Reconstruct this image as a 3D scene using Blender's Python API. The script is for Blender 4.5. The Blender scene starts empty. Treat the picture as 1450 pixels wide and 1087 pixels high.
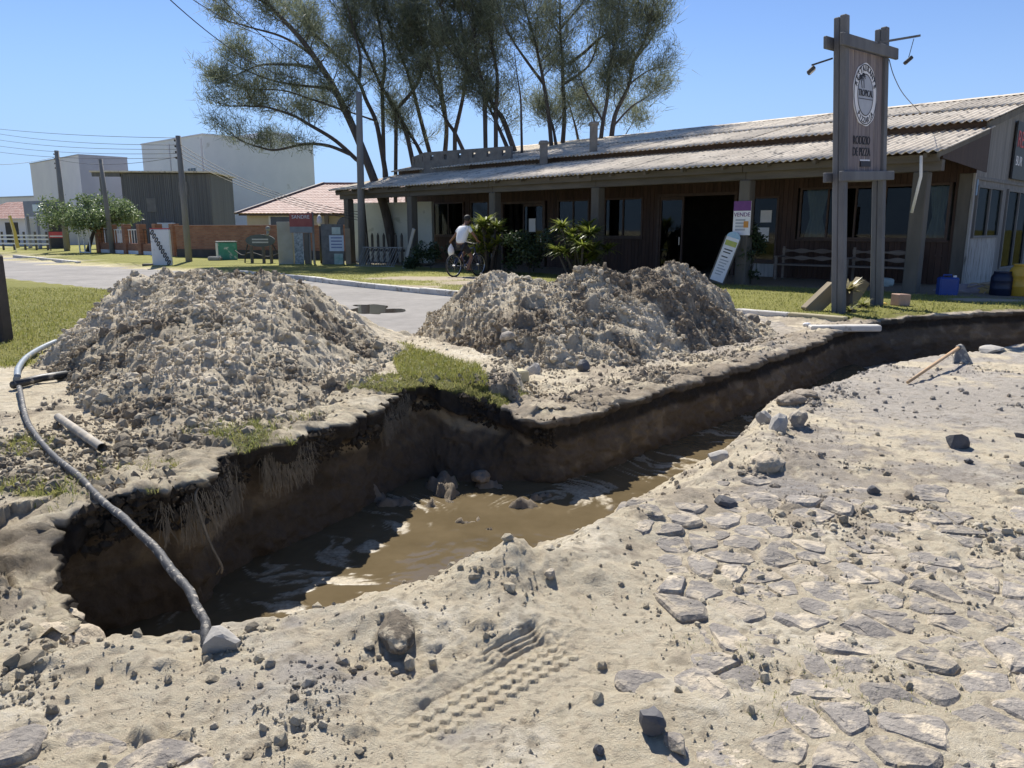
import bpy, bmesh, math, random
import numpy as np
from mathutils import Vector, Matrix

# ------------------------------------------------------------------ camera
scene = bpy.context.scene
C = scene.collection
CAM_H = 1.5
PITCH = math.radians(11.4)
FPX = 1087.0
cam = bpy.data.cameras.new('camera')
cam_o = bpy.data.objects.new('camera', cam)
C.objects.link(cam_o)
cam_o.location = (0, 0, CAM_H)
cam_o.rotation_euler = (math.pi / 2 - PITCH, 0, 0)
cam.sensor_width = 36
cam.lens = 36 * FPX / 1450
cam.clip_start = 0.05
cam.clip_end = 3000
scene.camera = cam_o

# ------------------------------------------------------------------ sky, sun, exposure
SUN_EL = math.radians(50)
SH = Vector((0.27, -0.96, 0)).normalized()          # the way shadows fall on the ground
world = bpy.data.worlds.new('World')
scene.world = world
world.use_nodes = True
wn = world.node_tree
bg = wn.nodes['Background']
sky = wn.nodes.new('ShaderNodeTexSky')
sky.sky_type = 'NISHITA'
sky.sun_disc = False
sky.sun_elevation = SUN_EL
sky.sun_rotation = math.atan2(-SH.x, -SH.y)
sky.altitude = 0
sky.air_density = 1.0
sky.dust_density = 0.0
sky.ozone_density = 3.0
# clear maritime air: the low sky all round stays pale blue
tc = wn.nodes.new('ShaderNodeTexCoord'); sxyz = wn.nodes.new('ShaderNodeSeparateXYZ'); wn.links.new(tc.outputs['Generated'], sxyz.inputs[0])
mrn = wn.nodes.new('ShaderNodeMapRange'); mrn.interpolation_type = 'SMOOTHSTEP'
mrn.inputs[1].default_value = -.02; mrn.inputs[2].default_value = .26; mrn.inputs[3].default_value = .9; mrn.inputs[4].default_value = 0
wn.links.new(sxyz.outputs[2], mrn.inputs[0])
mxw = wn.nodes.new('ShaderNodeMix'); mxw.data_type = 'RGBA'; wn.links.new(mrn.outputs[0], mxw.inputs[0]); wn.links.new(sky.outputs[0], mxw.inputs[6])
mxw.inputs[7].default_value = (3.6, 5.3, 7.2, 1)
tnt = wn.nodes.new('ShaderNodeMix'); tnt.data_type = 'RGBA'; tnt.blend_type = 'MULTIPLY'; tnt.inputs[0].default_value = 1.0
wn.links.new(mxw.outputs[2], tnt.inputs[6]); tnt.inputs[7].default_value = (.86, .92, 1.12, 1)
wn.links.new(tnt.outputs[2], bg.inputs[0])
bg.inputs[1].default_value = 0.077
sun = bpy.data.lights.new('sun', 'SUN')
sun.energy = 4.9
sun.angle = math.radians(0.53)
sun.color = (1.0, 0.955, 0.88)
sun_o = bpy.data.objects.new('sun', sun)
C.objects.link(sun_o)
trav = Vector((SH.x * math.cos(SUN_EL), SH.y * math.cos(SUN_EL), -math.sin(SUN_EL)))
sun_o.rotation_euler = trav.to_track_quat('-Z', 'Y').to_euler()
scene.view_settings.view_transform = 'Standard'
scene.view_settings.look = 'None'
scene.view_settings.gamma = 1
scene.view_settings.use_curve_mapping = False
scene.view_settings.exposure = 0.62
scene.render.engine = 'CYCLES'
scene.cycles.max_bounces = 6
scene.cycles.transparent_max_bounces = 8
scene.cycles.use_denoising = True

# ------------------------------------------------------------------ helpers
PI = math.pi
rnd = random.Random(7)
rng = np.random.default_rng(11)

def ray(px, py):
    u = (px - 725) / FPX
    v = (543.5 - py) / FPX
    return Vector((u, math.cos(PITCH) + v * math.sin(PITCH), -math.sin(PITCH) + v * math.cos(PITCH)))

def at(px, py, Y):
    """a point of the place, measured in the photograph, at the ground distance Y"""
    d = ray(px, py)
    k = Y / d.y
    return Vector((d.x * k, Y, CAM_H + d.z * k))

def gp(px, py, z=0.0):
    d = ray(px, py)
    k = (z - CAM_H) / d.z
    return Vector((d.x * k, d.y * k, z))

def hash3(ix, iy, iz, seed):
    h = (ix.astype(np.uint32) * np.uint32(374761393) + iy.astype(np.uint32) * np.uint32(668265263)
         + iz.astype(np.uint32) * np.uint32(2147483647 - 1274126177) + np.uint32((seed * 974711 + 12345) % 4294967295))
    h = (h ^ (h >> np.uint32(13))) * np.uint32(1274126177)
    h = (h ^ (h >> np.uint32(16))) * np.uint32(2246822519)
    h = h ^ (h >> np.uint32(15))
    return h.astype(np.float64) / 4294967295.0

def vnoise(x, y, z=None, seed=0):
    """value noise in -1..1 for numpy arrays"""
    x = np.asarray(x, float); y = np.asarray(y, float)
    x0 = np.floor(x).astype(np.int64); y0 = np.floor(y).astype(np.int64)
    fx = x - x0; fy = y - y0
    fx = fx * fx * fx * (fx * (fx * 6 - 15) + 10); fy = fy * fy * fy * (fy * (fy * 6 - 15) + 10)
    def lat(dx, dy, zz):
        return hash3((x0 + dx) & 0xFFFFFFFF, (y0 + dy) & 0xFFFFFFFF, zz & 0xFFFFFFFF, seed)
    def plane(zz):
        a = lat(0, 0, zz) * (1 - fx) + lat(1, 0, zz) * fx
        b = lat(0, 1, zz) * (1 - fx) + lat(1, 1, zz) * fx
        return a * (1 - fy) + b * fy
    if z is None:
        return plane(np.zeros_like(x0)) * 2 - 1
    z = np.asarray(z, float)
    z0 = np.floor(z).astype(np.int64); fz = z - z0
    fz = fz * fz * (3 - 2 * fz)
    return (plane(z0) * (1 - fz) + plane(z0 + 1) * fz) * 2 - 1

def fbm(x, y, octv=4, seed=0, gain=0.5, lac=2.03, z=None):
    s = 0; a = 1; n = 0
    for i in range(octv):
        s = s + a * vnoise(x, y, z, seed + i * 17)
        n += a; a *= gain
        x = x * lac + 3.7; y = y * lac - 1.3
        if z is not None: z = z * lac + 0.7
    return s / n

def sstep(a, b, x):
    t = np.clip((x - a) / (b - a), 0, 1)
    return t * t * (3 - 2 * t)

def seg_dist(X, Y, poly, closed=False):
    """distance from points to a polyline"""
    d = np.full(X.shape, 1e9)
    n = len(poly)
    for i in range(n if closed else n - 1):
        ax, ay = poly[i][:2]; bx, by = poly[(i + 1) % n][:2]
        dx, dy = bx - ax, by - ay
        L = dx * dx + dy * dy + 1e-12
        t = np.clip(((X - ax) * dx + (Y - ay) * dy) / L, 0, 1)
        d = np.minimum(d, np.hypot(X - ax - t * dx, Y - ay - t * dy))
    return d

def inside(X, Y, poly):
    r = np.zeros(X.shape, bool)
    n = len(poly)
    for i in range(n):
        ax, ay = poly[i][:2]; bx, by = poly[(i + 1) % n][:2]
        c = ((ay > Y) != (by > Y)) & (X < (bx - ax) * (Y - ay) / (by - ay + 1e-12) + ax)
        r ^= c
    return r

def smooth_poly(pts, n=6):
    """catmull-rom through points (any dimension)"""
    P = [np.array(p, float) for p in pts]
    out = []
    for i in range(len(P) - 1):
        p0 = P[max(i - 1, 0)]; p1 = P[i]; p2 = P[i + 1]; p3 = P[min(i + 2, len(P) - 1)]
        for k in range(n):
            t = k / n
            out.append(0.5 * ((2 * p1) + (-p0 + p2) * t + (2 * p0 - 5 * p1 + 4 * p2 - p3) * t * t + (-p0 + 3 * p1 - 3 * p2 + p3) * t ** 3))
    out.append(P[-1])
    return np.array(out)

# ---- objects
def link(o, parent=None):
    C.objects.link(o)
    if parent is not None:
        o.parent = parent
    return o

def tag(o, label=None, cat=None, group=None, kind=None):
    if label: o['label'] = label
    if cat: o['category'] = cat
    if group: o['group'] = group
    if kind: o['kind'] = kind
    return o

def empty(name, loc=(0, 0, 0), rz=0.0, label=None, cat=None, group=None):
    o = bpy.data.objects.new(name, None)
    o.empty_display_size = 0.2
    o.location = loc
    o.rotation_euler = (0, 0, rz)
    C.objects.link(o)
    return tag(o, label, cat, group)

def np_mesh(name, verts, faces, mat=None, parent=None, smooth=False, attrs=None, matidx=None):
    """fast mesh: faces is an (n,3) or (n,4) array"""
    me = bpy.data.meshes.new(name)
    v = np.asarray(verts, np.float32); f = np.asarray(faces, np.int32)
    me.vertices.add(len(v)); me.vertices.foreach_set('co', v.ravel())
    k = f.shape[1]
    me.loops.add(len(f) * k); me.loops.foreach_set('vertex_index', f.ravel())
    me.polygons.add(len(f))
    me.polygons.foreach_set('loop_start', np.arange(0, len(f) * k, k, dtype=np.int32))
    me.polygons.foreach_set('loop_total', np.full(len(f), k, np.int32))
    me.polygons.foreach_set('use_smooth', np.full(len(f), bool(smooth)))
    for nm, arr in (attrs or {}).items():
        arr = np.asarray(arr, np.float32)
        if arr.ndim == 2:
            a = me.attributes.new(nm, 'FLOAT_COLOR', 'POINT')
            col = np.ones((len(v), 4), np.float32); col[:, :arr.shape[1]] = arr
            a.data.foreach_set('color', col.ravel())
        else:
            a = me.attributes.new(nm, 'FLOAT', 'POINT'); a.data.foreach_set('value', arr)
    me.update(calc_edges=True)
    if mat: me.materials.append(mat)
    o = bpy.data.objects.new(name, me)
    return link(o, parent)

def grid_faces(nx, ny):
    i = np.arange(nx - 1)[None, :] + (np.arange(ny - 1) * nx)[:, None]
    i = i.ravel()
    return np.stack([i, i + 1, i + nx + 1, i + nx], 1)

class MB:
    """collects boxes, bars, tubes and prisms that become ONE mesh"""
    def __init__(s): s.v = []; s.f = []
    def add(s, vs, fs):
        b = len(s.v); s.v += [tuple(v) for v in vs]; s.f += [tuple(i + b for i in f) for f in fs]; return s
    def box(s, x0, y0, z0, x1, y1, z1):
        s.add([(x0, y0, z0), (x1, y0, z0), (x1, y1, z0), (x0, y1, z0), (x0, y0, z1), (x1, y0, z1), (x1, y1, z1), (x0, y1, z1)],
              [(3, 2, 1, 0), (4, 5, 6, 7), (0, 1, 5, 4), (1, 2, 6, 5), (2, 3, 7, 6), (3, 0, 4, 7)])
        return s
    def bbox(s, x0, y0, z0, x1, y1, z1, b=0.01):
        """box with chamfered vertical and horizontal edges"""
        bm = bmesh.new(); bmesh.ops.create_cube(bm, size=1)
        for v in bm.verts:
            v.co = ((x0 + x1) / 2 + v.co.x * (x1 - x0), (y0 + y1) / 2 + v.co.y * (y1 - y0), (z0 + z1) / 2 + v.co.z * (z1 - z0))
        bmesh.ops.bevel(bm, geom=bm.edges[:], offset=b, segments=1, affect='EDGES')
        return s.bm(bm)
    def bm(s, bm):
        bm.verts.index_update()
        s.add([v.co[:] for v in bm.verts], [[v.index for v in f.verts] for f in bm.faces]); bm.free(); return s
    def bar(s, a, b, w, h=None, up=(0, 0, 1)):
        a = Vector(a); b = Vector(b); h = h or w; d = (b - a).normalized(); u = Vector(up)
        if abs(d.dot(u)) > .98: u = Vector((0, 1, 0))
        r = d.cross(u).normalized() * (w / 2); u = r.cross(d).normalized() * (h / 2)
        s.add([a - r - u, a + r - u, a + r + u, a - r + u, b - r - u, b + r - u, b + r + u, b - r + u],
              [(3, 2, 1, 0), (4, 5, 6, 7), (0, 1, 5, 4), (1, 2, 6, 5), (2, 3, 7, 6), (3, 0, 4, 7)])
        return s
    def tube(s, pts, r, n=8, cap=True):
        pts = [Vector(p) for p in pts]; rs = r if isinstance(r, (list, tuple)) else [r] * len(pts)
        vs = []; fs = []; pu = None
        for i, p in enumerate(pts):
            d = (pts[min(i + 1, len(pts) - 1)] - pts[max(i - 1, 0)]).normalized()
            u = pu - d * pu.dot(d) if pu else (Vector((0, 0, 1)) if abs(d.z) < .9 else Vector((1, 0, 0)))
            u = u - d * u.dot(d); u.normalize(); pu = u; w = d.cross(u)
            for k in range(n):
                a = 2 * PI * k / n; vs.append(p + (u * math.cos(a) + w * math.sin(a)) * rs[i])
        for i in range(len(pts) - 1):
            for k in range(n):
                k2 = (k + 1) % n; fs.append((i * n + k, i * n + k2, (i + 1) * n + k2, (i + 1) * n + k))
        if cap: fs.append(tuple(range(n - 1, -1, -1))); fs.append(tuple((len(pts) - 1) * n + k for k in range(n)))
        s.add(vs, fs); return s
    def lathe(s, prof, n=16, c=(0, 0, 0)):
        vs = []; fs = []
        for r, z in prof:
            for k in range(n):
                a = 2 * PI * k / n; vs.append((c[0] + r * math.cos(a), c[1] + r * math.sin(a), c[2] + z))
        for i in range(len(prof) - 1):
            for k in range(n):
                k2 = (k + 1) % n; fs.append((i * n + k, i * n + k2, (i + 1) * n + k2, (i + 1) * n + k))
        fs.append(tuple(range(n - 1, -1, -1))); fs.append(tuple((len(prof) - 1) * n + k for k in range(n)))
        s.add(vs, fs); return s
    def prism(s, poly, a, b, axis='y'):
        """polygon (2d) pulled along one axis from a to b"""
        n = len(poly)
        def mk(p, t):
            return {'y': (p[0], t, p[1]), 'x': (t, p[0], p[1]), 'z': (p[0], p[1], t)}[axis]
        vs = [mk(p, a) for p in poly] + [mk(p, b) for p in poly]
        fs = [tuple(range(n)), tuple(range(2 * n - 1, n - 1, -1))] + [(i, i + n, (i + 1) % n + n, (i + 1) % n) for i in range(n)]
        s.add(vs, fs); return s
    def xf(s, M):
        s.v = [tuple(M @ Vector(v)) for v in s.v]; return s
    def mesh(s, name, mat=None, smooth=False):
        me = bpy.data.meshes.new(name); me.from_pydata(s.v, [], s.f)
        if mat: me.materials.append(mat)
        bm = bmesh.new(); bm.from_mesh(me); bmesh.ops.recalc_face_normals(bm, faces=bm.faces); bm.to_mesh(me); bm.free()
        if smooth:
            for p in me.polygons: p.use_smooth = True
        return me
    def build(s, name, mat=None, parent=None, smooth=False):
        return link(bpy.data.objects.new(name, s.mesh(name, mat, smooth)), parent)

def inst(name, me, parent=None, loc=(0, 0, 0), rot=(0, 0, 0), scale=(1, 1, 1)):
    o = bpy.data.objects.new(name, me); o.location = loc; o.rotation_euler = rot; o.scale = scale
    return link(o, parent)

def text_mesh(body, size, extrude=0.004, align='CENTER'):
    cu = bpy.data.curves.new('lettering', 'FONT'); cu.body = body; cu.size = size; cu.extrude = extrude
    cu.align_x = align; cu.align_y = 'CENTER'; cu.resolution_u = 3
    o = bpy.data.objects.new('lettering_source', cu); C.objects.link(o)
    bpy.context.view_layer.update()
    me = bpy.data.meshes.new_from_object(o.evaluated_get(bpy.context.evaluated_depsgraph_get()))
    bpy.data.objects.remove(o); bpy.data.curves.remove(cu)
    return me

# ---- materials
MATS = {}
class NT:
    def __init__(s, m): s.t = m.node_tree; s.n = s.t.nodes; s.b = s.n['Principled BSDF']
    def new(s, t, **k):
        n = s.n.new(t)
        for a, v in k.items(): setattr(n, a, v)
        return n
    def lk(s, a, b): s.t.links.new(a, b)
    def noise(s, vec, scale, detail=4, rough=.55, dist=0):
        n = s.new('ShaderNodeTexNoise'); n.inputs['Scale'].default_value = scale; n.inputs['Detail'].default_value = detail
        n.inputs['Roughness'].default_value = rough; n.inputs['Distortion'].default_value = dist
        if vec is not None: s.lk(vec, n.inputs['Vector'])
        return n.outputs[0]
    def ramp(s, fac, stops):
        n = s.new('ShaderNodeValToRGB'); e = n.color_ramp.elements
        while len(e) < len(stops): e.new(0.5)
        for i, (p, c) in enumerate(stops):
            e[i].position = p; e[i].color = (*c, 1) if not isinstance(c, (int, float)) else (c, c, c, 1)
        s.lk(fac, n.inputs[0]); return n.outputs[0]
    def mix(s, fac, a, b, mode='MIX'):
        n = s.new('ShaderNodeMix', data_type='RGBA', blend_type=mode)
        for sock, v in ((n.inputs[0], fac), (n.inputs[6], a), (n.inputs[7], b)):
            if hasattr(v, 'links'): s.lk(v, sock)
            elif isinstance(v, (int, float)): sock.default_value = v
            else: sock.default_value = (*v, 1)
        return n.outputs[2]
    def math(s, op, a, b=None):
        n = s.new('ShaderNodeMath', operation=op)
        for i, v in enumerate((a, b)):
            if v is None: continue
            if hasattr(v, 'links'): s.lk(v, n.inputs[i])
            else: n.inputs[i].default_value = v
        return n.outputs[0]
    def bump(s, h, strength=.3, dist=.02):
        n = s.new('ShaderNodeBump'); n.inputs['Strength'].default_value = strength; n.inputs['Distance'].default_value = dist
        s.lk(h, n.inputs['Height']); s.lk(n.outputs[0], s.b.inputs['Normal']); return n
    def co(s, kind='Object', scale=(1, 1, 1)):
        t = s.new('ShaderNodeTexCoord').outputs[kind]
        if scale != (1, 1, 1):
            m = s.new('ShaderNodeMapping'); m.inputs['Scale'].default_value = scale; s.lk(t, m.inputs[0]); return m.outputs[0]
        return t

def mat(name, c1, c2=None, scale=4.0, rough=.8, bump=0.0, bdist=.01, stretch=(1, 1, 1), metal=0.0, spots=None, rand=0.0, bscale=None, spec=.5):
    """procedural material: two tones through noise, optional dirt spots, per-object tint, bump"""
    if name in MATS: return MATS[name]
    m = bpy.data.materials.new(name); m.use_nodes = True; n = NT(m); MATS[name] = m
    n.b.inputs['Roughness'].default_value = rough; n.b.inputs['Metallic'].default_value = metal
    n.b.inputs['Specular IOR Level'].default_value = spec
    c2 = c2 or tuple(x * .7 for x in c1)
    vec = n.co('Object', stretch)
    if rand > 0:
        oi = n.new('ShaderNodeObjectInfo'); vm = n.new('ShaderNodeVectorMath', operation='ADD')
        sc = n.new('ShaderNodeVectorMath', operation='SCALE'); n.lk(oi.outputs['Random'], sc.inputs[3]); sc.inputs[0].default_value = (37, 51, 23)
        n.lk(vec, vm.inputs[0]); n.lk(sc.outputs[0], vm.inputs[1]); vec = vm.outputs[0]
    f = n.noise(vec, scale, 5, .6)
    col = n.ramp(f, [(.3, c1), (.7, c2)])
    if spots:
        f2 = n.noise(vec, scale * spots[1], 4, .6)
        col = n.mix(n.ramp(f2, [(spots[2], 0), (spots[2] + .1, 1)]), col, spots[0])
    if rand > 0:
        hv = n.new('ShaderNodeHueSaturation'); n.lk(col, hv.inputs['Color'])
        mr = n.new('ShaderNodeMapRange'); n.lk(oi.outputs['Random'], mr.inputs[0]); mr.inputs[3].default_value = 1 - rand; mr.inputs[4].default_value = 1 + rand
        n.lk(mr.outputs[0], hv.inputs['Value']); col = hv.outputs[0]
    n.lk(col, n.b.inputs['Base Color'])
    if bump > 0: n.bump(n.noise(vec, bscale or scale * 4, 5, .65), bump, bdist)
    return m

def M_leaf(name, c1, c2, rough=.5, trans=.35):
    """leaf: two tones through noise, some light passing through"""
    if name in MATS: return MATS[name]
    m = bpy.data.materials.new(name); m.use_nodes = True; n = NT(m); MATS[name] = m
    f = n.noise(n.co('Object'), 3.0, 3, .6)
    g = n.new('ShaderNodeNewGeometry')
    col = n.ramp(n.math('ADD', n.math('MULTIPLY', f, .5), n.math('MULTIPLY', g.outputs['Random Per Island'], .5)), [(.25, c1), (.75, c2)])
    n.lk(col, n.b.inputs['Base Color']); n.b.inputs['Roughness'].default_value = rough
    tr = n.new('ShaderNodeBsdfTranslucent'); n.lk(col, tr.inputs[0])
    mx = n.new('ShaderNodeMixShader'); mx.inputs[0].default_value = trans
    n.lk(n.b.outputs[0], mx.inputs[1]); n.lk(tr.outputs[0], mx.inputs[2])
    n.lk(mx.outputs[0], n.n['Material Output'].inputs[0])
    return m
# ================================================================== THE GROUND
WATER_Z = -0.50
FAR_T = [(-1.66, 2.6), (-1.80, 2.82), (-2.10, 3.2), (-2.40, 3.6), (-2.38, 3.9), (-2.20, 4.10), (-1.95, 4.24), (-1.86, 4.45), (-1.88, 4.75), (-1.80, 5.05), (-1.58, 5.35),
         (-1.40, 5.7), (-1.26, 6.05), (-1.24, 6.4), (-1.18, 6.75), (-0.98, 6.98), (-0.52, 7.05), (-0.12, 7.0), (0.05, 6.85), (0.11, 6.55), (0.16, 6.12),
         (0.38, 5.95), (0.8, 6.35), (1.53, 7.2), (2.3, 8.05), (3.18, 9.1), (4.0, 10.1), (4.86, 11.3), (5.7, 12.0), (6.6, 12.55), (7.5, 12.92), (8.9, 13.25), (12, 13.7), (16, 14.0)]
FAR_B = [(-1.68, 2.72), (-1.76, 2.92), (-2.00, 3.25), (-2.26, 3.62), (-2.26, 3.95), (-2.14, 4.16), (-1.97, 4.32), (-1.90, 4.5), (-1.92, 4.8), (-1.82, 5.1), (-1.60, 5.4),
         (-1.38, 5.75), (-1.12, 5.35), (-1.0, 5.45), (-0.85, 5.52), (-0.7, 5.55), (-0.42, 5.55), (-0.12, 5.62), (0.02, 5.68), (0.1, 5.75), (0.2, 5.85),
         (0.42, 5.92), (0.84, 6.3), (1.57, 7.13), (2.35, 7.98), (3.24, 9.02), (4.06, 10.02), (4.93, 11.2), (5.75, 11.88), (6.63, 12.42), (7.52, 12.8), (8.9, 13.12), (12, 13.58), (16, 13.9)]
NEAR_N = [(-1.66, 2.6), (-1.5, 2.54), (-1.28, 2.6), (-1.1, 2.68), (-.8, 2.70), (-.27, 2.84), (.1, 3.08), (.42, 3.55), (.85, 4.0), (1.5, 4.9), (2.0, 5.8), (2.3, 6.55),
          (3.2, 7.4), (4.1, 8.4), (6.6, 9.95), (9, 11.3), (12, 12.4), (16, 13.0)]
NEAR_W = [(-1.7, 2.75), (-1.5, 2.72), (-1.3, 2.85), (-1.2, 3.25), (-1.08, 3.7), (-.65, 3.97), (-.32, 4.23), (-.03, 4.65), (.37, 5.02), (.97, 5.75), (1.9, 6.7), (2.45, 7.05),
          (2.95, 7.5), (3.3, 7.65), (4.2, 8.62), (6.7, 10.15), (9, 11.5), (12, 12.6), (16, 13.2)]
VERGE_Z = .20                                    # the verge stands above the street
LIP = [(76, 908, .02), (70, 880, .03), (62, 840, .07), (52, 795, .13), (44, 758, .18), (58, 735, .2), (105, 722, .2), (165, 708, .2), (225, 697, .2), (272, 688, .2), (292, 672, .2), (306, 652, .2),
       (345, 641, .2), (400, 628, .2), (460, 608, .2), (512, 588, .2), (544, 566, .2), (572, 552, .2), (620, 547, .2), (670, 550, .2), (715, 554, .2), (738, 566, .15), (746, 590, .03)]
FAR_T = [tuple(gp(*p)[:2]) for p in LIP] + [p for p in FAR_T if p[0] > .3]
FOOT = [(-.12, 0), (-.13, .02), (-.14, .02), (-.13, 0), (-.06, 0), (.06, 0), (.10, 0), (.12, 0), (.12, 0), (.06, 0), (.02, 0), (.0, 0),
        (.04, 0), (.06, 0), (.04, 0), (0, 0), (-.1, 0), (-.28, 0), (-.36, 0), (-.38, 0), (-.36, 0), (-.2, 0), (-.05, 0)]
_n = np.gradient(np.array(FAR_T), axis=0); _n /= np.linalg.norm(_n, axis=1)[:, None]
FAR_B = [(FAR_T[i][0] - _n[i][1] * FOOT[i][0], FAR_T[i][1] + _n[i][0] * FOOT[i][0]) for i in range(len(FOOT))] + [p for p in FAR_B if p[0] > .3]
FT = smooth_poly(FAR_T, 5); FB_ = smooth_poly(FAR_B, 5); NN = smooth_poly(NEAR_N, 4); NW = smooth_poly(NEAR_W, 4)

def left_normal(P):
    d = np.gradient(P, axis=0); d /= np.linalg.norm(d, axis=1)[:, None] + 1e-9
    return np.stack([-d[:, 1], d[:, 0]], 1)
OUTN = left_normal(smooth_poly(FAR_T, 5))
for _ in range(6):
    OUTN[1:-1] = (OUTN[:-2] + OUTN[1:-1] * 2 + OUTN[2:]) / 4
OUTN /= np.linalg.norm(OUTN, axis=1)[:, None]
dB = ((FB_ - FT) * OUTN).sum(1)
BACK = FT + OUTN * (np.maximum(dB, 0) + .10)[:, None]
BACK2 = BACK - OUTN * .05
P_TOP = np.vstack([NN, BACK[::-1]])
P_BOT = np.vstack([NW, BACK2[::-1]])

KERB = [(-200, 215), (-27.2, 42.5), (-18.1, 33.2), (-12.5, 28.9), (-6.92, 24.05), (-1.12, 17.43), (1.6, 15.3), (4.18, 13.53), (5.0, 12.55), (5.75, 12.1), (7.5, 13.0), (8.9, 13.3), (40, 14.6), (700, 15)]
NEARROAD = [(-200, 205), (-14.3, 21.5), (-9.8, 17.8), (-5, 13.5), (-1.75, 10.4), (-.7, 8.8), (0.05, 7.5), (1, 2), (700, 1)]
kx, ky = zip(*KERB); rx_, ry_ = zip(*NEARROAD)  # road edge of the verge

M1C = (-2.55, 8.05); M2C = (0.95, 9.95)
TRK0 = gp(588, 1057); TRK1 = gp(771, 953)
TD = (TRK1 - TRK0).normalized(); TN = Vector((-TD.y, TD.x, 0)); TLEN = (TRK1 - TRK0).length

def steps(*segs):
    out = []
    for a, b, st in segs:
        n = max(1, int(round((b - a) / st))); out += list(np.linspace(a, b, n, endpoint=False))
    return out
def geo(a, b, st, g=1.18):
    out = [a]; s = st
    while abs(out[-1]) < abs(b) or (out[-1] - a) * np.sign(b - a) < abs(b - a):
        out.append(out[-1] + np.sign(b - a) * s); s *= g
        if (out[-1] - b) * np.sign(b - a) >= 0: break
    return out
gx = sorted(geo(-9, -900, .35)[1:]) + steps((-9, -6, .12), (-6, -3.5, .045), (-3.5, -.5, .0165), (-.5, .28, .0115), (.28, 3.4, .0165), (3.4, 7, .035), (7, 14, .12)) + geo(14, 900, .35)
gy = sorted(geo(1.2, -60, .15)[1:]) + steps((1.2, 1.75, .03), (1.75, 2.7, .011), (2.7, 4.6, .014), (4.6, 8, .023), (8, 14, .05), (14, 30, .25)) + geo(30, 1500, .6)
gx = np.array(gx); gy = np.array(gy)
GX, GY = np.meshgrid(gx, gy)

def lawn_mask_far(X, Y):
    return sstep(0.0, .12, Y - np.interp(X, kx, ky))
def verge_mask(X, Y):
    """grassed corner verge on the near side of the road"""
    yn = np.interp(X, rx_, ry_)
    w = fbm(X * 1.3, Y * 1.3, 3, 5) * .45
    a = sstep(.1, -.1, Y - yn)
    left = sstep(-4.75, -5.15, X + w + .25 * (Y - 8)) * sstep(6.9, 7.3, Y + w * .5)
    patch = inside(X + w * .2, Y + w * .2, [(-1.3, 8.7), (-.85, 8.1), (-.35, 7.2), (-.2, 6.6), (-.12, 5.9), (-.9, 5.8), (-1.02, 6.5), (-1.2, 7.6)]).astype(float)
    tuft = np.zeros_like(X)
    for px, py, sx, sy in ((300, 620, .34, .16), (345, 612, .3, .14), (215, 672, .28, .13), (10, 640, .4, .2), (70, 700, .3, .14), (440, 600, .3, .12)):
        g = gp(px, py, VERGE_Z); tuft = np.maximum(tuft, np.exp(-((X - g.x) / sx) ** 2 - ((Y - g.y) / sy) ** 2))
    tuft = sstep(.35, .6, tuft + .35 * fbm(X * 7, Y * 7, 3, 41))
    return np.clip(np.maximum(np.maximum(left, patch) * a, tuft), 0, 1)
def road_cover(X, Y):
    """1 where earth covers the asphalt"""
    n = fbm(X * .9, Y * .9, 4, 61) * .5 + fbm(X * 4, Y * 4, 2, 62) * .12
    yn = np.interp(X, rx_, ry_)
    near = sstep(.12, -.05, Y - yn + n * .5)
    m2 = sstep(1.12, .95, np.hypot((X - M2C[0] - .1) / 2.75, (Y - M2C[1] + .15) / 1.75) + n * .18)
    rt = sstep(1.0, 1.5, X - (Y - 10.5) * .35 + n)
    return np.maximum(np.maximum(near, m2), rt)
POLY_A = np.vstack([NN, FT[::-1]]); POLY_B = np.vstack([NN, FB_[::-1]]); POLY_NW = np.vstack([NN, NW[::-1]])
def edge_depth(X, Y):
    """0 outside the trench, 1 on its floor"""
    dB_ = seg_dist(X, Y, FB_)
    far_in = inside(X, Y, POLY_A) | inside(X, Y, POLY_B) | (((seg_dist(X, Y, FT) < .10) | (dB_ < .10)) & (Y > 2.8))
    f = far_in.astype(float)
    m = far_in & inside(X, Y, POLY_NW) & (seg_dist(X, Y, FT) > .10)
    if m.any():
        a = seg_dist(X[m], Y[m], NN); b = seg_dist(X[m], Y[m], NW)
        f[m] = a / (a + b + 1e-6)
    return f

def base_height(X, Y):
    lawn = lawn_mask_far(X, Y)
    cover = road_cover(X, Y)
    h = -.05 + cover * (.075 + .018 * fbm(X * .8, Y * .8, 3, 21) + .012 * fbm(X * 3, Y * 3, 3, 22))
    verge = sstep(.15, -.15, Y - np.interp(X, rx_, ry_)) * sstep(.12, -.02, X)
    h = h + verge * VERGE_Z * sstep(2.65, 3.3, Y)
    return h * (1 - lawn) + lawn * (.10 + .02 * fbm(X * .5, Y * .5, 3, 23))

# lower the sand a little where the paving shows through
def cobble_w(X, Y):
    w = np.exp(-((X - 1.35) / 1.2) ** 2 - ((Y - 2.75) / 1.05) ** 2) * 1.3
    g = gp(110, 1050); w = np.maximum(w, np.exp(-((X - g.x) / .35) ** 2 - ((Y - g.y) / .22) ** 2) * 1.2)
    return w
near = (GX > -7) & (GX < 16.5) & (GY > .9) & (GY < 15)
HZ = base_height(GX, GY)
DEP = np.zeros_like(HZ)
jj = np.where(near.any(1))[0]; ii = np.where(near.any(0))[0]
sl = np.s_[jj[0]:jj[-1] + 1, ii[0]:ii[-1] + 1]
Xn, Yn = GX[sl], GY[sl]
wob = .05
dep = edge_depth(Xn + wob * fbm(Xn * 3.3, Yn * 3.3, 3, 31), Yn + wob * fbm(Xn * 3.3, Yn * 3.3, 3, 32))
DEP[sl] = dep
prof = dep ** 1.05
hn = HZ[sl]
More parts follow.
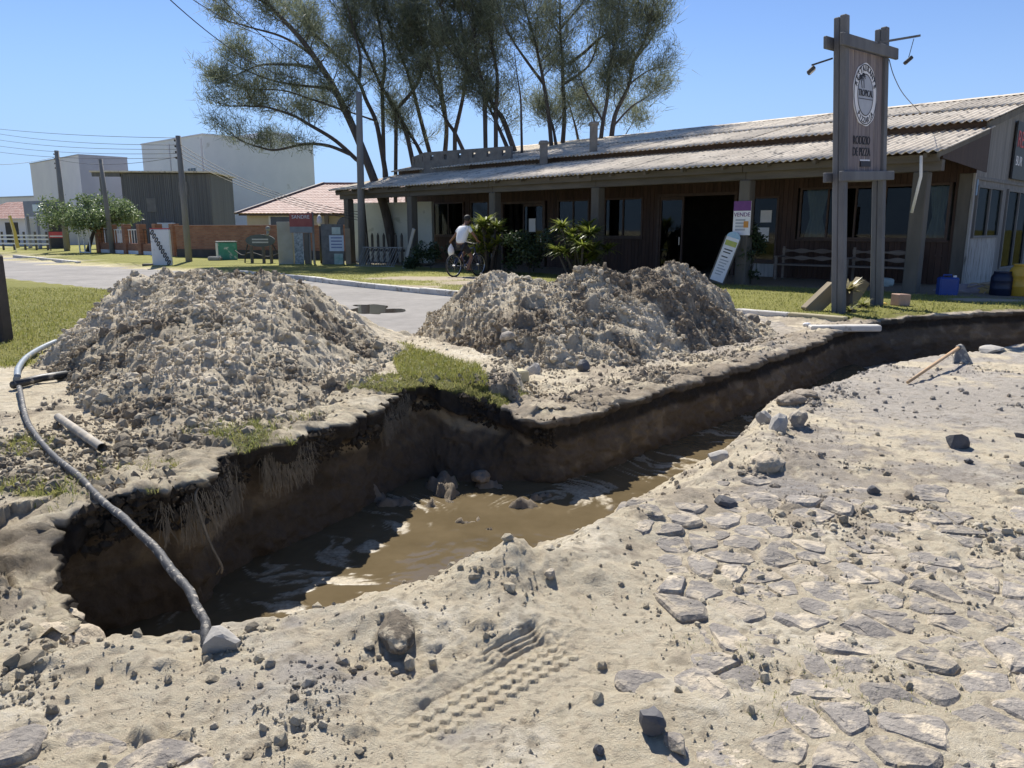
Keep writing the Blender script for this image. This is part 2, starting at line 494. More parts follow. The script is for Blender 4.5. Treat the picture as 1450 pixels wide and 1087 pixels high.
hn = hn * (1 - prof) + prof * (WATER_Z - .10) + (.05 * fbm(Xn * 2.2, Yn * 2.2, 4, 33)) * np.sin(np.clip(dep, 0, 1) * PI)
# heaped rim along the near edge of the cut
rim_d = seg_dist(Xn, Yn, NN[:46])
rimn = np.clip(.5 + fbm(Xn * 1.7, Yn * 1.7, 3, 35), 0, 1.2)
outside = 1 - sstep(.0, .5, dep)
hn = hn + .07 * np.exp(-(rim_d / .22) ** 2) * rimn * sstep(-1.2, -.6, Xn)
g1 = gp(790, 830); g2 = gp(720, 900); g3 = gp(560, 905); g4 = gp(830, 800)
for g, sx, sy, a in ((g1, .30, .22, .07), (g2, .28, .18, .06), (g3, .22, .14, .07), (g4, .2, .2, .04), (gp(400, 1000), .3, .16, .035), (gp(940, 1010), .2, .1, .035), (gp(150, 950), .3, .12, .04), (gp(1100, 655), .35, .3, .06), (gp(30, 830), .35, .3, .12)):
    hn = hn + a * np.exp(-((Xn - g.x) / sx) ** 2 - ((Yn - g.y) / sy) ** 2) * (1 - sstep(.3, .8, dep))
# slumped mud on the bed of the cut, some of it standing out of the water
MUDB = np.zeros_like(Xn)
for px, py, sx, sy, a in ((738, 716, .13, .08, .20), (757, 706, .07, .06, .22), (662, 738, .10, .05, .17), (690, 748, .05, .04, .15), (770, 700, .1, .05, .15), (608, 716, .10, .07, .15), (590, 720, .06, .05, .14),
                          (634, 702, .12, .10, .26), (628, 690, .13, .13, .30), (690, 688, .2, .09, .19), (500, 705, .3, .12, .22), (430, 720, .25, .12, .25), (350, 770, .2, .1, .2), (560, 712, .2, .09, .18), (800, 678, .14, .05, .16), (470, 690, .18, .12, .3), (890, 650, .12, .05, .15)):
    g = gp(px, py, WATER_Z)
    Xw = Xn + .05 * fbm(Xn * 9, Yn * 9, 3, 151); Yw = Yn + .05 * fbm(Xn * 9, Yn * 9, 3, 152)
    MUDB = np.maximum(MUDB, a * np.exp(-((Xw - g.x) / sx) ** 2 - ((Yw - g.y) / sy) ** 2))
MUDB *= (.62 + .75 * np.abs(fbm(Xn * 13, Yn * 13, 4, 153, .6)) + .25 * fbm(Xn * 30, Yn * 30, 3, 154))
hn = hn + MUDB * sstep(.6, .95, dep)
# roughness map: clods and crumbs lie in patches
rough = sstep(-.05, .35, fbm(Xn * 1.1, Yn * 1.1, 4, 36))
for g, sx, sy, a in ((gp(640, 960), .45, .3, .9), (gp(450, 1000), .45, .25, .9), (gp(780, 830), .4, .35, .9), (gp(200, 930), .5, .2, .8), (gp(900, 980), .25, .2, .7), (gp(850, 560), .8, .5, .8), (gp(150, 640), 1.0, .8, .6), (gp(1100, 640), .5, .4, .6), (gp(1380, 930), .4, .3, .5)):
    rough = np.maximum(rough, a * np.exp(-((Xn - g.x) / sx) ** 2 - ((Yn - g.y) / sy) ** 2))
rough *= np.where(Yn < 1.0, 0, 1)
# tyre track frame
tu = (Xn - TRK0.x) * TD.x + (Yn - TRK0.y) * TD.y
tv = (Xn - TRK0.x) * TN.x + (Yn - TRK0.y) * TN.y
vB = (gp(571, 1036) - TRK0).dot(TN); vD = (gp(636, 1053) - TRK0).dot(TN)
trk = sstep(vD - .10, vD - .06, tv) * sstep(vB + .07, vB + .05, tv) * sstep(-.12, .0, tu) * sstep(TLEN + .06, TLEN - .02, tu)
rough *= (1 - trk)
hn = hn * 1.0 + rough * (.016 * np.abs(fbm(Xn * 9, Yn * 9, 4, 37)) + .006 * fbm(Xn * 30, Yn * 30, 2, 38))
# dried crust: overlapping plates with small broken steps
cr = fbm(Xn * 2.0 + .3 * Yn, Yn * 4.6, 5, 161, .6)
def stairs(q): return np.floor(q) + sstep(.80, 1.0, q - np.floor(q))
crm = np.clip(sstep(-.1, .25, fbm(Xn * .8, Yn * .8, 3, 162) + .25 * sstep(.2, 1.0, Xn)) + .25, 0, 1) * (1 - trk) * (1 - sstep(.1, .6, dep))
cobf = 1 - .75 * sstep(.3, .8, cobble_w(Xn, Yn))
crm = crm * cobf; rough = rough * (.35 + .65 * cobf)
hn = hn + crm * (.024 * (stairs(cr * 9) / 1.6 - cr * 9 / 1.6))
hn = hn + crm * .014 * (stairs(fbm(Xn * 6, Yn * 9, 4, 163, .6) * 4.5) - 4.5 * fbm(Xn * 6, Yn * 9, 4, 163, .6)) * .8
hn = hn + (1 - trk) * cobf * (.012 * np.abs(fbm(Xn * 6, Yn * 6, 4, 164, .6)) + .007 * (1 - np.abs(fbm(Xn * 17, Yn * 17, 3, 165, .6)) * 2))
hn = hn + (1 - trk) * (.004 * fbm(Xn * 14, Yn * 14, 4, 39) + .008 * sstep(.1, .4, fbm(Xn * 4.5, Yn * 4.5, 3, 40)))

def splat(H, xs, ys, cx, cy, r, k, seed):
    """press a rounded clod of radius r into a height field"""
    i0, i1 = np.searchsorted(xs, (cx - r * 1.4, cx + r * 1.4)); j0, j1 = np.searchsorted(ys, (cy - r * 1.4, cy + r * 1.4))
    if i1 - i0 < 1 or j1 - j0 < 1: return
    X = xs[i0:i1][None, :] - cx; Y = ys[j0:j1][:, None] - cy
    a = seed * 2.4; ca, sa = math.cos(a), math.sin(a); e = .7 + .6 * ((seed * 7.13) % 1)
    U = (X * ca + Y * sa) * e; V = (-X * sa + Y * ca) / e
    th = np.arctan2(V, U)
    rr = r * (1 + .16 * np.sin(3 * th + seed * 9) + .10 * np.sin(5 * th + seed * 5))
    q = 1 - (U * U + V * V) / (rr * rr)
    m = q > 0
    sub = H[j0:j1, i0:i1]
    cj = min(max(np.searchsorted(ys, cy), 0), H.shape[0] - 1); ci = min(max(np.searchsorted(xs, cx), 0), H.shape[1] - 1)
    base = min(H[cj, ci], sub.min() + r * .8)
    top = base + k * r * np.sqrt(np.clip(q, 0, 1)) * (1 + .25 * np.sin(U / r * 4 + seed) * np.cos(V / r * 5 + seed * 3)) - .15 * r
    sub[m] = np.maximum(sub[m], top[m])

def warp(H, xs, ys, amp, freq, seed):
    X, Y = np.meshgrid(xs, ys)
    X2 = X + amp * fbm(X * freq, Y * freq, 3, seed) + amp * .8 * fbm(X * freq * .3, Y * freq * .3, 2, seed + 5)
    Y2 = Y + amp * fbm(X * freq, Y * freq, 3, seed + 50) + amp * .8 * fbm(X * freq * .3, Y * freq * .3, 2, seed + 55)
    fi = np.interp(X2, xs, np.arange(len(xs))); fj = np.interp(Y2, ys, np.arange(len(ys)))
    i0 = np.clip(fi.astype(int), 0, len(xs) - 2); j0 = np.clip(fj.astype(int), 0, len(ys) - 2); a = fi - i0; b = fj - j0
    return (H[j0, i0] * (1 - a) + H[j0, i0 + 1] * a) * (1 - b) + (H[j0 + 1, i0] * (1 - a) + H[j0 + 1, i0 + 1] * a) * b

xs, ys = gx[ii[0]:ii[-1] + 1], gy[jj[0]:jj[-1] + 1]
def sample(A, x, y):
    return A[np.clip(np.searchsorted(ys, y), 0, A.shape[0] - 1), np.clip(np.searchsorted(xs, x), 0, A.shape[1] - 1)]
cnt = 0
cx_ = rng.uniform(-3.4, 4.2, 60000); cy_ = 1.75 + (rng.random(60000) ** 1.5) * 7.5
w_ = sample(rough, cx_, cy_); d_ = sample(dep, cx_, cy_); u_ = rng.random(60000)
keep = (u_ < w_ * .8 + .02) & (d_ < .7)
rs_ = .006 * (1 - rng.random(60000) * .985) ** -.50
for x, y, r, s in zip(cx_[keep][:7500], cy_[keep][:7500], rs_[keep][:7500], rng.random(60000)):
    r = min(r * (1 + .12 * max(y - 2.5, 0)), .05)
    splat(hn, xs, ys, x, y, r, .7, s * 10); cnt += 1
hn = warp(hn, xs, ys, .030, 14, 131); hn = warp(hn, xs, ys, .012, 40, 141)
hn = hn + (1 - trk) * (.25 + rough) * .006 * fbm(Xn * 38, Yn * 38, 2, 133)
# the print of the tractor tyre: stepped lugs in toothed rows, grooves on the bank beside it
tri = lambda p: np.abs((p % 1) - .5) * 2
TU0, TU1, TV0, TV1 = -.10, .76, -.17, .23
pin = sstep(TU0 + .035, TU0 + .06, tu) * sstep(TU1 - .035, TU1 - .06, tu) * sstep(TV0 + .035, TV0 + .06, tv) * sstep(TV1 - .035, TV1 - .06, tv)
hmed = float(np.median(hn[trk > .5]))
hs_ = hn.copy()
hn = hn * (1 - pin) + pin * np.minimum(hn, hmed - .035)
HZ[sl] = hn

# ---- colour of the ground itself (dry sand, damp sand, dusty stone, turf soil, asphalt dust)
DRY = np.array([.65, .555, .40]); PALE = np.array([.77, .675, .505]); DAMP = np.array([.36, .30, .225]); DUST = np.array([.36, .335, .315])
SOIL = np.array([.075, .06, .042]); TURF = np.array([.21, .205, .06]); DIRT = np.array([.42, .35, .26])
def lerp3(a, b, t): return a * (1 - t[..., None]) + b * t[..., None]
def ground_colour(X, Y, dep, turf=True):
    n1 = fbm(X * .9, Y * .9, 4, 71); n2 = fbm(X * 3.1, Y * 3.1, 4, 72); n3 = fbm(X * 11, Y * 11, 3, 73)
    c = np.broadcast_to(DRY, X.shape + (3,)).copy()
    c = lerp3(c, PALE, sstep(.0, .5, n2 + .3 * n3))
    c = lerp3(c, DAMP, .8 * sstep(.0, .42, -n1 + .55 * n3 + .35 * n2 - .12))
    grey = .8 * sstep(1.2, 3.4, X + .2 * (Y - 5)) * sstep(4.0, 6.0, Y + .4 * n1) * sstep(-.42, .12, n1 + .7 * n2 + .25 * n3)
    for px, py, sx, sy in ((1400, 640, 1.6, 1.0), (1330, 560, 1.6, 1.2), (1130, 700, .5, .3), (450, 970, .26, .18), (520, 985, .2, .14), (330, 1000, .2, .1), (420, 900, .24, .13), (620, 1040, .2, .1)):
        g = gp(px, py); grey = np.maximum(grey, .9 * np.exp(-((X - g.x) / sx) ** 2 - ((Y - g.y) / sy) ** 2) * sstep(-.35, .25, n2 + .6 * n3))
    c = lerp3(c, DUST, .85 * np.clip(grey, 0, 1))
    c = lerp3(c, DAMP * .8, sstep(.80, .97, dep + .06 * n3))
    strip = sstep(.0, .5, X + 1) * sstep(5, 6, Y) * sstep(1.1, .3, seg_dist(X, Y, FT[100:])) * (Y > np.interp(X, FT[100:, 0], FT[100:, 1]) - .3)
    c = lerp3(c, DAMP * 1.12, .8 * np.clip(strip, 0, 1) * sstep(-.5, .3, n2 + .5 * n3))
    n5 = fbm(X * 33, Y * 33, 2, 74); c = lerp3(c, DAMP * .7, .55 * sstep(.25, .6, n5 + .3 * n2))
    if turf: c = lerp3(c, TURF, verge_mask(X, Y))
    L = lawn_mask_far(X, Y)
    lc = lerp3(np.broadcast_to(TURF, X.shape + (3,)), np.array([.27, .26, .075]), sstep(-.1, .5, fbm(X * .35, Y * .35, 4, 75) + .3 * n2))
    bare = np.zeros_like(X)
    for px, py, sx, sy in ((620, 394, 2.6, 1.2), (560, 405, 1.6, .6), (200, 380, 2.5, .9), (700, 400, 2, 1), (1400, 425, .8, .5)):
        g = gp(px, py, .1); bare = np.maximum(bare, np.exp(-((X - g.x) / sx) ** 2 - ((Y - g.y) / sy) ** 2))
    lc = lerp3(lc, DIRT, sstep(.35, .7, bare + .3 * n2))
    tl = (X - 9.0) * .7071 + (Y - 17.15) * .7071; xl = (X - 9.0) * .7071 - (Y - 17.15) * .7071
    ver = sstep(-.5, .1, tl + .4 * n2) * sstep(-24, -23.4, xl) * sstep(14, 13, tl)
    lc = lerp3(lc, np.array([.24, .2, .15]), ver)
    return lerp3(c, lc, L)
gcol = ground_colour(GX, GY, DEP)

m = bpy.data.materials.new('earth'); m.use_nodes = True; n = NT(m); EARTH = m
at_ = n.new('ShaderNodeAttribute', attribute_name='tone')
vec = n.co('Object')
f1 = n.noise(vec, 34, 9, .80); f2 = n.noise(vec, 220, 3, .7); f3 = n.noise(vec, 9, 5, .6)
col = n.mix(.55, at_.outputs[0], n.ramp(f1, [(.30, .38), (.70, .70)]), 'OVERLAY')
col = n.mix(.30, col, n.ramp(f3, [(.3, .36), (.7, .62)]), 'OVERLAY')
gr = n.ramp(f2, [(.30, .25), (.38, 1)])
col = n.mix(.16, col, gr, 'MULTIPLY')
n.lk(col, n.b.inputs['Base Color']); n.b.inputs['Roughness'].default_value = .95; n.b.inputs['Specular IOR Level'].default_value = .15
n.bump(n.math('ADD', n.math('MULTIPLY', f1, .8), n.math('MULTIPLY', f2, .3)), 1.0, .034)

ground = np_mesh('ground', np.stack([GX.ravel(), GY.ravel(), HZ.ravel()], 1), grid_faces(len(gx), len(gy)), EARTH, None, True, {'tone': gcol.reshape(-1, 3)})
tag(ground, kind='structure')

def ground_z(x, y):
    j = int(np.clip(np.searchsorted(gy, y), 0, len(gy) - 1)); i = int(np.clip(np.searchsorted(gx, x), 0, len(gx) - 1))
    return float(HZ[j, i])
def ground_zs(x, y):
    return HZ[np.clip(np.searchsorted(gy, y), 0, len(gy) - 1), np.clip(np.searchsorted(gx, x), 0, len(gx) - 1)]

# ---- the print of a tractor tyre in the sand, modelled tooth by tooth
pu = np.arange(TU0, TU1, .0042); pv = np.arange(TV0, TV1, .0042)
PU, PV = np.meshgrid(pu, pv)
PX = TRK0.x + TD.x * PU + TN.x * PV; PY = TRK0.y + TD.y * PU + TN.y * PV
tri = lambda p: np.abs((p % 1) - .5) * 2
jx = np.clip(np.searchsorted(xs, PX), 0, len(xs) - 1); jy = np.clip(np.searchsorted(ys, PY), 0, len(ys) - 1)
surr = hs_[jy, jx]
for _ in range(3): surr[1:-1, 1:-1] = (surr[:-2, 1:-1] + surr[2:, 1:-1] + surr[1:-1, :-2] + surr[1:-1, 2:] + surr[1:-1, 1:-1]) / 5
nz = fbm(PX * 9, PY * 9, 4, 181); wv = .010 * fbm(PX * 6, PY * 6, 3, 182)
V2 = PV + wv
lvl = hmed + .012 * fbm(PX * 3, PY * 3, 2, 45) + .004 * fbm(PX * 40, PY * 40, 3, 183)
lvl = lvl + .10 * np.clip(V2 - .05, 0, 1) * 0
for v0, ph in ((-.055, .3), (-.012, 0), (.035, .55)):
    tooth = .020 * (tri(PU / .050 + ph) ** 1.6)
    dv = V2 - v0 - tooth
    lvl = lvl + .011 * sstep(0, .004, dv) - .011 * sstep(.0, .043, dv)
lug = ((PU / .066) % 1) < .42
lvl = lvl + .012 * sstep(.066, .071, V2) * sstep(.10, .093, V2) * lug - .008 * sstep(.066, .072, V2) * sstep(.115, .10, V2)
bank = sstep(.10, .118, V2)
lvl = lvl + bank * (.30 * np.clip(V2 - .11, 0, .09) + .0065 * np.sin((V2 - .11) / .024 * 2 * PI) * sstep(.36, .44, PU) * sstep(.72, .66, PU) + .02 * np.abs(fbm(PX * 14, PY * 14, 4, 184)) * (1 - sstep(.34, .44, PU) * sstep(.74, .66, PU)))
keepT = sstep(-.05, .08, PU + .06 * nz) * sstep(.73, .66, PU + .05 * nz) * sstep(-.12, -.085, V2 + .03 * nz) * sstep(.215, .17, V2 + .03 * nz) * sstep(-.42, -.1, nz + .25)
zP = lvl * keepT + (1 - keepT) * (surr + .006 * np.abs(fbm(PX * 24, PY * 24, 3, 185)) + .003 * fbm(PX * 60, PY * 60, 2, 186))
brd = np.minimum(np.minimum(PU - TU0, TU1 - PU), np.minimum(PV - TV0, TV1 - PV))
zP = zP - .012 * sstep(.03, .0, brd)
tp = np_mesh('tyre_print', np.stack([PX.ravel(), PY.ravel(), zP.ravel()], 1), grid_faces(len(pu), len(pv)), EARTH, None, True, {'tone': ground_colour(PX, PY, np.zeros_like(PX)).reshape(-1, 3)})
tag(tp, kind='structure')

# ---- asphalt road: one sheet between the verge and the far kerb
def strip_sheet(name, A, B, z, mat_):
    xs_ = sorted(set([p[0] for p in A] + [p[0] for p in B]))
    v = []; f = []
    for k, x in enumerate(xs_):
        ya = np.interp(x, *zip(*A)); yb = np.interp(x, *zip(*B)); v += [(x, ya, z), (x, yb, z)]
        if k: f.append((2 * k - 2, 2 * k, 2 * k + 1, 2 * k - 1))
    return np_mesh(name, v, f, mat_)
mr_ = bpy.data.materials.new('asphalt'); mr_.use_nodes = True; n = NT(mr_)
vec = n.co('Object')
f1 = n.noise(vec, .7, 5, .6); f2 = n.noise(vec, 150, 3, .7); f3 = n.noise(n.co('Object', (1, 1, 1)), 4, 5, .65)
col = n.ramp(f1, [(.3, (.185, .172, .158)), (.7, (.275, .255, .232))])
col = n.mix(.6, col, n.ramp(f3, [(.3, .38), (.7, .6)]), 'OVERLAY')
col = n.mix(.5, col, n.ramp(f2, [(.35, .35), (.65, .62)]), 'OVERLAY')
n.lk(col, n.b.inputs['Base Color']); n.b.inputs['Roughness'].default_value = .85; n.b.inputs['Specular IOR Level'].default_value = .3
n.bump(f2, .4, .006)
RA = [(-200, 204.5), (-14.3, 21.0), (-9.8, 17.3), (-5, 12.9), (-1.75, 9.6), (0.5, 7.9), (5.6, 7.9)]
RB = [(-200, 215), (-27.2, 42.5), (-18.1, 33.2), (-12.5, 28.9), (-6.92, 24.05), (-1.12, 17.43), (1.6, 15.3), (4.18, 13.53), (5.0, 12.55), (5.6, 12.15)]
RA2 = [(x, y if x < -1.8 else max(y, 9.5)) for x, y in RA]
road = strip_sheet('road', [(-200, 204.5), (-14.3, 21.0), (-9.8, 17.3), (-5, 12.9), (-1.75, 9.9), (.5, 10.2), (1.5, 11.2), (2.8, 12.2), (3.6, 13.0)],
                   [p for p in RB if p[0] <= 3.6] + [(3.6, 14.0)], -.012, mr_)
tag(road, kind='structure')
# a shallow puddle on the asphalt
mp = bpy.data.materials.new('puddle_water'); mp.use_nodes = True; n = NT(mp)
n.lk(n.ramp(n.noise(n.co('Object'), 5), [(.3, (.05, .045, .04)), (.7, (.08, .07, .06))]), n.b.inputs['Base Color']); n.b.inputs['Roughness'].default_value = .03
pc = gp(528, 437); mb = MB(); ring = []
for k in range(40):
    a = 2 * PI * k / 40; r = 1 + .25 * math.sin(3 * a + 1) + .18 * math.sin(5 * a) + .1 * math.sin(9 * a + 2)
    ring.append((pc.x + (.55 * r * math.cos(a)) * .9 + .35 * math.sin(a) * .3, pc.y + .75 * r * math.sin(a) - .5 * math.cos(a), -.007))
mb.add(ring, [tuple(range(40))]); pud = mb.build('puddle', mp)
tag(pud, kind='structure')

# ---- far wall of the cut: turf crust, dark topsoil, grey-brown sand
def resample(P, Q, st):
    d = np.r_[0, np.cumsum(np.linalg.norm(np.diff(P, axis=0), axis=1))]
    far = np.interp(d, d, P[:, 0])
    t = [0.0]
    while t[-1] < d[-1]:
        x = np.interp(t[-1], d, P[:, 0]); y = np.interp(t[-1], d, P[:, 1])
        t.append(t[-1] + st * max(1, math.hypot(x, y) / 5.0))
    t = np.array(t)
    f = lambda A: np.stack([np.interp(t, d, A[:, k]) for k in range(A.shape[1])], 1)
    return t, f(P), f(Q)
ts, Tt, Bb = resample(FT, np.hstack([FB_, OUTN]), .018)
On = Bb[:, 2:4]; Bb = Bb[:, :2]
On /= np.linalg.norm(On, axis=1)[:, None]
rows = np.concatenate([np.linspace(-.62, -.03, 20), np.linspace(0, 1, 46)])      # <0: back over the top, 0..1 down the face
S, Rr = np.meshgrid(ts, rows)
px_, py_ = Tt[:, 0][None, :] * np.ones_like(S), Tt[:, 1][None, :] * np.ones_like(S)
v01 = np.clip(Rr, 0, 1)
top_z = ground_zs(Tt[:, 0] + On[:, 0] * .6, Tt[:, 1] + On[:, 1] * .6)
tz_s = np.convolve(np.pad(top_z, 20, mode='edge'), np.ones(41) / 41, 'valid')
zt = (tz_s + .012)[None, :] * np.ones_like(S)
zb = WATER_Z - .08
e = v01 ** 1.2
bx = px_ * (1 - e) + Bb[:, 0][None, :] * e; by = py_ * (1 - e) + Bb[:, 1][None, :] * e
Z = zt * (1 - v01) + zb * v01
back = np.clip(-Rr, 0, 1) * (.18 + .82 * sstep(.35, 1.3, S))
bx += On[:, 0][None, :] * back; by += On[:, 1][None, :] * back
streety = sstep(.12, .2, px_) * sstep(5.0, 5.3, py_)            # right of the block the crust is street sand
depth = zt - Z
sod = (.15 + .08 * sstep(2.6, 1.6, S) * sstep(.5, .9, S) + .08 * fbm(S * 3, S * 0, 3, 81)) * (1 - streety) + (.075 + .02 * fbm(S * 4, S * 0, 3, 82)) * streety
insod = sstep(sod + .02, sod - .02, depth)
disp = .05 * fbm(S * 2.2, Z * 3, 4, 83) + .045 * fbm(S * 8, Z * 9, 4, 84, .6) + .02 * fbm(S * 26, Z * 26, 3, 85, .6) + .05 * (np.abs(fbm(S * 5, Z * 6, 4, 86, .6)) - .15)
disp = disp + insod * (.06 + .05 * np.abs(fbm(S * 6, Z * 9, 3, 87))) * (1 - .35 * streety)
caves = np.exp(-((S - 4.35) / .35) ** 2 - ((depth - .45) / .22) ** 2) * .2 + np.exp(-((S - 3.0) / .4) ** 2 - ((depth - .42) / .25) ** 2) * .12
disp = disp - caves * .25
jag = .07 * fbm(S * 5, S * 0, 3, 93) + .05 * fbm(S * 14, S * 0 + 3, 3, 94) + .03 * fbm(S * 40, S * 0 + 9, 2, 95)
disp = disp + jag * np.clip(1 - v01 / .35, 0, 1) * (.35 + .65 * sstep(.8, 1.6, S))
disp *= np.where(Rr < 0, np.clip(1 + Rr / .12, 0, 1), 1)
bx -= On[:, 0][None, :] * disp; by -= On[:, 1][None, :] * disp
Z = Z + np.where(Rr < 0, .035 * fbm(bx * 6, by * 6, 4, 88) + .03 * fbm(bx * 28, by * 28, 3, 98) + .035 * np.abs(fbm(bx * 15, by * 15, 4, 89, .6)) - .07 * sstep(.35, .58, back / (.18 + .82 * sstep(.35, 1.3, S))), .012 * fbm(S * 12, Rr * 9, 3, 90))
nn = fbm(S * 5, Z * 7, 4, 91); n4 = fbm(S * 1.3, Z * 2, 3, 92)
cw = np.broadcast_to(np.array([.15, .118, .085]), S.shape + (3,)).copy()
cw = lerp3(cw, np.array([.25, .20, .14]), sstep(.0, .5, nn + .6 * n4))
cw = lerp3(cw, np.array([.07, .056, .042]), .8 * sstep(.1, .5, -n4 + .4 * nn))
pale_b = (1 - streety) * (px_ > -1.2) * sstep(.0, .03, depth - sod - .03 + .03 * nn) * sstep(.13, .09, depth - sod + .04 * nn)
cw = lerp3(cw, np.array([.40, .32, .21]), np.clip(pale_b, 0, 1) * sstep(-.3, .2, n4 + .3))
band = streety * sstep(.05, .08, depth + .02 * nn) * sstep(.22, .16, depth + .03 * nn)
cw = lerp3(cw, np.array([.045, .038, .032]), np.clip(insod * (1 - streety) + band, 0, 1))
topc = ground_colour(bx, by, np.zeros_like(bx), False)
CAPG = sstep(.12, .4, fbm(S * 2.1, S * 0, 3, 171) + .5 * fbm(bx * 5, by * 5, 3, 172) + .25 * sstep(1.2, 2.2, S) * sstep(5.2, 4.2, S)) * sstep(.9, 1.4, S) * sstep(6.0, 5.2, S)
notch = (px_ > -.98) & (px_ < -.06) & (py_ > 5.5)
CAPG = np.where(notch, 1.0, np.where((py_ > 5.5) | ((px_ > -1.36) & (px_ < -1.0)), 0, CAPG))
topc = lerp3(topc, TURF * .8, CAPG)
cw = lerp3(cw, topc * .9, np.clip(sstep(.022, .0, depth + .02 * nn) * (Rr <= .04), 0, 1))
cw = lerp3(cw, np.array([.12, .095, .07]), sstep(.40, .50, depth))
CAPX, CAPY, CAPZ = bx[:21].copy(), by[:21].copy(), Z[:21].copy()
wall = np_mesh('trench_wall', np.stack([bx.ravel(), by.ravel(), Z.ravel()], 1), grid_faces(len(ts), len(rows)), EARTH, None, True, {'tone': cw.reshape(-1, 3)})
tag(wall, kind='structure')

# ---- muddy water with drifting foam
wx = np.arange(-2.5, 5.2, .017); wy = np.arange(2.5, 11.6, .017)
WX, WY = np.meshgrid(wx, wy)
keepw = inside(WX, WY, np.vstack([NN + [0, -.02], (BACK + OUTN * .0)[::-1]]))
idx = np.full(WX.shape, -1); idx[keepw] = np.arange(keepw.sum())
q = np.stack([idx[:-1, :-1], idx[:-1, 1:], idx[1:, 1:], idx[1:, :-1]], -1).reshape(-1, 4)
q = q[(q >= 0).all(1)]
x, y = WX[keepw], WY[keepw]
al = (x * .62 + y * .78); ac = (-x * .78 + y * .62)
def swirl(x, y, c, r, k):
    dx, dy = x - c.x, y - c.y; d2 = dx * dx + dy * dy; a = k * np.exp(-d2 / (r * r))
    ca, sa = np.cos(a), np.sin(a); return c.x + dx * ca - dy * sa, c.y + dx * sa + dy * ca
xs2, ys2 = x, y
for px, py, r, k in ((800, 715, .55, 2.6), (950, 660, .6, -2.2), (500, 770, .6, 2.8), (600, 710, .4, -2.5), (430, 810, .4, 2.0), (1030, 610, .6, 1.8), (700, 740, .35, -1.5)):
    xs2, ys2 = swirl(xs2, ys2, gp(px, py, WATER_Z), r, k)
xs2 = xs2 + .16 * fbm(x * 2.3, y * 2.3, 3, 101); ys2 = ys2 + .16 * fbm(x * 2.3, y * 2.3, 3, 102)
l1 = xs2 * .6 + ys2 * .8; l2 = -xs2 * .8 + ys2 * .6
ridge = 1 - np.abs(fbm(l1 * 1.5, l2 * 6.0, 4, 103)) * 3.2
ridge2 = 1 - np.abs(fbm(l1 * 4, l2 * 12.0, 3, 104)) * 3
conc = np.zeros_like(x)
for px, py, sx, sy, a in ((470, 825, .3, .2, 1.1), (560, 745, .3, .14, 1.0), (400, 862, .3, .2, 1.1), (510, 770, .25, .2, .8), (690, 700, .2, .1, .7), (430, 815, .45, .35, 1.0), (380, 850, .4, .3, .9), (480, 780, .3, .3, .7), (570, 715, .35, .25, .9), (830, 700, .40, .40, 1.1), (960, 660, .55, .55, 1.0), (1040, 605, .7, .8, .9), (690, 790, .08, .08, .5), (520, 780, .10, .05, 1.2), (700, 710, .2, .2, .4), (950, 600, 1.0, .9, .55), (300, 850, .4, .4, .5)):
    g = gp(px, py, WATER_Z); conc = np.maximum(conc, a * np.exp(-((x - g.x) / sx) ** 2 - ((y - g.y) / sy) ** 2))
edge_d = seg_dist(x, y, NW)
conc = np.maximum(conc, .55 * np.exp(-(edge_d / .10) ** 2) * np.clip(.5 + fbm(x * 2, y * 2, 2, 106), 0, 1))
foam = .9 * sstep(.70, 1.10, ridge * .55 + ridge2 * .24 + conc * .66 - .06) * sstep(.05, .3, conc + .12 * fbm(x * 3, y * 3, 2, 107))
foam = np.maximum(foam, sstep(.75, .95, conc * .6 + .55 * fbm(xs2 * 3.4, ys2 * 3.4, 4, 105)))
zz = WATER_Z + .003 * fbm(x * 6, y * 6, 3, 108) + .002 * fbm(xs2 * 10, ys2 * 26, 2, 109) + .004 * foam
mw = bpy.data.materials.new('muddy_water'); mw.use_nodes = True; n = NT(mw)
fa = n.new('ShaderNodeAttribute', attribute_name='foam').outputs['Fac']
vec = n.co('Object'); f1 = n.noise(vec, 40, 4, .6); f2 = n.noise(vec, 2.5, 4, .6)
murk = n.ramp(f2, [(.3, (.10, .075, .040)), (.7, (.145, .11, .062))])
froth = n.ramp(f1, [(.3, (.27, .22, .145)), (.7, (.50, .43, .31))])
fm = n.math('MULTIPLY', fa, n.ramp(f1, [(.3, .45), (.55, 1)]))
n.lk(n.mix(fm, murk, froth), n.b.inputs['Base Color'])
n.lk(n.math('ADD', n.math('MULTIPLY', fm, .6), .09), n.b.inputs['Roughness']); n.b.inputs['IOR'].default_value = 1.33
n.bump(n.math('ADD', n.noise(vec, 9, 3, .5), n.math('MULTIPLY', fa, .4)), .10, .02)
water = np_mesh('water', np.stack([x, y, zz], 1), q, mw, None, True, {'foam': foam})
tag(water, kind='structure')
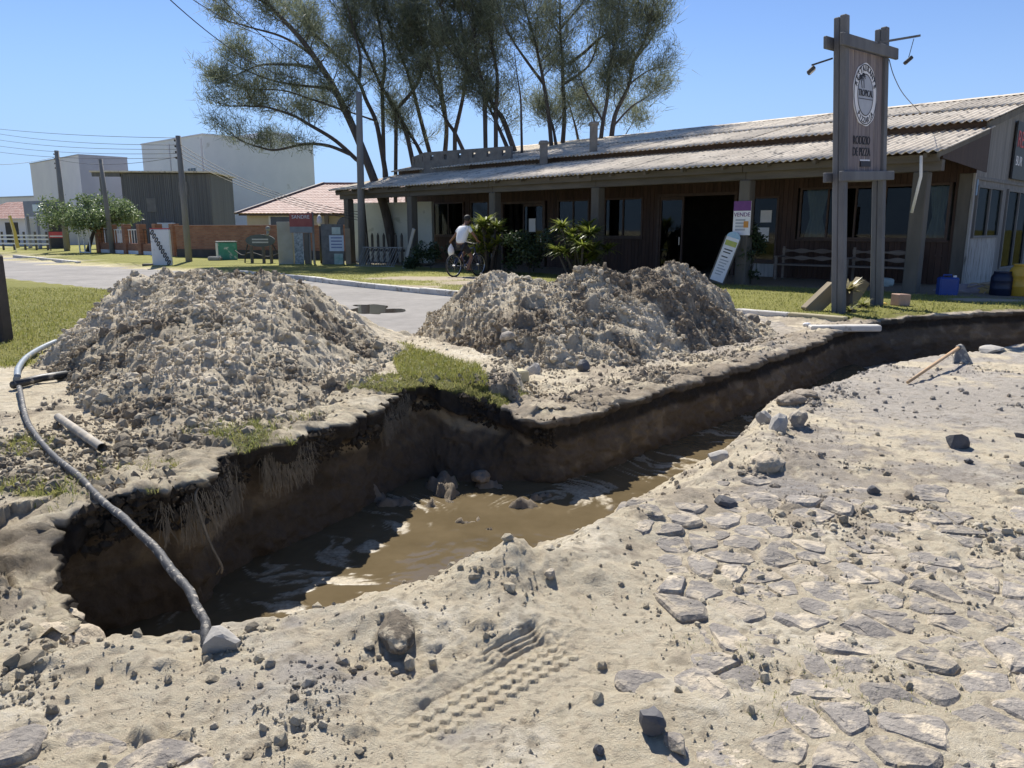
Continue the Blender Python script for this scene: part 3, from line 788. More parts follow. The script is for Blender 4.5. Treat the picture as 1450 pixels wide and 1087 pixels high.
# ================================================================== EARTH HEAPS
SANDM = EARTH
def crumbs(P, R, name, parent, matl, tone=None, fine=False):
    """many small broken lumps as one mesh: P (n,3) centres, R radii"""
    if fine:
        ico = np.array([(1, 0, 0), (-1, 0, 0), (0, 1, 0), (0, -1, 0), (0, 0, 1), (0, 0, -1)], float)
        fc = np.array([(0, 2, 4), (2, 1, 4), (1, 3, 4), (3, 0, 4), (2, 0, 5), (1, 2, 5), (3, 1, 5), (0, 3, 5)])
    else:
        t = (1 + 5 ** .5) / 2
        ico = np.array([(-1, t, 0), (1, t, 0), (-1, -t, 0), (1, -t, 0), (0, -1, t), (0, 1, t), (0, -1, -t), (0, 1, -t), (t, 0, -1), (t, 0, 1), (-t, 0, -1), (-t, 0, 1)]) / 1.9
        fc = np.array([(0, 11, 5), (0, 5, 1), (0, 1, 7), (0, 7, 10), (0, 10, 11), (1, 5, 9), (5, 11, 4), (11, 10, 2), (10, 7, 6), (7, 1, 8), (3, 9, 4), (3, 4, 2), (3, 2, 6), (3, 6, 8), (3, 8, 9), (4, 9, 5), (2, 4, 11), (6, 2, 10), (8, 6, 7), (9, 8, 1)])
    nv = len(ico)
    n_ = len(P)
    V = ico[None] * (1 + .38 * (rng.random((n_, nv, 1)) - .5)) * R[:, None, None]
    V = V * (.65 + .7 * rng.random((n_, 1, 3)))
    a = rng.random(n_) * 2 * PI; ca, sa = np.cos(a)[:, None], np.sin(a)[:, None]
    x = V[..., 0] * ca - V[..., 1] * sa; y = V[..., 0] * sa + V[..., 1] * ca
    V = np.stack([x, y, V[..., 2]], -1) + P[:, None, :]
    Fc = (fc[None] + (np.arange(n_) * nv)[:, None, None]).reshape(-1, 3)
    at2 = {'tone': np.repeat(tone, nv, axis=0)} if tone is not None else None
    return tag(np_mesh(name, V.reshape(-1, 3), Fc, matl, parent, False, at2), kind='stuff')

def heap(name, sil, foot_front, back_w, x0, x1, y0, y1, st, seed, label, ncl, bands, zbase=0.0):
    """a tipped heap: crest measured along the skyline, slopes falling to front and back"""
    sx = np.array([p[0] for p in sil]); sy = np.array([p[1] for p in sil]); sh = np.array([p[2] for p in sil])
    xs3 = np.arange(x0, x1, st); ys3 = np.arange(y0, y1, st)
    X, Y = np.meshgrid(xs3, ys3)
    Xw = X + .12 * fbm(X * 1.6, Y * 1.6, 3, seed); Yw = Y + .14 * fbm(X * 1.6, Y * 1.6, 3, seed + 3)
    Hc = np.maximum(np.interp(Xw, sx, sh) - zbase, .0); yc = np.interp(Xw, sx, sy); ff = np.interp(Xw, [p[0] for p in foot_front], [p[1] for p in foot_front])
    t = np.where(Yw < yc, (yc - Yw) / np.maximum(yc - ff, .3), (Yw - yc) / back_w)
    prof_ = np.clip(1 - t, -.4, 1); prof_ = np.where(prof_ > 0, np.where(Yw < yc, prof_ ** 1.18, prof_ ** 1.05), prof_)
    prof_ = np.where(t < .25, 1 - 2.1 * t * t * .9 - .0, prof_) if False else prof_
    H = Hc * prof_ - .02
    H = H - .06 * np.exp(-(t / .18) ** 2) * (Hc > .3) + .06 * (Hc > .3)*np.exp(-(t / .5) ** 2)*.5
    live = sstep(-.02, .12, H)
    H = H + live * (.10 * fbm(X * 2.1, Y * 2.1, 4, seed + 7) + .05 * (1 - np.abs(fbm(X * 4, Y * 4, 3, seed + 9)) * 2))
    clm = sstep(-.25, .2, fbm(X * 1.9, Y * 1.9, 3, seed + 31))
    u = rng.random(ncl)
    R = np.clip(.012 * (1 - u * .994) ** -.46, 0, .14)
    CX = rng.uniform(x0, x1, ncl); CY = rng.uniform(y0, y1, ncl)
    for cx, cy, r, s in zip(CX, CY, R, rng.random(ncl)):
        j = np.searchsorted(ys3, cy); i = np.searchsorted(xs3, cx)
        if j >= len(ys3) or i >= len(xs3) or H[j, i] < .015: continue
        if r > .05 and H[j, i] < .12: r *= .6
        if clm[j, i] < .35: r *= .35
        splat(H, xs3, ys3, cx, cy, r, .72 if r < .05 else .9, s * 10)
    H = warp(H, xs3, ys3, .055, 8, seed + 11)
    H = warp(H, xs3, ys3, .026, 24, seed + 12)
    H = warp(H, xs3, ys3, .010, 55, seed + 13)
    H = H + live * (.3 + .7 * clm) * (.016 * fbm(X * 28, Y * 28, 3, seed + 15, .6) + .050 * np.abs(fbm(X * 8, Y * 8, 5, seed + 16, .62)))
    gz = ground_zs(X, Y)
    keep_ = (H > .004)
    idx = np.full(X.shape, -1); kk = np.zeros_like(keep_)
    kk |= keep_; kk[1:] |= keep_[:-1]; kk[:-1] |= keep_[1:]; kk[:, 1:] |= kk[:, :-1]; kk[:, :-1] |= kk[:, 1:]
    kk &= (edge_depth(X, Y) < .5)
    Z = np.where(H > .004, gz + H, np.minimum(gz, gz) - .03)
    idx[kk] = np.arange(kk.sum())
    q = np.stack([idx[:-1, :-1], idx[:-1, 1:], idx[1:, 1:], idx[1:, :-1]], -1).reshape(-1, 4); q = q[(q >= 0).all(1)]
    n1 = fbm(X * 1.2, Y * 1.2, 4, seed + 21); n2 = fbm(X * 5, Y * 5, 4, seed + 22); n3 = fbm(X * 22, Y * 22, 3, seed + 23)
    c = np.broadcast_to(np.array([.52, .445, .325]), X.shape + (3,)).copy()
    c = lerp3(c, np.array([.68, .585, .435]), sstep(-.05, .45, n1 + .5 * n2))
    c = lerp3(c, np.array([.22, .175, .125]), .85 * sstep(-.02, .42, -n1 * 1.1 + .7 * n2 + .45 * n3 - .05 + bands(X, Y)))
    o = np_mesh(name, np.stack([X[kk], Y[kk], Z[kk]], 1), q, EARTH, None, True, {'tone': c[kk]})
    tag(o, label, 'earth heap', None)
    # loose crumbs and clods, finest ones most
    n_ = 60000
    CX = rng.uniform(x0, x1, n_); CY = rng.uniform(y0, y1, n_)
    j = np.clip(np.searchsorted(ys3, CY), 0, len(ys3) - 1); i = np.clip(np.searchsorted(xs3, CX), 0, len(xs3) - 1)
    pr_ = .25 + .75 * sstep(-.35, .25, n2[j, i] + .5 * fbm(CX * 2.3, CY * 2.3, 3, seed + 41))
    front = CY < np.interp(CX, sx, sy) + .35
    k2 = (H[j, i] > .012) & kk[j, i] & (rng.random(n_) < pr_) & front
    R = np.clip(.0065 * (1 - rng.random(k2.sum()) * .995) ** -.40, 0, .05)
    P = np.stack([CX[k2], CY[k2], Z[j, i][k2] + R * .25], 1)
    tn = c[j, i][k2] * (.82 + .5 * rng.random((k2.sum(), 1)))
    big = R > .016
    crumbs(P[big], R[big], 'clods', o, EARTH, tn[big]); crumbs(P[~big], R[~big], 'crumbs', o, EARTH, tn[~big], True)
    return o, (xs3, ys3, Z)

def crest(pts):
    out = []
    for px, py, Y in pts:
        p = at(px, py, Y); out.append((p.x, p.y, max(p.z - .0, 0)))
    return out
sil1 = crest([(75, 540, 7.6), (98, 490, 7.8), (132, 434, 8.0), (180, 404, 8.1), (240, 394, 8.2), (300, 387, 8.2), (340, 385, 8.2), (400, 392, 8.2), (440, 408, 8.2), (480, 442, 8.2), (520, 478, 8.0), (560, 500, 7.8), (585, 525, 7.6)])
heap1, hf1 = heap('sand_heap', sil1, [(-4.7, 7.2), (-4.0, 6.5), (-3.4, 5.7), (-2.8, 4.8), (-2.2, 4.35), (-1.6, 4.5), (-1.1, 5.3)], 1.9, -4.75, -.85, 4.1, 10.2, .0185, 200,
     'pale clumpy sand heap on the grass verge beside the black hose', 5600, lambda X, Y: -.05 + 0 * X, .20)
sil2 = crest([(588, 478, 10.4), (620, 440, 10.4), (650, 408, 10.3), (690, 386, 10.2), (730, 388, 10.1), (770, 396, 10.0), (800, 392, 10.0), (850, 380, 10.1), (890, 388, 10.3), (930, 378, 10.6), (960, 372, 10.8), (985, 386, 11.0), (1010, 406, 11.1), (1040, 436, 11.2), (1065, 462, 11.2)])
heap2, hf2 = heap('sand_heap', sil2, [(-1.35, 9.7), (-.7, 9.0), (0, 8.2), (.6, 8.0), (1.4, 8.5), (2.4, 9.4), (3.5, 10.5)], 1.5, -1.5, 3.75, 7.7, 12.6, .021, 300,
     'greyer lumpy sand heap on the road in front of the restaurant', 5600, lambda X, Y: .10 + 0 * X)
def heap_z(hf, x, y):
    return float(hf[2][min(np.searchsorted(hf[1], y), len(hf[1]) - 1), min(np.searchsorted(hf[0], x), len(hf[0]) - 1)])

# loose crumbs on the ground
n_ = 130000
CX = rng.uniform(-3.6, 5.5, n_); CY = 1.75 + rng.random(n_) ** 1.7 * 8
ww = sample(rough, CX, CY); dd = sample(dep, CX, CY); tt = sample(pin, CX, CY) * 1.0
cl_ = fbm(CX * 5, CY * 5, 3, 142)
k2 = (rng.random(n_) < .06 + .95 * ww * sstep(-.25, .3, cl_)) & (dd < .6) & (tt < rng.random(n_))
CX, CY, dd, cl_ = CX[k2], CY[k2], dd[k2], cl_[k2]
R = np.clip(.0028 * (1 - rng.random(len(CX)) * .995) ** -.42 * (1 + .1 * np.clip(CY - 2, 0, 5)) * (1 + .8 * np.clip(cl_, 0, 1)), 0, .024)
P = np.stack([CX, CY, ground_zs(CX, CY) + R * .25], 1)
tn = ground_colour(CX, CY, dd, False) * (.78 + .35 * rng.random((len(CX), 1)))
big = R > .009
tag(crumbs(P[big], R[big], 'loose_clods', None, EARTH, tn[big]), 'loose clods of dry sand strewn over the ground', 'clods')
tag(crumbs(P[~big], R[~big], 'loose_crumbs', None, EARTH, tn[~big], True), 'fine crumbs of dry sand and grit strewn over the ground', 'crumbs')
# crumbs along the lip of the cut
n_ = 9000
si = rng.integers(60, len(ts), n_); bk = rng.uniform(-.02, .5, n_)
x = Tt[si, 0] + On[si, 0] * bk; y = Tt[si, 1] + On[si, 1] * bk
R = np.clip(.008 * (1 - rng.random(n_) * .99) ** -.42, 0, .04)
ww = fbm(x * 2.5, y * 2.5, 3, 140) > -.1
x, y, R = x[ww], y[ww], R[ww]
P = np.stack([x, y, np.maximum(ground_zs(x, y), np.interp(si[ww], np.arange(len(tz_s)), tz_s)) + R * .3], 1)
tag(crumbs(P, R, 'lip_crumbs', None, EARTH, ground_colour(x, y, np.zeros_like(x), False) * (.45 + .6 * rng.random((len(x), 1))), True), 'crumbled soil along the far lip of the trench', 'crumbs')

# ================================================================== PAVING AND STONES
STONE = mat('basalt', (.20, .178, .155), (.30, .268, .23), 9, .9, .9, .02, spots=((.46, .39, .29), 1.1, .48), rand=.18, bscale=40)
STONE_DARK = mat('basalt_dark', (.055, .055, .06), (.12, .115, .115), 7, .75, .5, .01, spots=((.35, .31, .25), 1.5, .62), rand=.15, bscale=36)
STONE_PALE = mat('stone_pale', (.33, .31, .28), (.45, .42, .37), 6, .9, .5, .012, spots=((.56, .50, .40), 1.4, .55), rand=.12, bscale=40)
MUD = mat('wet_mud', (.17, .135, .095), (.27, .22, .16), 8, .7, .6, .02, rand=.15, bscale=30)

EARTHY = mat('dry_earth', (.40, .335, .245), (.56, .475, .35), 9, .95, .9, .02, bscale=45)
SODM = mat('rooty_soil', (.09, .073, .053), (.19, .155, .11), 12, .95, .8, .02, spots=((.42, .36, .26), 1.2, .55), bscale=50)
def clip_poly(poly, px, py, nx_, ny_):
    out = []
    for i in range(len(poly)):
        a = poly[i]; b = poly[(i + 1) % len(poly)]
        da = (a[0] - px) * nx_ + (a[1] - py) * ny_; db = (b[0] - px) * nx_ + (b[1] - py) * ny_
        if da <= 0: out.append(a)
        if (da < 0 < db) or (db < 0 < da):
            t = da / (da - db); out.append((a[0] + (b[0] - a[0]) * t, a[1] + (b[1] - a[1]) * t))
    return out
def cobble(cell, c, top, tilt, matl, parent, dpt=.07):
    q = [(x - c[0], y - c[1]) for x, y in cell]
    # shrink, chip corners, add edge points
    pts = []
    for i in range(len(q)):
        a = q[i]; b = q[(i + 1) % len(q)]
        L = math.hypot(b[0] - a[0], b[1] - a[1])
        for t in ((.12, .5, .88) if L > .07 else (.25, .75)):
            j = 1 - .02 - rnd.random() * .07
            pts.append(((a[0] + (b[0] - a[0]) * t) * j, (a[1] + (b[1] - a[1]) * t) * j))
    if len(pts) < 5: return None
    n_ = len(pts); v = []; f = []
    zf = lambda x, y: tilt[0] * x + tilt[1] * y
    for x, y in pts: v.append((x * 1.02, y * 1.02, -dpt))
    for x, y in pts: v.append((x, y, top + zf(x, y) - .012 - rnd.random() * .008))
    for x, y in pts: v.append((x * .88, y * .88, top + zf(x, y) - rnd.random() * .004))
    for x, y in pts: v.append((x * .45, y * .45, top + zf(x, y) + (rnd.random() - .5) * .006))
    for r in range(3):
        for k in range(n_): f.append((r * n_ + k, r * n_ + (k + 1) % n_, (r + 1) * n_ + (k + 1) % n_, (r + 1) * n_ + k))
    f.append(tuple(3 * n_ + k for k in range(n_)))
    me = bpy.data.meshes.new('cobblestone'); me.from_pydata(v, [], f); me.materials.append(matl)
    return inst('cobblestone', me, parent, (c[0], c[1], ground_z(c[0], c[1])))
def voronoi(x0, x1, y0, y1, s, seed, jit=.42):
    r = random.Random(seed); pts = {}
    nx_ = int((x1 - x0) / s); ny_ = int((y1 - y0) / s)
    for i in range(-1, nx_ + 1):
        for j in range(-1, ny_ + 1):
            pts[i, j] = (x0 + (i + .5 + (j % 2) * .5 + r.uniform(-jit, jit)) * s, y0 + (j + .5 + r.uniform(-jit, jit)) * s * .9)
    cells = []
    for i in range(nx_):
        for j in range(ny_):
            c = pts[i, j]; poly = [(c[0] + dx * s * 2, c[1] + dy * s * 2) for dx, dy in ((-1, -1), (1, -1), (1, 1), (-1, 1))]
            for di in (-2, -1, 0, 1, 2):
                for dj in (-2, -1, 0, 1, 2):
                    o = pts.get((i + di, j + dj))
                    if o is None or (di, dj) == (0, 0): continue
                    mx, my = (c[0] + o[0]) / 2, (c[1] + o[1]) / 2; L = math.hypot(o[0] - c[0], o[1] - c[1])
                    poly = clip_poly(poly, mx - (o[0] - c[0]) / L * .003, my - (o[1] - c[1]) / L * .003, (o[0] - c[0]) / L, (o[1] - c[1]) / L)
                    if not poly: break
                if not poly: break
            if poly: cells.append((c, poly))
    return cells
ncob = 0
for c, cell in voronoi(-.0, 4.2, 1.55, 5.0, .18, 3):
    w = float(cobble_w(np.array([c[0]]), np.array([c[1]]))[0]); d = math.hypot(c[0] - .2, c[1] - 1.9)
    if c[0] < .42 or (c[0] < .62 and c[1] > 2.3) or rnd.random() > w * 1.35 + .03: continue
    top = rnd.uniform(.0, .010)
    if rnd.random() < .08: top += .010
    if cobble(cell, c, top, (rnd.gauss(0, .035), rnd.gauss(.02, .05)), STONE, ground) is not None: ncob += 1
for c, cell in voronoi(-1.75, -.7, 1.6, 2.32, .25, 9):
    w = float(cobble_w(np.array([c[0]]), np.array([c[1]]))[0])
    if rnd.random() > w * 1.3: continue
    cobble(cell, c, rnd.uniform(.002, .012), (rnd.gauss(0, .03), rnd.gauss(0, .04)), STONE, ground)

def rock_mesh(name, sx, sy, sz, seed, matl, cuts=11, sub=2, rough_=.05):
    r = random.Random(seed); bm = bmesh.new(); bmesh.ops.create_icosphere(bm, subdivisions=sub, radius=1)
    for _ in range(cuts):
        nv = Vector((r.gauss(0, 1), r.gauss(0, 1), r.gauss(0, 1))).normalized(); d = r.uniform(.5, .85)
        for v in bm.verts:
            k = v.co.dot(nv)
            if k > d: v.co -= nv * (k - d)
    for v in bm.verts:
        v.co *= 1 + r.uniform(-rough_, rough_); v.co = Vector((v.co.x * sx, v.co.y * sy, v.co.z * sz))
    return MB().bm(bm).mesh(name, matl)
def clod_mesh(name, sx, sy, sz, seed, matl):
    bm = bmesh.new(); bmesh.ops.create_icosphere(bm, subdivisions=4, radius=1)
    co = np.array([v.co[:] for v in bm.verts]); x, y, z = co.T
    d = 1 + .28 * fbm(x * 1.4 + seed, y * 1.4, 3, seed, z=z * 1.4) + .14 * np.abs(fbm(x * 4, y * 4 + seed, 3, seed + 3, z=z * 4)) + .07 * fbm(x * 9, y * 9, 2, seed + 5, z=z * 9)
    for v, k in zip(bm.verts, d): v.co = Vector((v.co.x * sx * k, v.co.y * sy * k, v.co.z * sz * k))
    return MB().bm(bm).mesh(name, matl, True)
def rock(px, py, w, h, dpt, seed, matl, label, z=None, tilt=(0, 0), group=None, cat='stone', name='loose_stone', zr=None, cuts=11):
    g = gp(px, py, z if z is not None else 0.0)
    if z is None:
        for _ in range(4): g = gp(px, py, ground_z(g.x, g.y))
    zz = ground_z(g.x, g.y) if z is None else z
    if zr is not None: zz = zr
    o = inst(name, (clod_mesh(name, w / 2, dpt / 2, h / 2, seed, matl) if (matl is MUD or matl is EARTHY or name == 'soil_clod') else rock_mesh(name, w / 1.75, dpt / 1.75, h / 1.75, seed, matl, cuts)), None, (g.x, g.y, zz + h * .22), (tilt[0], tilt[1], seed * 1.7))
    return tag(o, label, cat, group)

rock(1100, 612, .17, .17, .16, 1, STONE_PALE, 'front pale angular block of the stone cluster at the trench edge', tilt=(.3, .2))
rock(1130, 603, .16, .15, .14, 2, STONE, 'grey angular block leaning behind the stone cluster front', tilt=(-.2, .3))
rock(1083, 598, .14, .13, .12, 3, STONE_PALE, 'small pale stone on the water side of the stone cluster', tilt=(.2, -.4))
rock(1118, 572, .26, .11, .2, 4, MUD, 'mud caked lump behind the stone cluster on the trench edge', cat='mud lump', name='mud_lump')
rock(1140, 560, .2, .08, .16, 5, MUD, 'low mud lump at the far end of the stone cluster', cat='mud lump', name='mud_lump')
rock(1354, 632, .19, .15, .16, 6, STONE_DARK, 'lone dark pyramid shaped stone on the open cobbled street', tilt=(.1, .1), cuts=14)
rock(1020, 652, .17, .11, .12, 7, STONE_PALE, 'pale flat stone at the water margin beside a half buried boulder', tilt=(.1, .3))
rock(1085, 660, .30, .14, .2, 8, EARTHY, 'half buried sandy boulder near the stone cluster', tilt=(0, .1)).location.z -= .035
rock(1027, 715, .14, .075, .1, 9, STONE_DARK, 'small dark stone alone on pale sand near the water')
rock(1238, 698, .08, .06, .07, 10, STONE_DARK, 'pebble sized dark stone on the sandy street')
rock(1372, 655, .07, .04, .06, 12, STONE_DARK, 'tiny dark pebble close to the lone dark pyramid stone')
rock(312, 918, .15, .11, .13, 13, STONE_PALE, 'squared stone sett holding down the end of the black hose', tilt=(.25, .5), cuts=16)
rock(564, 903, .26, .085, .12, 14, SODM, 'dark rooty clod lying on the sand by the tyre print', cat='clod', name='soil_clod')
rock(925, 1032, .105, .10, .09, 15, STONE_DARK, 'black broken stone with sharp edges beside the cobbles', tilt=(.3, .2), cuts=14)
rock(957, 1058, .085, .05, .07, 16, STONE, 'grey rounded stone next to the black broken stone')
rock(848, 1066, .035, .035, .03, 17, STONE_DARK, 'smallest black stone chip below the tyre print')
rock(1445, 620, .1, .06, .08, 18, STONE_DARK, 'dark stone chip beyond the lone dark pyramid stone')
rock(1402, 496, .62, .09, .36, 19, STONE_PALE, 'flat pale stone slab at the trench edge behind the hoe', cuts=14)
rock(715, 478, .20, .15, .16, 20, STONE, 'grey squared stone stuck in the face of the greyer heap', zr=None) 
rock(1064, 458, .3, .22, .24, 30, MUD, 'dark rounded clod on the foot of the greyer heap', cat='clod', name='soil_clod')
rock(1020, 470, .34, .2, .26, 31, MUD, 'broad brown clod beside the dark rounded clod', cat='clod', name='soil_clod')
rock(1052, 476, .3, .09, .2, 32, STONE, 'flat grey stone lying before the clods at the heap foot')
rock(944, 493, .2, .1, .14, 33, STONE, 'grey stone at the front foot of the greyer heap')
rock(825, 525, .16, .16, .14, 34, STONE_DARK, 'dark upright stone at the front foot of the greyer heap', tilt=(.2, .2))
rock(757, 530, .2, .16, .16, 35, STONE_PALE, 'stone beside the broken kerb at the grass patch')
rock(885, 695, .09, .09, .07, 36, MUD, 'small clod at the water edge with a twig', cat='clod', name='soil_clod')
rock(780, 826, .05, .05, .05, 37, STONE, 'grey chip on the near bank of the water')
rock(680, 560, .2, .1, .15, 38, MUD, 'dark sod lump hanging at the notch of the trench', cat='clod', name='soil_clod')
o = [q for q in bpy.data.objects if q.get('label', '').startswith('grey squared stone stuck')][0]
p = at(717, 472, 8.75); o.location = (p.x, p.y, heap_z(hf2, p.x, p.y) + .03)

o = tag(inst('soil_clod', clod_mesh('soil_clod', .17, .13, .12, 77, EARTHY), None, (-1.72, 2.62, -.07)), 'broken sandy clod plugging the near end of the trench', 'clod')
o = tag(inst('soil_clod', clod_mesh('soil_clod', .13, .12, .08, 78, EARTHY), None, (-1.86, 2.78, -.05)), 'smaller sandy clod behind the one at the near end of the trench', 'clod')
# ================================================================== KERBS, SLABS
KERBM = mat('kerb_concrete', (.50, .47, .42), (.66, .63, .57), 5, .9, .4, .008, spots=((.30, .27, .22), 1.2, .56), rand=.12)
KERBO = mat('kerb_ochre', (.42, .36, .22), (.52, .46, .30), 5, .9, .4, .008, rand=.1)
kp = smooth_poly([(-9.5, 26.5), (-6.92, 24.05), (-4.1, 20.6), (-1.12, 17.43), (1.6, 15.3), (4.18, 13.53), (5.0, 12.55), (5.7, 12.1)], 30)
acc = np.r_[0, np.cumsum(np.linalg.norm(np.diff(kp, axis=0), axis=1))]
kb = empty('kerb', (0, 0, 0), 0, 'whitewashed concrete kerb along the lawn on the far side of the road', 'kerb')
t = 0.0
while t + .98 < acc[-1]:
    a = Vector((np.interp(t, acc, kp[:, 0]), np.interp(t, acc, kp[:, 1]), 0)); b = Vector((np.interp(t + .97, acc, kp[:, 0]), np.interp(t + .97, acc, kp[:, 1]), 0))
    d = (b - a); L = d.length
    ln = rnd.gauss(0, .008)
    me = MB().bbox(0, -.02, -.08, L, .13, .115 + ln, .015).mesh('kerbstone', KERBM if (t < acc[-1] - 1.6 or t > acc[-1] - .9) else KERBO)
    inst('kerbstone', me, kb, (a.x, a.y, 0), (rnd.gauss(0, .02), 0, math.atan2(d.y, d.x)))
    t += .985
kb2 = empty('kerb', (0, 0, 0), 0, 'short length of pale kerb along the road by the leafy tree', 'kerb')
A = Vector((-27.2, 42.4, 0)); B = Vector((-18.3, 33.2, 0)); d = (B - A).normalized(); ang = math.atan2(d.y, d.x)
me = MB().bbox(0, -.02, -.06, .96, .15, .13, .015).mesh('kerbstone', KERBM)
for k in range(12):
    p = A + d * (k * .99); inst('kerbstone', me, kb2, p, (0, 0, ang))
def slab(px, py, px2, py2, w, h, label, matl=KERBM, z=None, name='broken_kerbstone', cat='kerbstone'):
    a = gp(px, py); b = gp(px2, py2); d = b - a
    o = MB().bbox(0, -w / 2, 0, d.length, w / 2, h, .015).build(name, matl)
    o.location = (a.x, a.y, max(ground_z(a.x, a.y), ground_z(b.x, b.y)) - .02 if z is None else z); o.rotation_euler = (rnd.gauss(0, .04), rnd.gauss(0, .02), math.atan2(d.y, d.x))
    return tag(o, label, cat)
slab(693, 528, 742, 545, .14, .12, 'broken kerb piece at the corner of the small grass patch', KERBO)
slab(1146, 470, 1245, 472, .22, .09, 'loose flat kerb slab lying along the trench below the wooden sign', KERBM)

# ================================================================== PIPES, HOSE, HOE
HOSE = mat('muddy_hose', (.035, .035, .037), (.075, .073, .07), 12, .65, .5, .006, spots=((.42, .37, .29), 3.2, .56), bscale=90)
PVC = mat('grey_pipe', (.24, .215, .175), (.34, .305, .25), 12, .7, .3, .004, spots=((.42, .36, .27), 1, .5))
BLUEPIPE = mat('blue_pipe', (.16, .20, .24), (.24, .27, .30), 10, .5, .2, .003, spots=((.4, .36, .28), 1, .6))
hp = []
for px, py, zz in ((28, 556, .23), (36, 590, .23), (52, 625, .23), (80, 655, .23), (118, 688, .23), (152, 715, .23), (185, 742, .24)):
    g = gp(px, py, zz); hp.append((g.x, g.y, max(zz, ground_z(g.x, g.y) + .03)))
last = Vector(hp[-1]); end = gp(292, 893, .04)
for _ in range(4): end = gp(292, 893, ground_z(end.x, end.y) + .02)
end = Vector((end.x, end.y, ground_z(end.x, end.y) + .03))
for t, px, py in ((.25, 215, 772), (.5, 245, 808), (.72, 268, 838), (.88, 283, 866)):
    d = ray(px, py); Y = last.y + (end.y - last.y) * t; k = Y / d.y; hp.append((d.x * k, Y, CAM_H + d.z * k))
hp.append(tuple(end)); hp.append((end.x + .03, end.y - .07, end.z - .03))
sp = smooth_poly(hp, 12)
sp[:, 0] += .004 * np.sin(np.arange(len(sp)) * .31)
ho = MB().tube([Vector(p) for p in sp], [.0175 + .0008 * math.sin(i * 1.3) + .0012 * math.sin(i * .37 + math.sin(i * .11) * 3) for i in range(len(sp))], 12).build('water_hose', HOSE, None, True)
tag(ho, 'thick black hose caked in mud arching over the trench corner', 'hose')
def gpath(pts, z): return [Vector((g.x, g.y, ground_z(g.x, g.y) + z)) for g in (gp(a, b, .22) for a, b in pts)]
bp = [Vector(p) for p in smooth_poly([tuple(v) for v in gpath([(26, 545), (27, 528), (38, 512), (58, 499), (80, 492)], .05)], 6)]
tag(MB().tube(bp, .027, 10).build('water_pipe', BLUEPIPE, None, True), 'blue grey flexible pipe coming out of the pale sand heap', 'pipe')
st_ = gpath([(84, 604), (146, 648)], .05)
a, b = st_; d = (b - a).normalized()
stub = MB().tube([a, b], .026, 14, False).tube([b, a], .021, 14, False).build('pipe_stub', PVC, None, True)
tag(stub, 'short grey open ended pipe lying beside the black hose', 'pipe')
bk_ = gpath([(20, 556), (60, 545), (118, 538)], .05)
tag(MB().tube(bk_, .033, 10).build('black_pipe', mat('black_pipe', (.02, .02, .022), (.045, .045, .045), 10, .5, spots=((.4, .35, .27), 1, .58)), None, True), 'straight black pipe half buried at the foot of the pale heap', 'pipe')
# root cord hanging over the lip
ROOT = mat('root', (.10, .08, .055), (.21, .17, .115), 20, .9)
a = Vector((-1.60, 3.72, .18))
cp = [a + Vector((0, .05, .03)), a + Vector((0, -.03, 0)), a + Vector((.03, -.05, -.12)), a + Vector((.07, -.06, -.25)), a + Vector((.12, -.07, -.36)), a + Vector((.115, -.07, -.40))]
mb = MB().tube([Vector(p) for p in smooth_poly([tuple(v) for v in cp], 5)], .007, 6)
mb.tube([cp[4], cp[4] + Vector((-.03, 0, -.05))], .004, 5)
tag(mb.build('hanging_root', ROOT, None, True), 'thin pale root cord dangling from the turf lip into the trench', 'root')
# hoe
WOODH = mat('hoe_handle', (.42, .26, .13), (.52, .35, .19), 12, .6, stretch=(1, 1, 6))
IRON = mat('hoe_iron', (.10, .10, .10), (.20, .19, .18), 14, .6, .3, .004, spots=((.4, .36, .28), 1, .5))
ha = gp(1285, 546, .02); ha.z = ground_z(ha.x, ha.y) + .025
hb0 = gp(1352, 528, 0); hb = at(1357, 503, 8.55); hb.z = max(hb.z, .2)
he = empty('hoe', (ha.x, ha.y, 0), 0, 'long handled hoe resting blade down on the cobbled street', 'hoe')
L = lambda p: Vector(p) - Vector((ha.x, ha.y, 0))
MB().tube([L(ha), L(ha.lerp(hb, .5)), L(hb + (hb - ha).normalized() * .04)], [.016, .017, .019], 10).build('handle', WOODH, he, True)
c = L(hb); dn = Vector((0, 0, -1)); side = Vector((.92, .38, 0)).normalized(); lean = Vector((.0, -.06, 0))
bw = MB(); top = c + Vector((0, 0, .02)); bot = c + lean + Vector((.02, 0, -hb.z - .01 + ground_z(hb.x, hb.y)))
th = Vector((-.38, .92, 0)) * .006
q = [top - side * .05, top + side * .06, bot + side * .16, bot - side * .15]
bw.add([p + th for p in q] + [p - th for p in q], [(0, 1, 2, 3), (7, 6, 5, 4), (0, 4, 5, 1), (1, 5, 6, 2), (2, 6, 7, 3), (3, 7, 4, 0)]).build('blade', IRON, he)
MB().tube([c - (hb - ha).normalized() * .05, c + (hb - ha).normalized() * .05], .028, 10).build('socket', IRON, he, True)

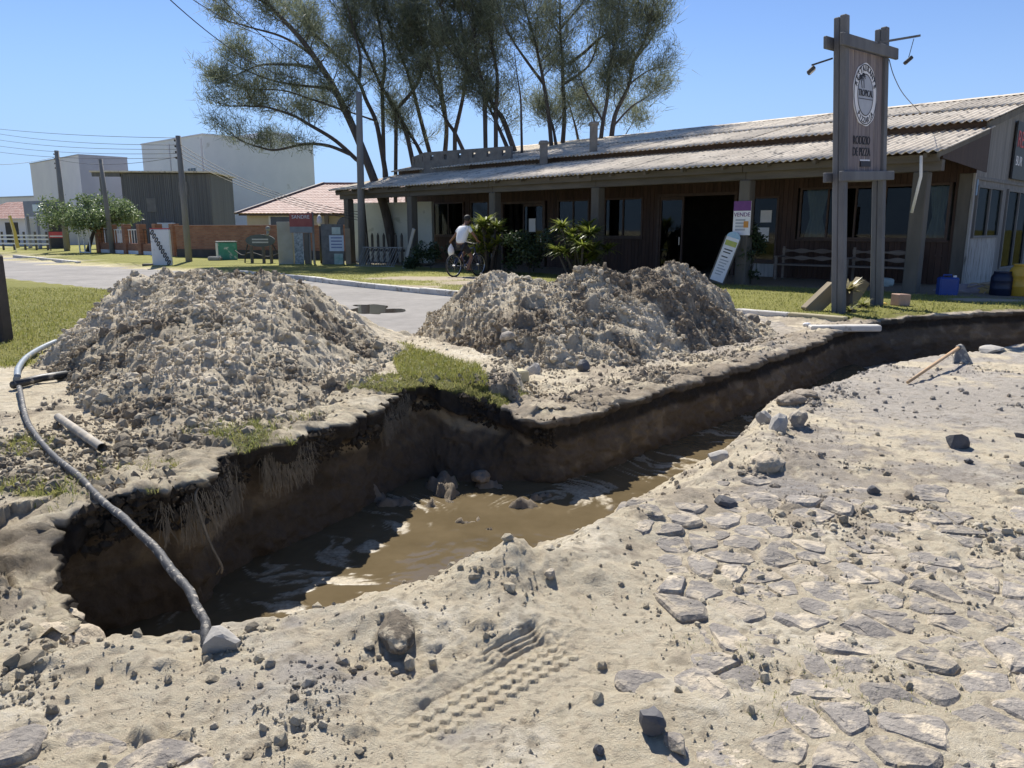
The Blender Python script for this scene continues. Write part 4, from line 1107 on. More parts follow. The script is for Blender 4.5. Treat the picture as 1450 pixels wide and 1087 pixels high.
# ================================================================== GRASS
def blades(n_, x, y, z, h, w, bend, seed):
    r = np.random.default_rng(seed); a = r.random(n_) * 2 * PI; b = r.random(n_) * 2 * PI
    dx, dy = np.cos(a) * w / 2, np.sin(a) * w / 2; lx, ly = np.cos(b) * bend * h, np.sin(b) * bend * h
    v = np.empty((n_, 5, 3))
    v[:, 0] = np.stack([x - dx, y - dy, z], 1); v[:, 1] = np.stack([x + dx, y + dy, z], 1)
    v[:, 2] = np.stack([x - dx * .7 + lx * .35, y - dy * .7 + ly * .35, z + h * .6], 1); v[:, 3] = np.stack([x + dx * .7 + lx * .35, y + dy * .7 + ly * .35, z + h * .6], 1)
    v[:, 4] = np.stack([x + lx, y + ly, z + h * (1 - .25 * bend)], 1)
    o = (np.arange(n_) * 5)[:, None]
    f = np.concatenate([o + np.array([0, 1, 3]), o + np.array([0, 3, 2]), o + np.array([2, 3, 4])])
    return v.reshape(-1, 3), f
GRASS = M_leaf('lawn_grass', (.18, .205, .042), (.34, .315, .10), .6, .45)
GRASSD = M_leaf('rank_grass', (.16, .20, .04), (.38, .34, .13), .6, .5)
def grass_area(label, name, xr, yr, n_, mask, h0, h1, w, matl, seed, zoff=0.0):
    r = np.random.default_rng(seed); x = r.uniform(*xr, n_); y = r.uniform(*yr, n_)
    k = r.random(n_) < mask(x, y); x, y = x[k], y[k]
    h = r.uniform(h0, h1, len(x)) * (1 + .5 * fbm(x * 2, y * 2, 2, seed)); ww = w * r.uniform(.6, 1.3, len(x))
    v, f = blades(len(x), x, y, ground_zs(x, y) - .005 + zoff, h, ww, r.uniform(.2, 1.1, len(x)), seed + 1)
    return tag(np_mesh(name, v, f, matl), label, 'grass', kind='stuff')
def tuft_only(x, y):
    return verge_mask(x, y) * ((x > -4.4) & (y < 5.8))
grass_area('short mown grass on the corner verge behind the black hose', 'verge_grass', (-12, -4.3), (6.9, 17), 60000, lambda x, y: verge_mask(x, y) * np.clip(1.6 - y / 14, .3, 1), .03, .065, .010, GRASS, 401)
grass_area('small bright grass patch between the two sand heaps', 'patch_grass', (-1.7, .05), (5.8, 10.4), 30000, lambda x, y: verge_mask(x, y) * (y > 5.95), .03, .08, .007, GRASS, 402)
grass_area('ragged grass tufts on the near lips of the trench', 'lip_grass', (-4.4, -.6), (2.9, 6.2), 40000, tuft_only, .02, .07, .005, GRASSD, 403)
def lawn_m(x, y):
    tl = (x - 9.0) * .7071 + (y - 17.15) * .7071
    c = ground_colour(x, y, np.zeros_like(x))
    return lawn_mask_far(x, y) * (tl < .1) * np.clip((c[:, 1] - c[:, 0]) * 14 + .75, 0, 1)
grass_area('lawn strip in front of the restaurant', 'lawn_grass', (-9, 13), (12.2, 27), 140000, lambda x, y: lawn_m(x, y) * np.clip(1.5 - y / 22, .25, 1), .025, .06, .013, GRASS, 404)
# weeds in the joints of the paving
def weeds(x, y):
    return sstep(.25, .6, fbm(x * 2.2, y * 2.2, 3, 405)) * np.exp(-((x - 1.1) / .9) ** 2 - ((y - 2.3) / .6) ** 2)
grass_area('thin dry weeds between the cobblestones', 'paving_weeds', (.2, 3), (1.75, 3.6), 9000, weeds, .008, .028, .0025, GRASSD, 406)
# grass and roots hanging from the turf lip
n_ = 5200; r = np.random.default_rng(410)
si = r.integers(int(np.searchsorted(ts, 1.0)), int(np.searchsorted(ts, 4.6)), n_)
si = si[fbm(ts[si] * 5, ts[si] * 0, 3, 413) > .0]; n_ = len(si); kf = r.random(n_)
lipx, lipy = Tt[si, 0] - On[si, 0] * .06, Tt[si, 1] - On[si, 1] * .06
v = []; 
hang = r.uniform(.03, .10, n_) * (1 + .8 * fbm(ts[si] * 3, ts[si] * 0, 3, 411)); upz = tz_s[si] - r.uniform(.02, .22, n_)
j1 = r.normal(0, .02, n_); j2 = r.normal(0, .02, n_)
w = .0014
tx, ty = -On[si, 1], On[si, 0]
V = np.empty((n_, 4, 3))
ox, oy = lipx - On[si, 0] * r.uniform(0, .05, n_), lipy - On[si, 1] * r.uniform(0, .05, n_)
V[:, 0] = np.stack([ox - tx * w, oy - ty * w, upz], 1); V[:, 1] = np.stack([ox + tx * w, oy + ty * w, upz], 1)
V[:, 2] = np.stack([ox + tx * (w + j1) - On[si, 0] * .015, oy + ty * (w + j1) - On[si, 1] * .015, upz - hang], 1); V[:, 3] = np.stack([ox - tx * (w - j1) - On[si, 0] * .015, oy - ty * (w - j1) - On[si, 1] * .015, upz - hang], 1)
rt = np_mesh('hanging_roots', V.reshape(-1, 3), np.arange(n_ * 4).reshape(-1, 4), ROOT)
tag(rt, 'fine roots hanging out of the cut turf edge', 'roots', kind='stuff')
# dark soil crumbs clinging under the turf
n_ = 5200
si = r.integers(int(np.searchsorted(ts, 1.0)), int(np.searchsorted(ts, 5.6)), n_)
si = si[fbm(ts[si] * 3, ts[si] * 0, 3, 414) + r.normal(0, .3, n_) > -.1]; n_ = len(si)
dz = r.uniform(.0, .30, n_) ** 1.3; R = np.clip(.008 * (1 - r.random(n_) * .99) ** -.42, 0, .035)
ou = .07 + .04 * fbm(ts[si] * 6, dz * 9, 2, 412)
P = np.stack([Tt[si, 0] - On[si, 0] * ou, Tt[si, 1] - On[si, 1] * ou, tz_s[si] - dz], 1)
tag(crumbs(P, R, 'turf_crumbs', None, EARTH, np.array([.065, .052, .038]) * (.6 + .9 * r.random((n_, 1))), True), 'dark topsoil crumbs clinging under the turf edge', 'crumbs')

# turf growing to the very edge of the cut
r = np.random.default_rng(420); n_ = 90000
ri = r.integers(4, 21, n_); ci = r.integers(0, CAPX.shape[1], n_)
k = r.random(n_) < CAPG[ri, ci] * .8 * (np.hypot(CAPX[ri, ci], CAPY[ri, ci]) < 9)
ri, ci = ri[k], ci[k]
x = CAPX[ri, ci] + r.normal(0, .012, len(ri)); y = CAPY[ri, ci] + r.normal(0, .012, len(ri))
v, f = blades(len(x), x, y, CAPZ[ri, ci] - .008, r.uniform(.015, .06, len(x)), .0045 * r.uniform(.6, 1.3, len(x)), r.uniform(.4, 1.5, len(x)), 421)
tag(np_mesh('edge_turf', v, f, GRASSD), 'ragged turf along the far lip of the trench', 'grass', kind='stuff')

r = np.random.default_rng(430); n_ = 2600
x = r.uniform(-3.4, -1.6, n_); y = r.uniform(2.3, 4.6, n_)
k = (np.abs(fbm(x * 2.2, y * 2.2, 3, 431)) < .35) & (edge_depth(x, y) < .1); x, y = x[k], y[k]
dT = seg_dist(x, y, FT); ci = np.array([int(np.argmin((Tt[:, 0] - a) ** 2 + (Tt[:, 1] - b) ** 2)) for a, b in zip(x, y)])
z = np.where(dT < .55, np.maximum(ground_zs(x, y), tz_s[ci] + .01), ground_zs(x, y))
R = np.clip(.006 * (1 - r.random(len(x)) * .99) ** -.45, 0, .045)
tag(crumbs(np.stack([x, y, z + R * .2], 1), R, 'bank_rubble', None, EARTH, ground_colour(x, y, np.zeros_like(x), False) * (.6 + .45 * r.random((len(x), 1)))), 'broken earth rubble on the bare bank beside the black hose', 'rubble')

# earth spilling from the feet of the heaps to the lip of the cut
r = np.random.default_rng(440); n_ = 26000
x = np.concatenate([r.uniform(-3.4, -1.0, n_ // 2), r.uniform(-.2, 3.6, n_ // 2)]); y = np.concatenate([r.uniform(3.6, 6.4, n_ // 2), r.uniform(6.2, 10.8, n_ // 2)])
dT = seg_dist(x, y, FT)
k = (edge_depth(x, y) < .05) & (r.random(n_) < np.clip(.15 + .9 * sstep(-.2, .35, fbm(x * 2.6, y * 2.6, 3, 441)), 0, 1)) & (dT < 1.5) & ((x < -.9) | (y > x * 1.1 + 5.4)); x, y, dT = x[k], y[k], dT[k]
ci = np.searchsorted(ts, 0) + np.array([int(np.argmin((Tt[::4, 0] - a) ** 2 + (Tt[::4, 1] - b) ** 2)) * 4 for a, b in zip(x, y)])
z = np.where(dT < .6, np.maximum(ground_zs(x, y), tz_s[np.clip(ci, 0, len(tz_s) - 1)] + .012), ground_zs(x, y))
R = np.clip(.006 * (1 - r.random(len(x)) * .995) ** -.42, 0, .045)
P = np.stack([x, y, z + R * .2], 1); tn = np.array([.46, .39, .285]) * (.55 + .7 * r.random((len(x), 1))); big = R > .012
tag(crumbs(P[big], R[big], 'spilt_clods', None, EARTH, tn[big]), 'larger earth clods spilt between the heaps and the trench lip', 'clods')
tag(crumbs(P[~big], R[~big], 'heap_spill', None, EARTH, tn[~big], True), 'crumbly earth spilt between the heaps and the trench lip', 'crumbs')
# ================================================================== RESTAURANT
R45 = math.radians(-45)
OX, OY, OZ = 9.0, 17.15, .10
rest = empty('restaurant', (OX, OY, OZ), R45, 'long dark wooden restaurant with veranda and corrugated grey roof', 'restaurant')
WD_POST = mat('weathered_post', (.085, .078, .066), (.15, .136, .112), 3, .85, .5, .01, (1, 1, .25), rand=.12, bscale=30)
WD_DARK = mat('brown_plank', (.04, .021, .015), (.075, .042, .029), 4, .75, .4, .006, (4, 4, .35), rand=.22, bscale=14)
WD_GREY = mat('grey_plank', (.16, .153, .142), (.25, .24, .222), 4, .85, .4, .006, (4, 4, .35), rand=.15, bscale=14)
WD_FRAME = mat('dark_frame', (.05, .03, .022), (.09, .055, .04), 6, .6)
BEAMM = mat('beam_wood', (.075, .067, .057), (.14, .124, .106), 2.5, .85, .5, .01, (.3, 2, 2), rand=.1, bscale=16)
FIBRO = mat('fibre_cement', (.50, .43, .335), (.70, .615, .49), 1.3, .9, .45, .008, spots=((.22, .195, .16), 2.6, .55), rand=.16, bscale=22)
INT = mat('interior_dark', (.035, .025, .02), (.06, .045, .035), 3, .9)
PAINTW = mat('dirty_white_board', (.30, .29, .27), (.42, .41, .385), 3, .8, .3, .004, (4, 4, .4), spots=((.15, .145, .12), 1.5, .55), rand=.1)
def glass_mat(name, tint=(.55, .6, .6), op=.30):
    m = bpy.data.materials.new(name); m.use_nodes = True; n = NT(m)
    gl = n.new('ShaderNodeBsdfGlossy'); gl.inputs['Roughness'].default_value = .02
    n.lk(n.ramp(n.noise(n.co('Object'), 1.5), [(.3, (.85, .88, .9)), (.7, (.98, .98, .98))]), gl.inputs['Color'])
    tr = n.new('ShaderNodeBsdfTransparent'); tr.inputs[0].default_value = (*tint, 1)
    fr = n.new('ShaderNodeFresnel'); fr.inputs[0].default_value = 1.42
    mx = n.new('ShaderNodeMixShader'); n.lk(n.math('MINIMUM', n.math('MULTIPLY', fr.outputs[0], .5), .035), mx.inputs[0])
    n.lk(tr.outputs[0], mx.inputs[1]); n.lk(gl.outputs[0], mx.inputs[2]); n.lk(mx.outputs[0], n.n['Material Output'].inputs[0])
    return m
GLASS = glass_mat('window_glass')
WT = 3.3
# posts
for lx in (-22.4, -18.1, -13.55, -9.1, -4.25, -.12):
    w = .15 if lx > -20 else .16
    MB().bbox(lx - w, -.15, -.15, lx + w, .15, 2.62, .02).build('post', WD_POST, rest)
# front beam in lengths, boards over it, rafters
for a, b in ((-22.9, -18.1), (-18.1, -13.55), (-13.55, -9.1), (-9.1, -4.25), (-4.25, .28)):
    MB().bbox(a + .004, -.11, 2.62, b - .004, .09, 2.86, .012).build('beam', BEAMM, rest)
    MB().bbox(a + .01, -.30, 2.80 + rnd.uniform(-.01, .01), b - .01, -.26, 2.965, .006).build('fascia_board', BEAMM, rest)
rme = MB().add([(0, -.5, 2.90), (.07, -.5, 2.90), (.07, 3.2, 3.71), (0, 3.2, 3.71), (0, -.5, 3.0), (.07, -.5, 3.0), (.07, 3.2, 3.81), (0, 3.2, 3.81)], [(3, 2, 1, 0), (4, 5, 6, 7), (0, 1, 5, 4), (1, 2, 6, 5), (2, 3, 7, 6), (3, 0, 4, 7)]).mesh('rafter', BEAMM)
for k in range(20): inst('rafter', rme, rest, (-22.6 + k * 1.19, 0, -.03))
# corrugated sheets
def sheet_mesh(y0, z0, y1, z1, width=1.062, period=.177, amp=.024, per=10):
    nx_ = int(round(width / period)) * per + 1; ny_ = 5
    v = []; f = []
    for j in range(ny_):
        t = j / (ny_ - 1)
        for i in range(nx_):
            xx = i * width / (nx_ - 1) * 1.03; v.append((xx, y0 + (y1 - y0) * t, z0 + (z1 - z0) * t + amp * math.cos(2 * PI * xx / period)))
    o = len(v)
    v += [(a, b, c - .008) for a, b, c in v]
    for j in range(ny_ - 1):
        for i in range(nx_ - 1):
            a = j * nx_ + i; f.append((a, a + 1, a + nx_ + 1, a + nx_)); f.append((o + a, o + a + nx_, o + a + nx_ + 1, o + a + 1))
    for i in range(nx_ - 1): f.append((i, o + i, o + i + 1, i + 1))
    for j in range(ny_ - 1):
        a = j * nx_; f.append((a, a + nx_, o + a + nx_, o + a)); a = j * nx_ + nx_ - 1; f.append((a, o + a, o + a + nx_, a + nx_))
    me = MB().add(v, f).mesh('roof_sheet', FIBRO, True)
    return me
s1 = sheet_mesh(-.6, 2.985, 2.95, 3.76); s2 = sheet_mesh(2.62, 3.90, 5.5, 4.555); s3 = sheet_mesh(5.3, 4.54, 8.1, 5.165)
s4 = sheet_mesh(8.05, 5.15, 13.6, 3.9)
NS = 22
for k in range(NS):
    x = -22.95 + k * 1.062
    for me in (s1, s2, s3, s4):
        inst('roof_sheet', me, rest, (x, rnd.uniform(-.02, .02), rnd.uniform(-.004, .004) + (.004 if k % 2 else 0)), (0, rnd.gauss(0, .002), rnd.gauss(0, .002)))
rme = MB().prism([(7.85, 5.14), (8.07, 5.21), (8.3, 5.13), (8.07, 5.19)], -23, .5, 'x').build('ridge_cap', FIBRO, rest)
# fixing bolts in rows would be too small to see; the step between the two roofs is boarded, coloured dark to deepen its shadow gap
MB().box(-22.9, 3.0, 3.70, .29, 3.05, 3.93).build('shadow_gap_board', WD_FRAME, rest)
# wall openings: (x0, x1, z0, z1, kind)
OPEN = [(-21.8, -18.85, 1.12, 2.52, 'w'), (-18.42, -17.32, 1.12, 2.52, 'w'), (-16.58, -14.23, 0, 2.45, 'd'), (-13.62, -12.11, 1.12, 2.45, 'w'), (-11.44, -9.79, 1.12, 2.45, 'w'),
        (-9.2, -6.32, 0, 2.52, 'd'), (-5.83, -4.98, .45, 2.35, 'w'), (-4.36, -.44, 1.12, 2.55, 'w')]
pw = .145; pl_cache = {}
def plank(parent, x, y, z0, z1, matl, axis='x', w=pw):
    key = (round(z1 - z0, 2), matl.name, axis, w)
    if key not in pl_cache:
        h = z1 - z0
        pl_cache[key] = (MB().bbox(.003, -.012, 0, w - .003, .012, h, .004) if axis == 'x' else MB().bbox(-.012, .003, 0, .012, w - .003, h, .004)).mesh('plank', matl)
    inst('plank', pl_cache[key], parent, (x, y + rnd.uniform(-.003, .003), z0))
x = -22.85
while x < -.02:
    xm = x + pw / 2; op = [o for o in OPEN if o[0] - .02 < xm < o[1] + .02]
    if op:
        o = op[0]
        if o[2] > 0: plank(rest, x, WT, -.1, o[2], WD_DARK)
        plank(rest, x, WT, o[3], 3.85, WD_DARK)
    else: plank(rest, x, WT, -.1, 3.85, WD_DARK)
    x += pw
CURT = mat('curtain', (.62, .60, .56), (.75, .73, .7), 3, .9)
def window(parent, x0, x1, z0, z1, mull, axis='x', y=WT, curt=()):
    wn_ = empty('window', (0, 0, 0)); wn_.parent = parent
    f = MB(); t = .06
    for a, b, c, d in ((x0, x0 + t, z0, z1), (x1 - t, x1, z0, z1), (x0 + t, x1 - t, z0, z0 + t), (x0 + t, x1 - t, z1 - t, z1)): f.box(a, y - .045, c, b, y + .045, d)
    n_ = mull; ww = (x1 - x0 - 2 * t) / n_
    for k in range(1, n_): f.box(x0 + t + k * ww - .025, y - .035, z0 + t, x0 + t + k * ww + .025, y + .035, z1 - t)
    f.build('frame', WD_FRAME, wn_)
    for k in range(n_):
        xx = x0 + t + k * ww
        MB().box(xx + .003, y - .004, z0 + t, xx + ww - .003, y + .004, z1 - t).build('pane', GLASS, wn_)
    MB().bbox(x0 - .05, y - .09, z0 - .05, x1 + .05, y - .05, z0 - .002, .005).build('sill', WD_FRAME, wn_)
    for a, b in curt:
        v = []; fc = []; N = 24
        for i in range(N + 1):
            t_ = i / N; xx = a + (b - a) * t_; dy = .03 * math.sin(t_ * 26)
            pinch = .5 * (b - a) * .35 * (1 - abs(2 * .45 - 1))
            v += [(xx, y + .14 + dy, z0 + .02), (xx * .0 + (a + b) / 2 + (xx - (a + b) / 2) * .55, y + .14 + dy, z0 + (z1 - z0) * .42), (xx, y + .14 + dy, z1)]
            if i: k = 3 * i; fc += [(k - 3, k, k + 1, k - 2), (k - 2, k + 1, k + 2, k - 1)]
        MB().add(v, fc).build('curtain', CURT, wn_, True)
    return wn_
window(rest, -21.8, -18.85, 1.12, 2.52, 3); window(rest, -18.42, -17.32, 1.12, 2.52, 1)
window(rest, -13.62, -12.11, 1.12, 2.45, 2); window(rest, -11.44, -9.79, 1.12, 2.45, 2)
window(rest, -5.83, -4.98, .45, 2.35, 1); window(rest, -4.36, -.44, 1.12, 2.55, 5, curt=((-4.25, -3.6), (-1.0, -.5)))
# doors: glazed leaf and open leaf
def door(x0, x1, z1, n_, shut):
    dr = empty('door', (0, 0, 0)); dr.parent = rest
    f = MB()
    for a, b, c, d in ((x0, x0 + .09, 0, z1), (x1 - .09, x1, 0, z1), (x0 + .09, x1 - .09, z1 - .09, z1)): f.box(a, WT - .06, c, b, WT + .06, d)
    f.build('frame', WD_FRAME, dr)
    ww = (x1 - x0 - .18) / n_
    for k in range(n_):
        if k in shut:
            a = x0 + .09 + k * ww
            g_ = MB()
            for p, q_, c, d in ((a, a + .06, .01, z1 - .1), (a + ww - .06, a + ww, .01, z1 - .1), (a + .06, a + ww - .06, .01, .18), (a + .06, a + ww - .06, z1 - .2, z1 - .1)): g_.box(p, WT - .03, c, q_, WT + .03, d)
            g_.build('leaf', WD_FRAME, dr)
            MB().box(a + .06, WT - .005, .18, a + ww - .06, WT + .005, z1 - .2).build('pane', GLASS, dr)
            MB().tube([(a + ww - .1, WT - .06, .9), (a + ww - .1, WT - .06, 1.15)], .012, 8).build('handle', mat('steel', (.5, .5, .5), (.6, .6, .6), 9, .3, metal=1.0), dr)
door(-16.58, -14.23, 2.45, 2, (1,)); door(-9.2, -6.32, 2.52, 3, (0,))
MB().box(-5.78, WT - .02, -.05, -5.03, WT + .02, .42).build('white_panel', PAINTW, rest)
# interior
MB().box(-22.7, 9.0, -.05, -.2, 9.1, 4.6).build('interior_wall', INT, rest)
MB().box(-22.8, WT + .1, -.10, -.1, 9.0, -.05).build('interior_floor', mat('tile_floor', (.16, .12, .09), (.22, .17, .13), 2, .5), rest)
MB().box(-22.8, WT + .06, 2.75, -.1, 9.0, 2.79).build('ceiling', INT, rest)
MB().box(-22.88, WT + .02, -.1, -22.82, 12.9, 3.7).build('side_wall', WD_DARK, rest)
MB().box(-22.8, 12.8, -.1, -.1, 12.9, 3.7).build('rear_wall', WD_DARK, rest)
MB().box(-1.5, WT + .5, -.05, -1.4, 9.0, 2.75).build('added_blocker', INT, rest)  # added dark wall, blocks the bright lawn showing through the gable windows
# gable side with weathered boards, corner board and windows
GX_ = .03
gw = [(3.55, 5.9, 1.18, 2.48), (6.45, 9.0, .3, 2.48)]
y = WT + .02
while y < 12.85:
    ym = y + .08; op = [o for o in gw if o[0] - .02 < ym < o[1] + .02]
    top = 3.85 + (ym - 2.72) * .2285 if ym < 8.07 else 5.15 - (ym - 8.07) * .225
    top = round(min(top, 5.05) * 2) / 2 - .06 if False else round(top - .14, 1)
    low = PAINTW if ym < 6.2 else WD_GREY
    if op:
        plank(rest, GX_, y, -.1, op[0][2], low, 'y', .16); plank(rest, GX_, y, op[0][3], top, WD_GREY, 'y', .16)
    else: plank(rest, GX_, y, -.1, top, WD_GREY, 'y', .16)
    y += .16
MB().bbox(.0, WT - .06, -.12, .07, WT + .015, 2.75, .01).build('corner_board', PAINTW, rest)
MB().bbox(-.30, WT - .05, -.12, -.003, WT - .015, 2.75, .01).build('corner_board', WD_POST, rest)
MB().bbox(.045, 3.3, 2.60, .075, 9.3, 2.68, .008).build('belt_board', WD_GREY, rest)
for (a, b, c, d) in gw:
    wn_ = empty('window', (0, 0, 0)); wn_.parent = rest; f = MB()
    for p, q_, e_, g_ in ((a, a + .06, c, d), (b - .06, b, c, d), (a + .06, b - .06, c, c + .06), (a + .06, b - .06, d - .06, d), ((a + b) / 2 - .03, (a + b) / 2 + .03, c + .06, d - .06)): f.box(GX_ - .05, p, e_, GX_ + .05, q_, g_)
    f.build('frame', WD_GREY, wn_)
    for p, q_ in ((a + .06, (a + b) / 2 - .03), ((a + b) / 2 + .03, b - .06)): MB().box(GX_ - .005, p, c + .06, GX_ + .005, q_, d - .06).build('pane', GLASS, wn_)
# barge boards of both roofs
MB().add([(.30, -.58, 2.86), (.34, -.58, 2.86), (.34, 2.9, 3.62), (.30, 2.9, 3.62), (.30, -.58, 2.97), (.34, -.58, 2.97), (.34, 2.9, 3.73), (.30, 2.9, 3.73)], [(3, 2, 1, 0), (4, 5, 6, 7), (0, 1, 5, 4), (1, 2, 6, 5), (2, 3, 7, 6), (3, 0, 4, 7)]).build('barge_board', WD_POST, rest)
MB().add([(.30, 2.75, 3.70), (.34, 2.75, 3.70), (.34, 8.05, 4.91), (.30, 8.05, 4.91), (.30, 2.75, 3.87), (.34, 2.75, 3.87), (.34, 8.05, 5.08), (.30, 8.05, 5.08)], [(3, 2, 1, 0), (4, 5, 6, 7), (0, 1, 5, 4), (1, 2, 6, 5), (2, 3, 7, 6), (3, 0, 4, 7)]).build('barge_board', WD_POST, rest)
# veranda end wall panel between roof levels at the right: boarded triangle
v = [(.26, -.1, 2.88), (.26, 3.28, 2.75), (.26, 3.28, 3.78), (.26, -.1, 2.98)]
MB().add(v + [(a + .02, b, c) for a, b, c in v], [(0, 1, 2, 3), (7, 6, 5, 4), (0, 4, 5, 1), (1, 5, 6, 2), (2, 6, 7, 3), (3, 7, 4, 0)]).build('end_boarding', WD_DARK, rest)
# white downpipe
MB().tube([(-.02, -.52, 2.92), (.0, -.48, 2.5), (-.15, -.35, 1.75)], .032, 10).build('drainpipe', mat('white_pvc', (.72, .7, .66), (.8, .79, .76), 5, .5), rest, True)
# number plate at the corner
pl = MB().box(.08, 3.32, 2.22, .09, 3.44, 2.60).build('corner_sign', mat('faded_blue', (.12, .2, .3), (.2, .3, .42), 6, .6), rest)
# painted side sign, only its first letters come into view
BLACKP = mat('sign_dark', (.03, .03, .035), (.06, .06, .06), 4, .6)
REDP = mat('sign_red', (.45, .05, .06), (.55, .08, .08), 5, .6)
WHITEP = mat('sign_white', (.72, .71, .70), (.82, .81, .80), 5, .6)
ss = empty('side_sign', (OX, OY, OZ), R45, 'dark side sign with red and white letters on the gable wall', 'sign')
MB().box(.085, 6.35, 2.75, .13, 10.3, 4.25).build('panel', BLACKP, ss)
def put_text(body, size, loc, matl, parent, rot, name='lettering', ext=.004, align='CENTER', sx=1.0):
    me = text_mesh(body, size, ext, align); me.materials.clear(); me.materials.append(matl)
    return inst(name, me, parent, loc, rot, (sx, 1, 1))
put_text('RES', .62, (.136, 6.45, 3.78), REDP, ss, (PI / 2, 0, PI / 2), align='LEFT')
put_text('BUR', .36, (.136, 6.5, 3.22), WHITEP, ss, (PI / 2, 0, PI / 2), align='LEFT')
# brick vent parapet, chimneys behind the roof
BLOCK = mat('cement_block', (.15, .14, .125), (.24, .225, .20), 4, .9, .4, .008, rand=.1)
par = empty('vent_parapet', (0, 0, 0), 0, 'low cement parapet pierced by square vents behind the roof', 'parapet')
def parapet(p0, p1, z0, z1, n_, nm='wall'):
    d = Vector((p1[0] - p0[0], p1[1] - p0[1], 0)); L = d.length; d.normalize(); a = math.atan2(d.y, d.x); s_ = L / n_
    m_ = MB(); h = .16; hw = .17
    m_.box(0, -.06, z0, L, .06, z1 - .34)
    m_.box(0, -.06, z1 - .14, L, .06, z1)
    for k in range(n_ + 1):
        c = k * s_; m_.box(max(0, c - (s_ - hw) / 2), -.058, z1 - .342, min(L, c + (s_ - hw) / 2), .058, z1 - .138)
    o = m_.build(nm, BLOCK, par); o.location = (p0[0], p0[1], 0); o.rotation_euler = (0, 0, a)
pa = at(603, 216, 33.5); pb = at(725, 211, 31.0); pc_ = at(640, 216, 36.5)
parapet((pa.x, pa.y), (pb.x, pb.y), 3.0, 4.66, 6); parapet((pa.x, pa.y), (pa.x - .8, pa.y + 2.2), 3.0, 4.66, 3)
parapet((pa.x - .8, pa.y + 2.2), (pb.x + .4, pb.y + 2.3), 3.0, 4.66, 6)
def chimney(px, py0, Y, w, z0, label):
    p = at(px, py0, Y); o = MB().bbox(-w / 2, -w / 2, z0, w / 2, w / 2, p.z, .02).bbox(-w / 2 - .04, -w / 2 - .04, p.z - .12, w / 2 + .04, w / 2 + .04, p.z - .04, .01).build('chimney', BLOCK)
    o.location = (p.x, p.y, 0); tag(o, label, 'chimney')
chimney(770, 199, 28.6, .28, 3.6, 'short square chimney behind the restaurant ridge next to the vent parapet')
chimney(841, 172, 28.0, .26, 3.6, 'taller slim chimney behind the restaurant ridge under the right trees')

# ---- benches on the veranda
BENCHM = mat('bench_wood', (.15, .12, .10), (.25, .21, .175), 4, .8, .3, .005, (.4, 3, 3), rand=.1)
def bench(lx, label, L=1.75):
    b = empty('bench', (OX + (lx) * .7071 + 2.72 * .7071, OY - lx * .7071 + 2.72 * .7071, OZ), R45, label, 'bench', 'veranda benches')
    for k in range(3): MB().bbox(-L / 2, -.28 + k * .16, .40, L / 2, -.14 + k * .16, .44, .006).build('seat_slat', BENCHM, b)
    for z_ in (.60, .80):
        pts = []; N = 28
        for i in range(N + 1):
            t_ = i / N; w_ = .045 + .022 * math.cos(t_ * 6 * PI); pts.append((-L / 2 + L * t_, z_ + w_))
        for i in range(N, -1, -1):
            t_ = i / N; w_ = .045 + .022 * math.cos(t_ * 6 * PI); pts.append((-L / 2 + L * t_, z_ - w_))
        m_ = MB(); n_ = N + 1
        for i in range(N): m_.add([(pts[i][0], .22, pts[i][1]), (pts[i + 1][0], .22, pts[i + 1][1]), (pts[-2 - i][0], .22, pts[-2 - i][1]), (pts[-1 - i][0], .22, pts[-1 - i][1])] + [(pts[i][0], .25, pts[i][1]), (pts[i + 1][0], .25, pts[i + 1][1]), (pts[-2 - i][0], .25, pts[-2 - i][1]), (pts[-1 - i][0], .25, pts[-1 - i][1])], [(0, 1, 2, 3), (7, 6, 5, 4), (0, 4, 5, 1), (2, 6, 7, 3)])
        m_.build('back_rail', BENCHM, b)
    for sx_ in (-1, 1):
        xx = sx_ * (L / 2 - .06)
        MB().box(xx - .035, .20, -.1, xx + .035, .218, .92).build('back_post', BENCHM, b)
        MB().box(xx - .035, -.27, -.1, xx + .035, -.21, .62).build('leg', BENCHM, b)
        MB().box(xx - .04, -.30, .621, xx + .04, .20, .66).build('armrest', BENCHM, b)
    return b
bench(-1.75, 'wooden bench with wavy back rails beside the thick right veranda post'); bench(-3.75, 'wooden bench with wavy back rails in deep shade near the doorway')

# ================================================================== TALL WOODEN SIGN
SGN = mat('sign_timber', (.082, .085, .092), (.15, .153, .16), 3, .85, .5, .008, (1, 1, .22), rand=.08, bscale=30)
SGP = mat('sign_plank', (.13, .108, .11), (.215, .185, .185), 4, .8, .4, .006, (4, 4, .3), spots=((.30, .25, .22), .8, .60), rand=.2, bscale=14)
sg = empty('restaurant_sign', (5.62, 13.2, .08), R45 + PI / 2, 'tall wooden two post sign with a round restaurant emblem', 'sign')
sg.rotation_euler = (Matrix.Rotation(math.radians(-4.2), 4, 'Y') @ Matrix.Rotation(math.radians(45), 4, 'Z')).to_euler()
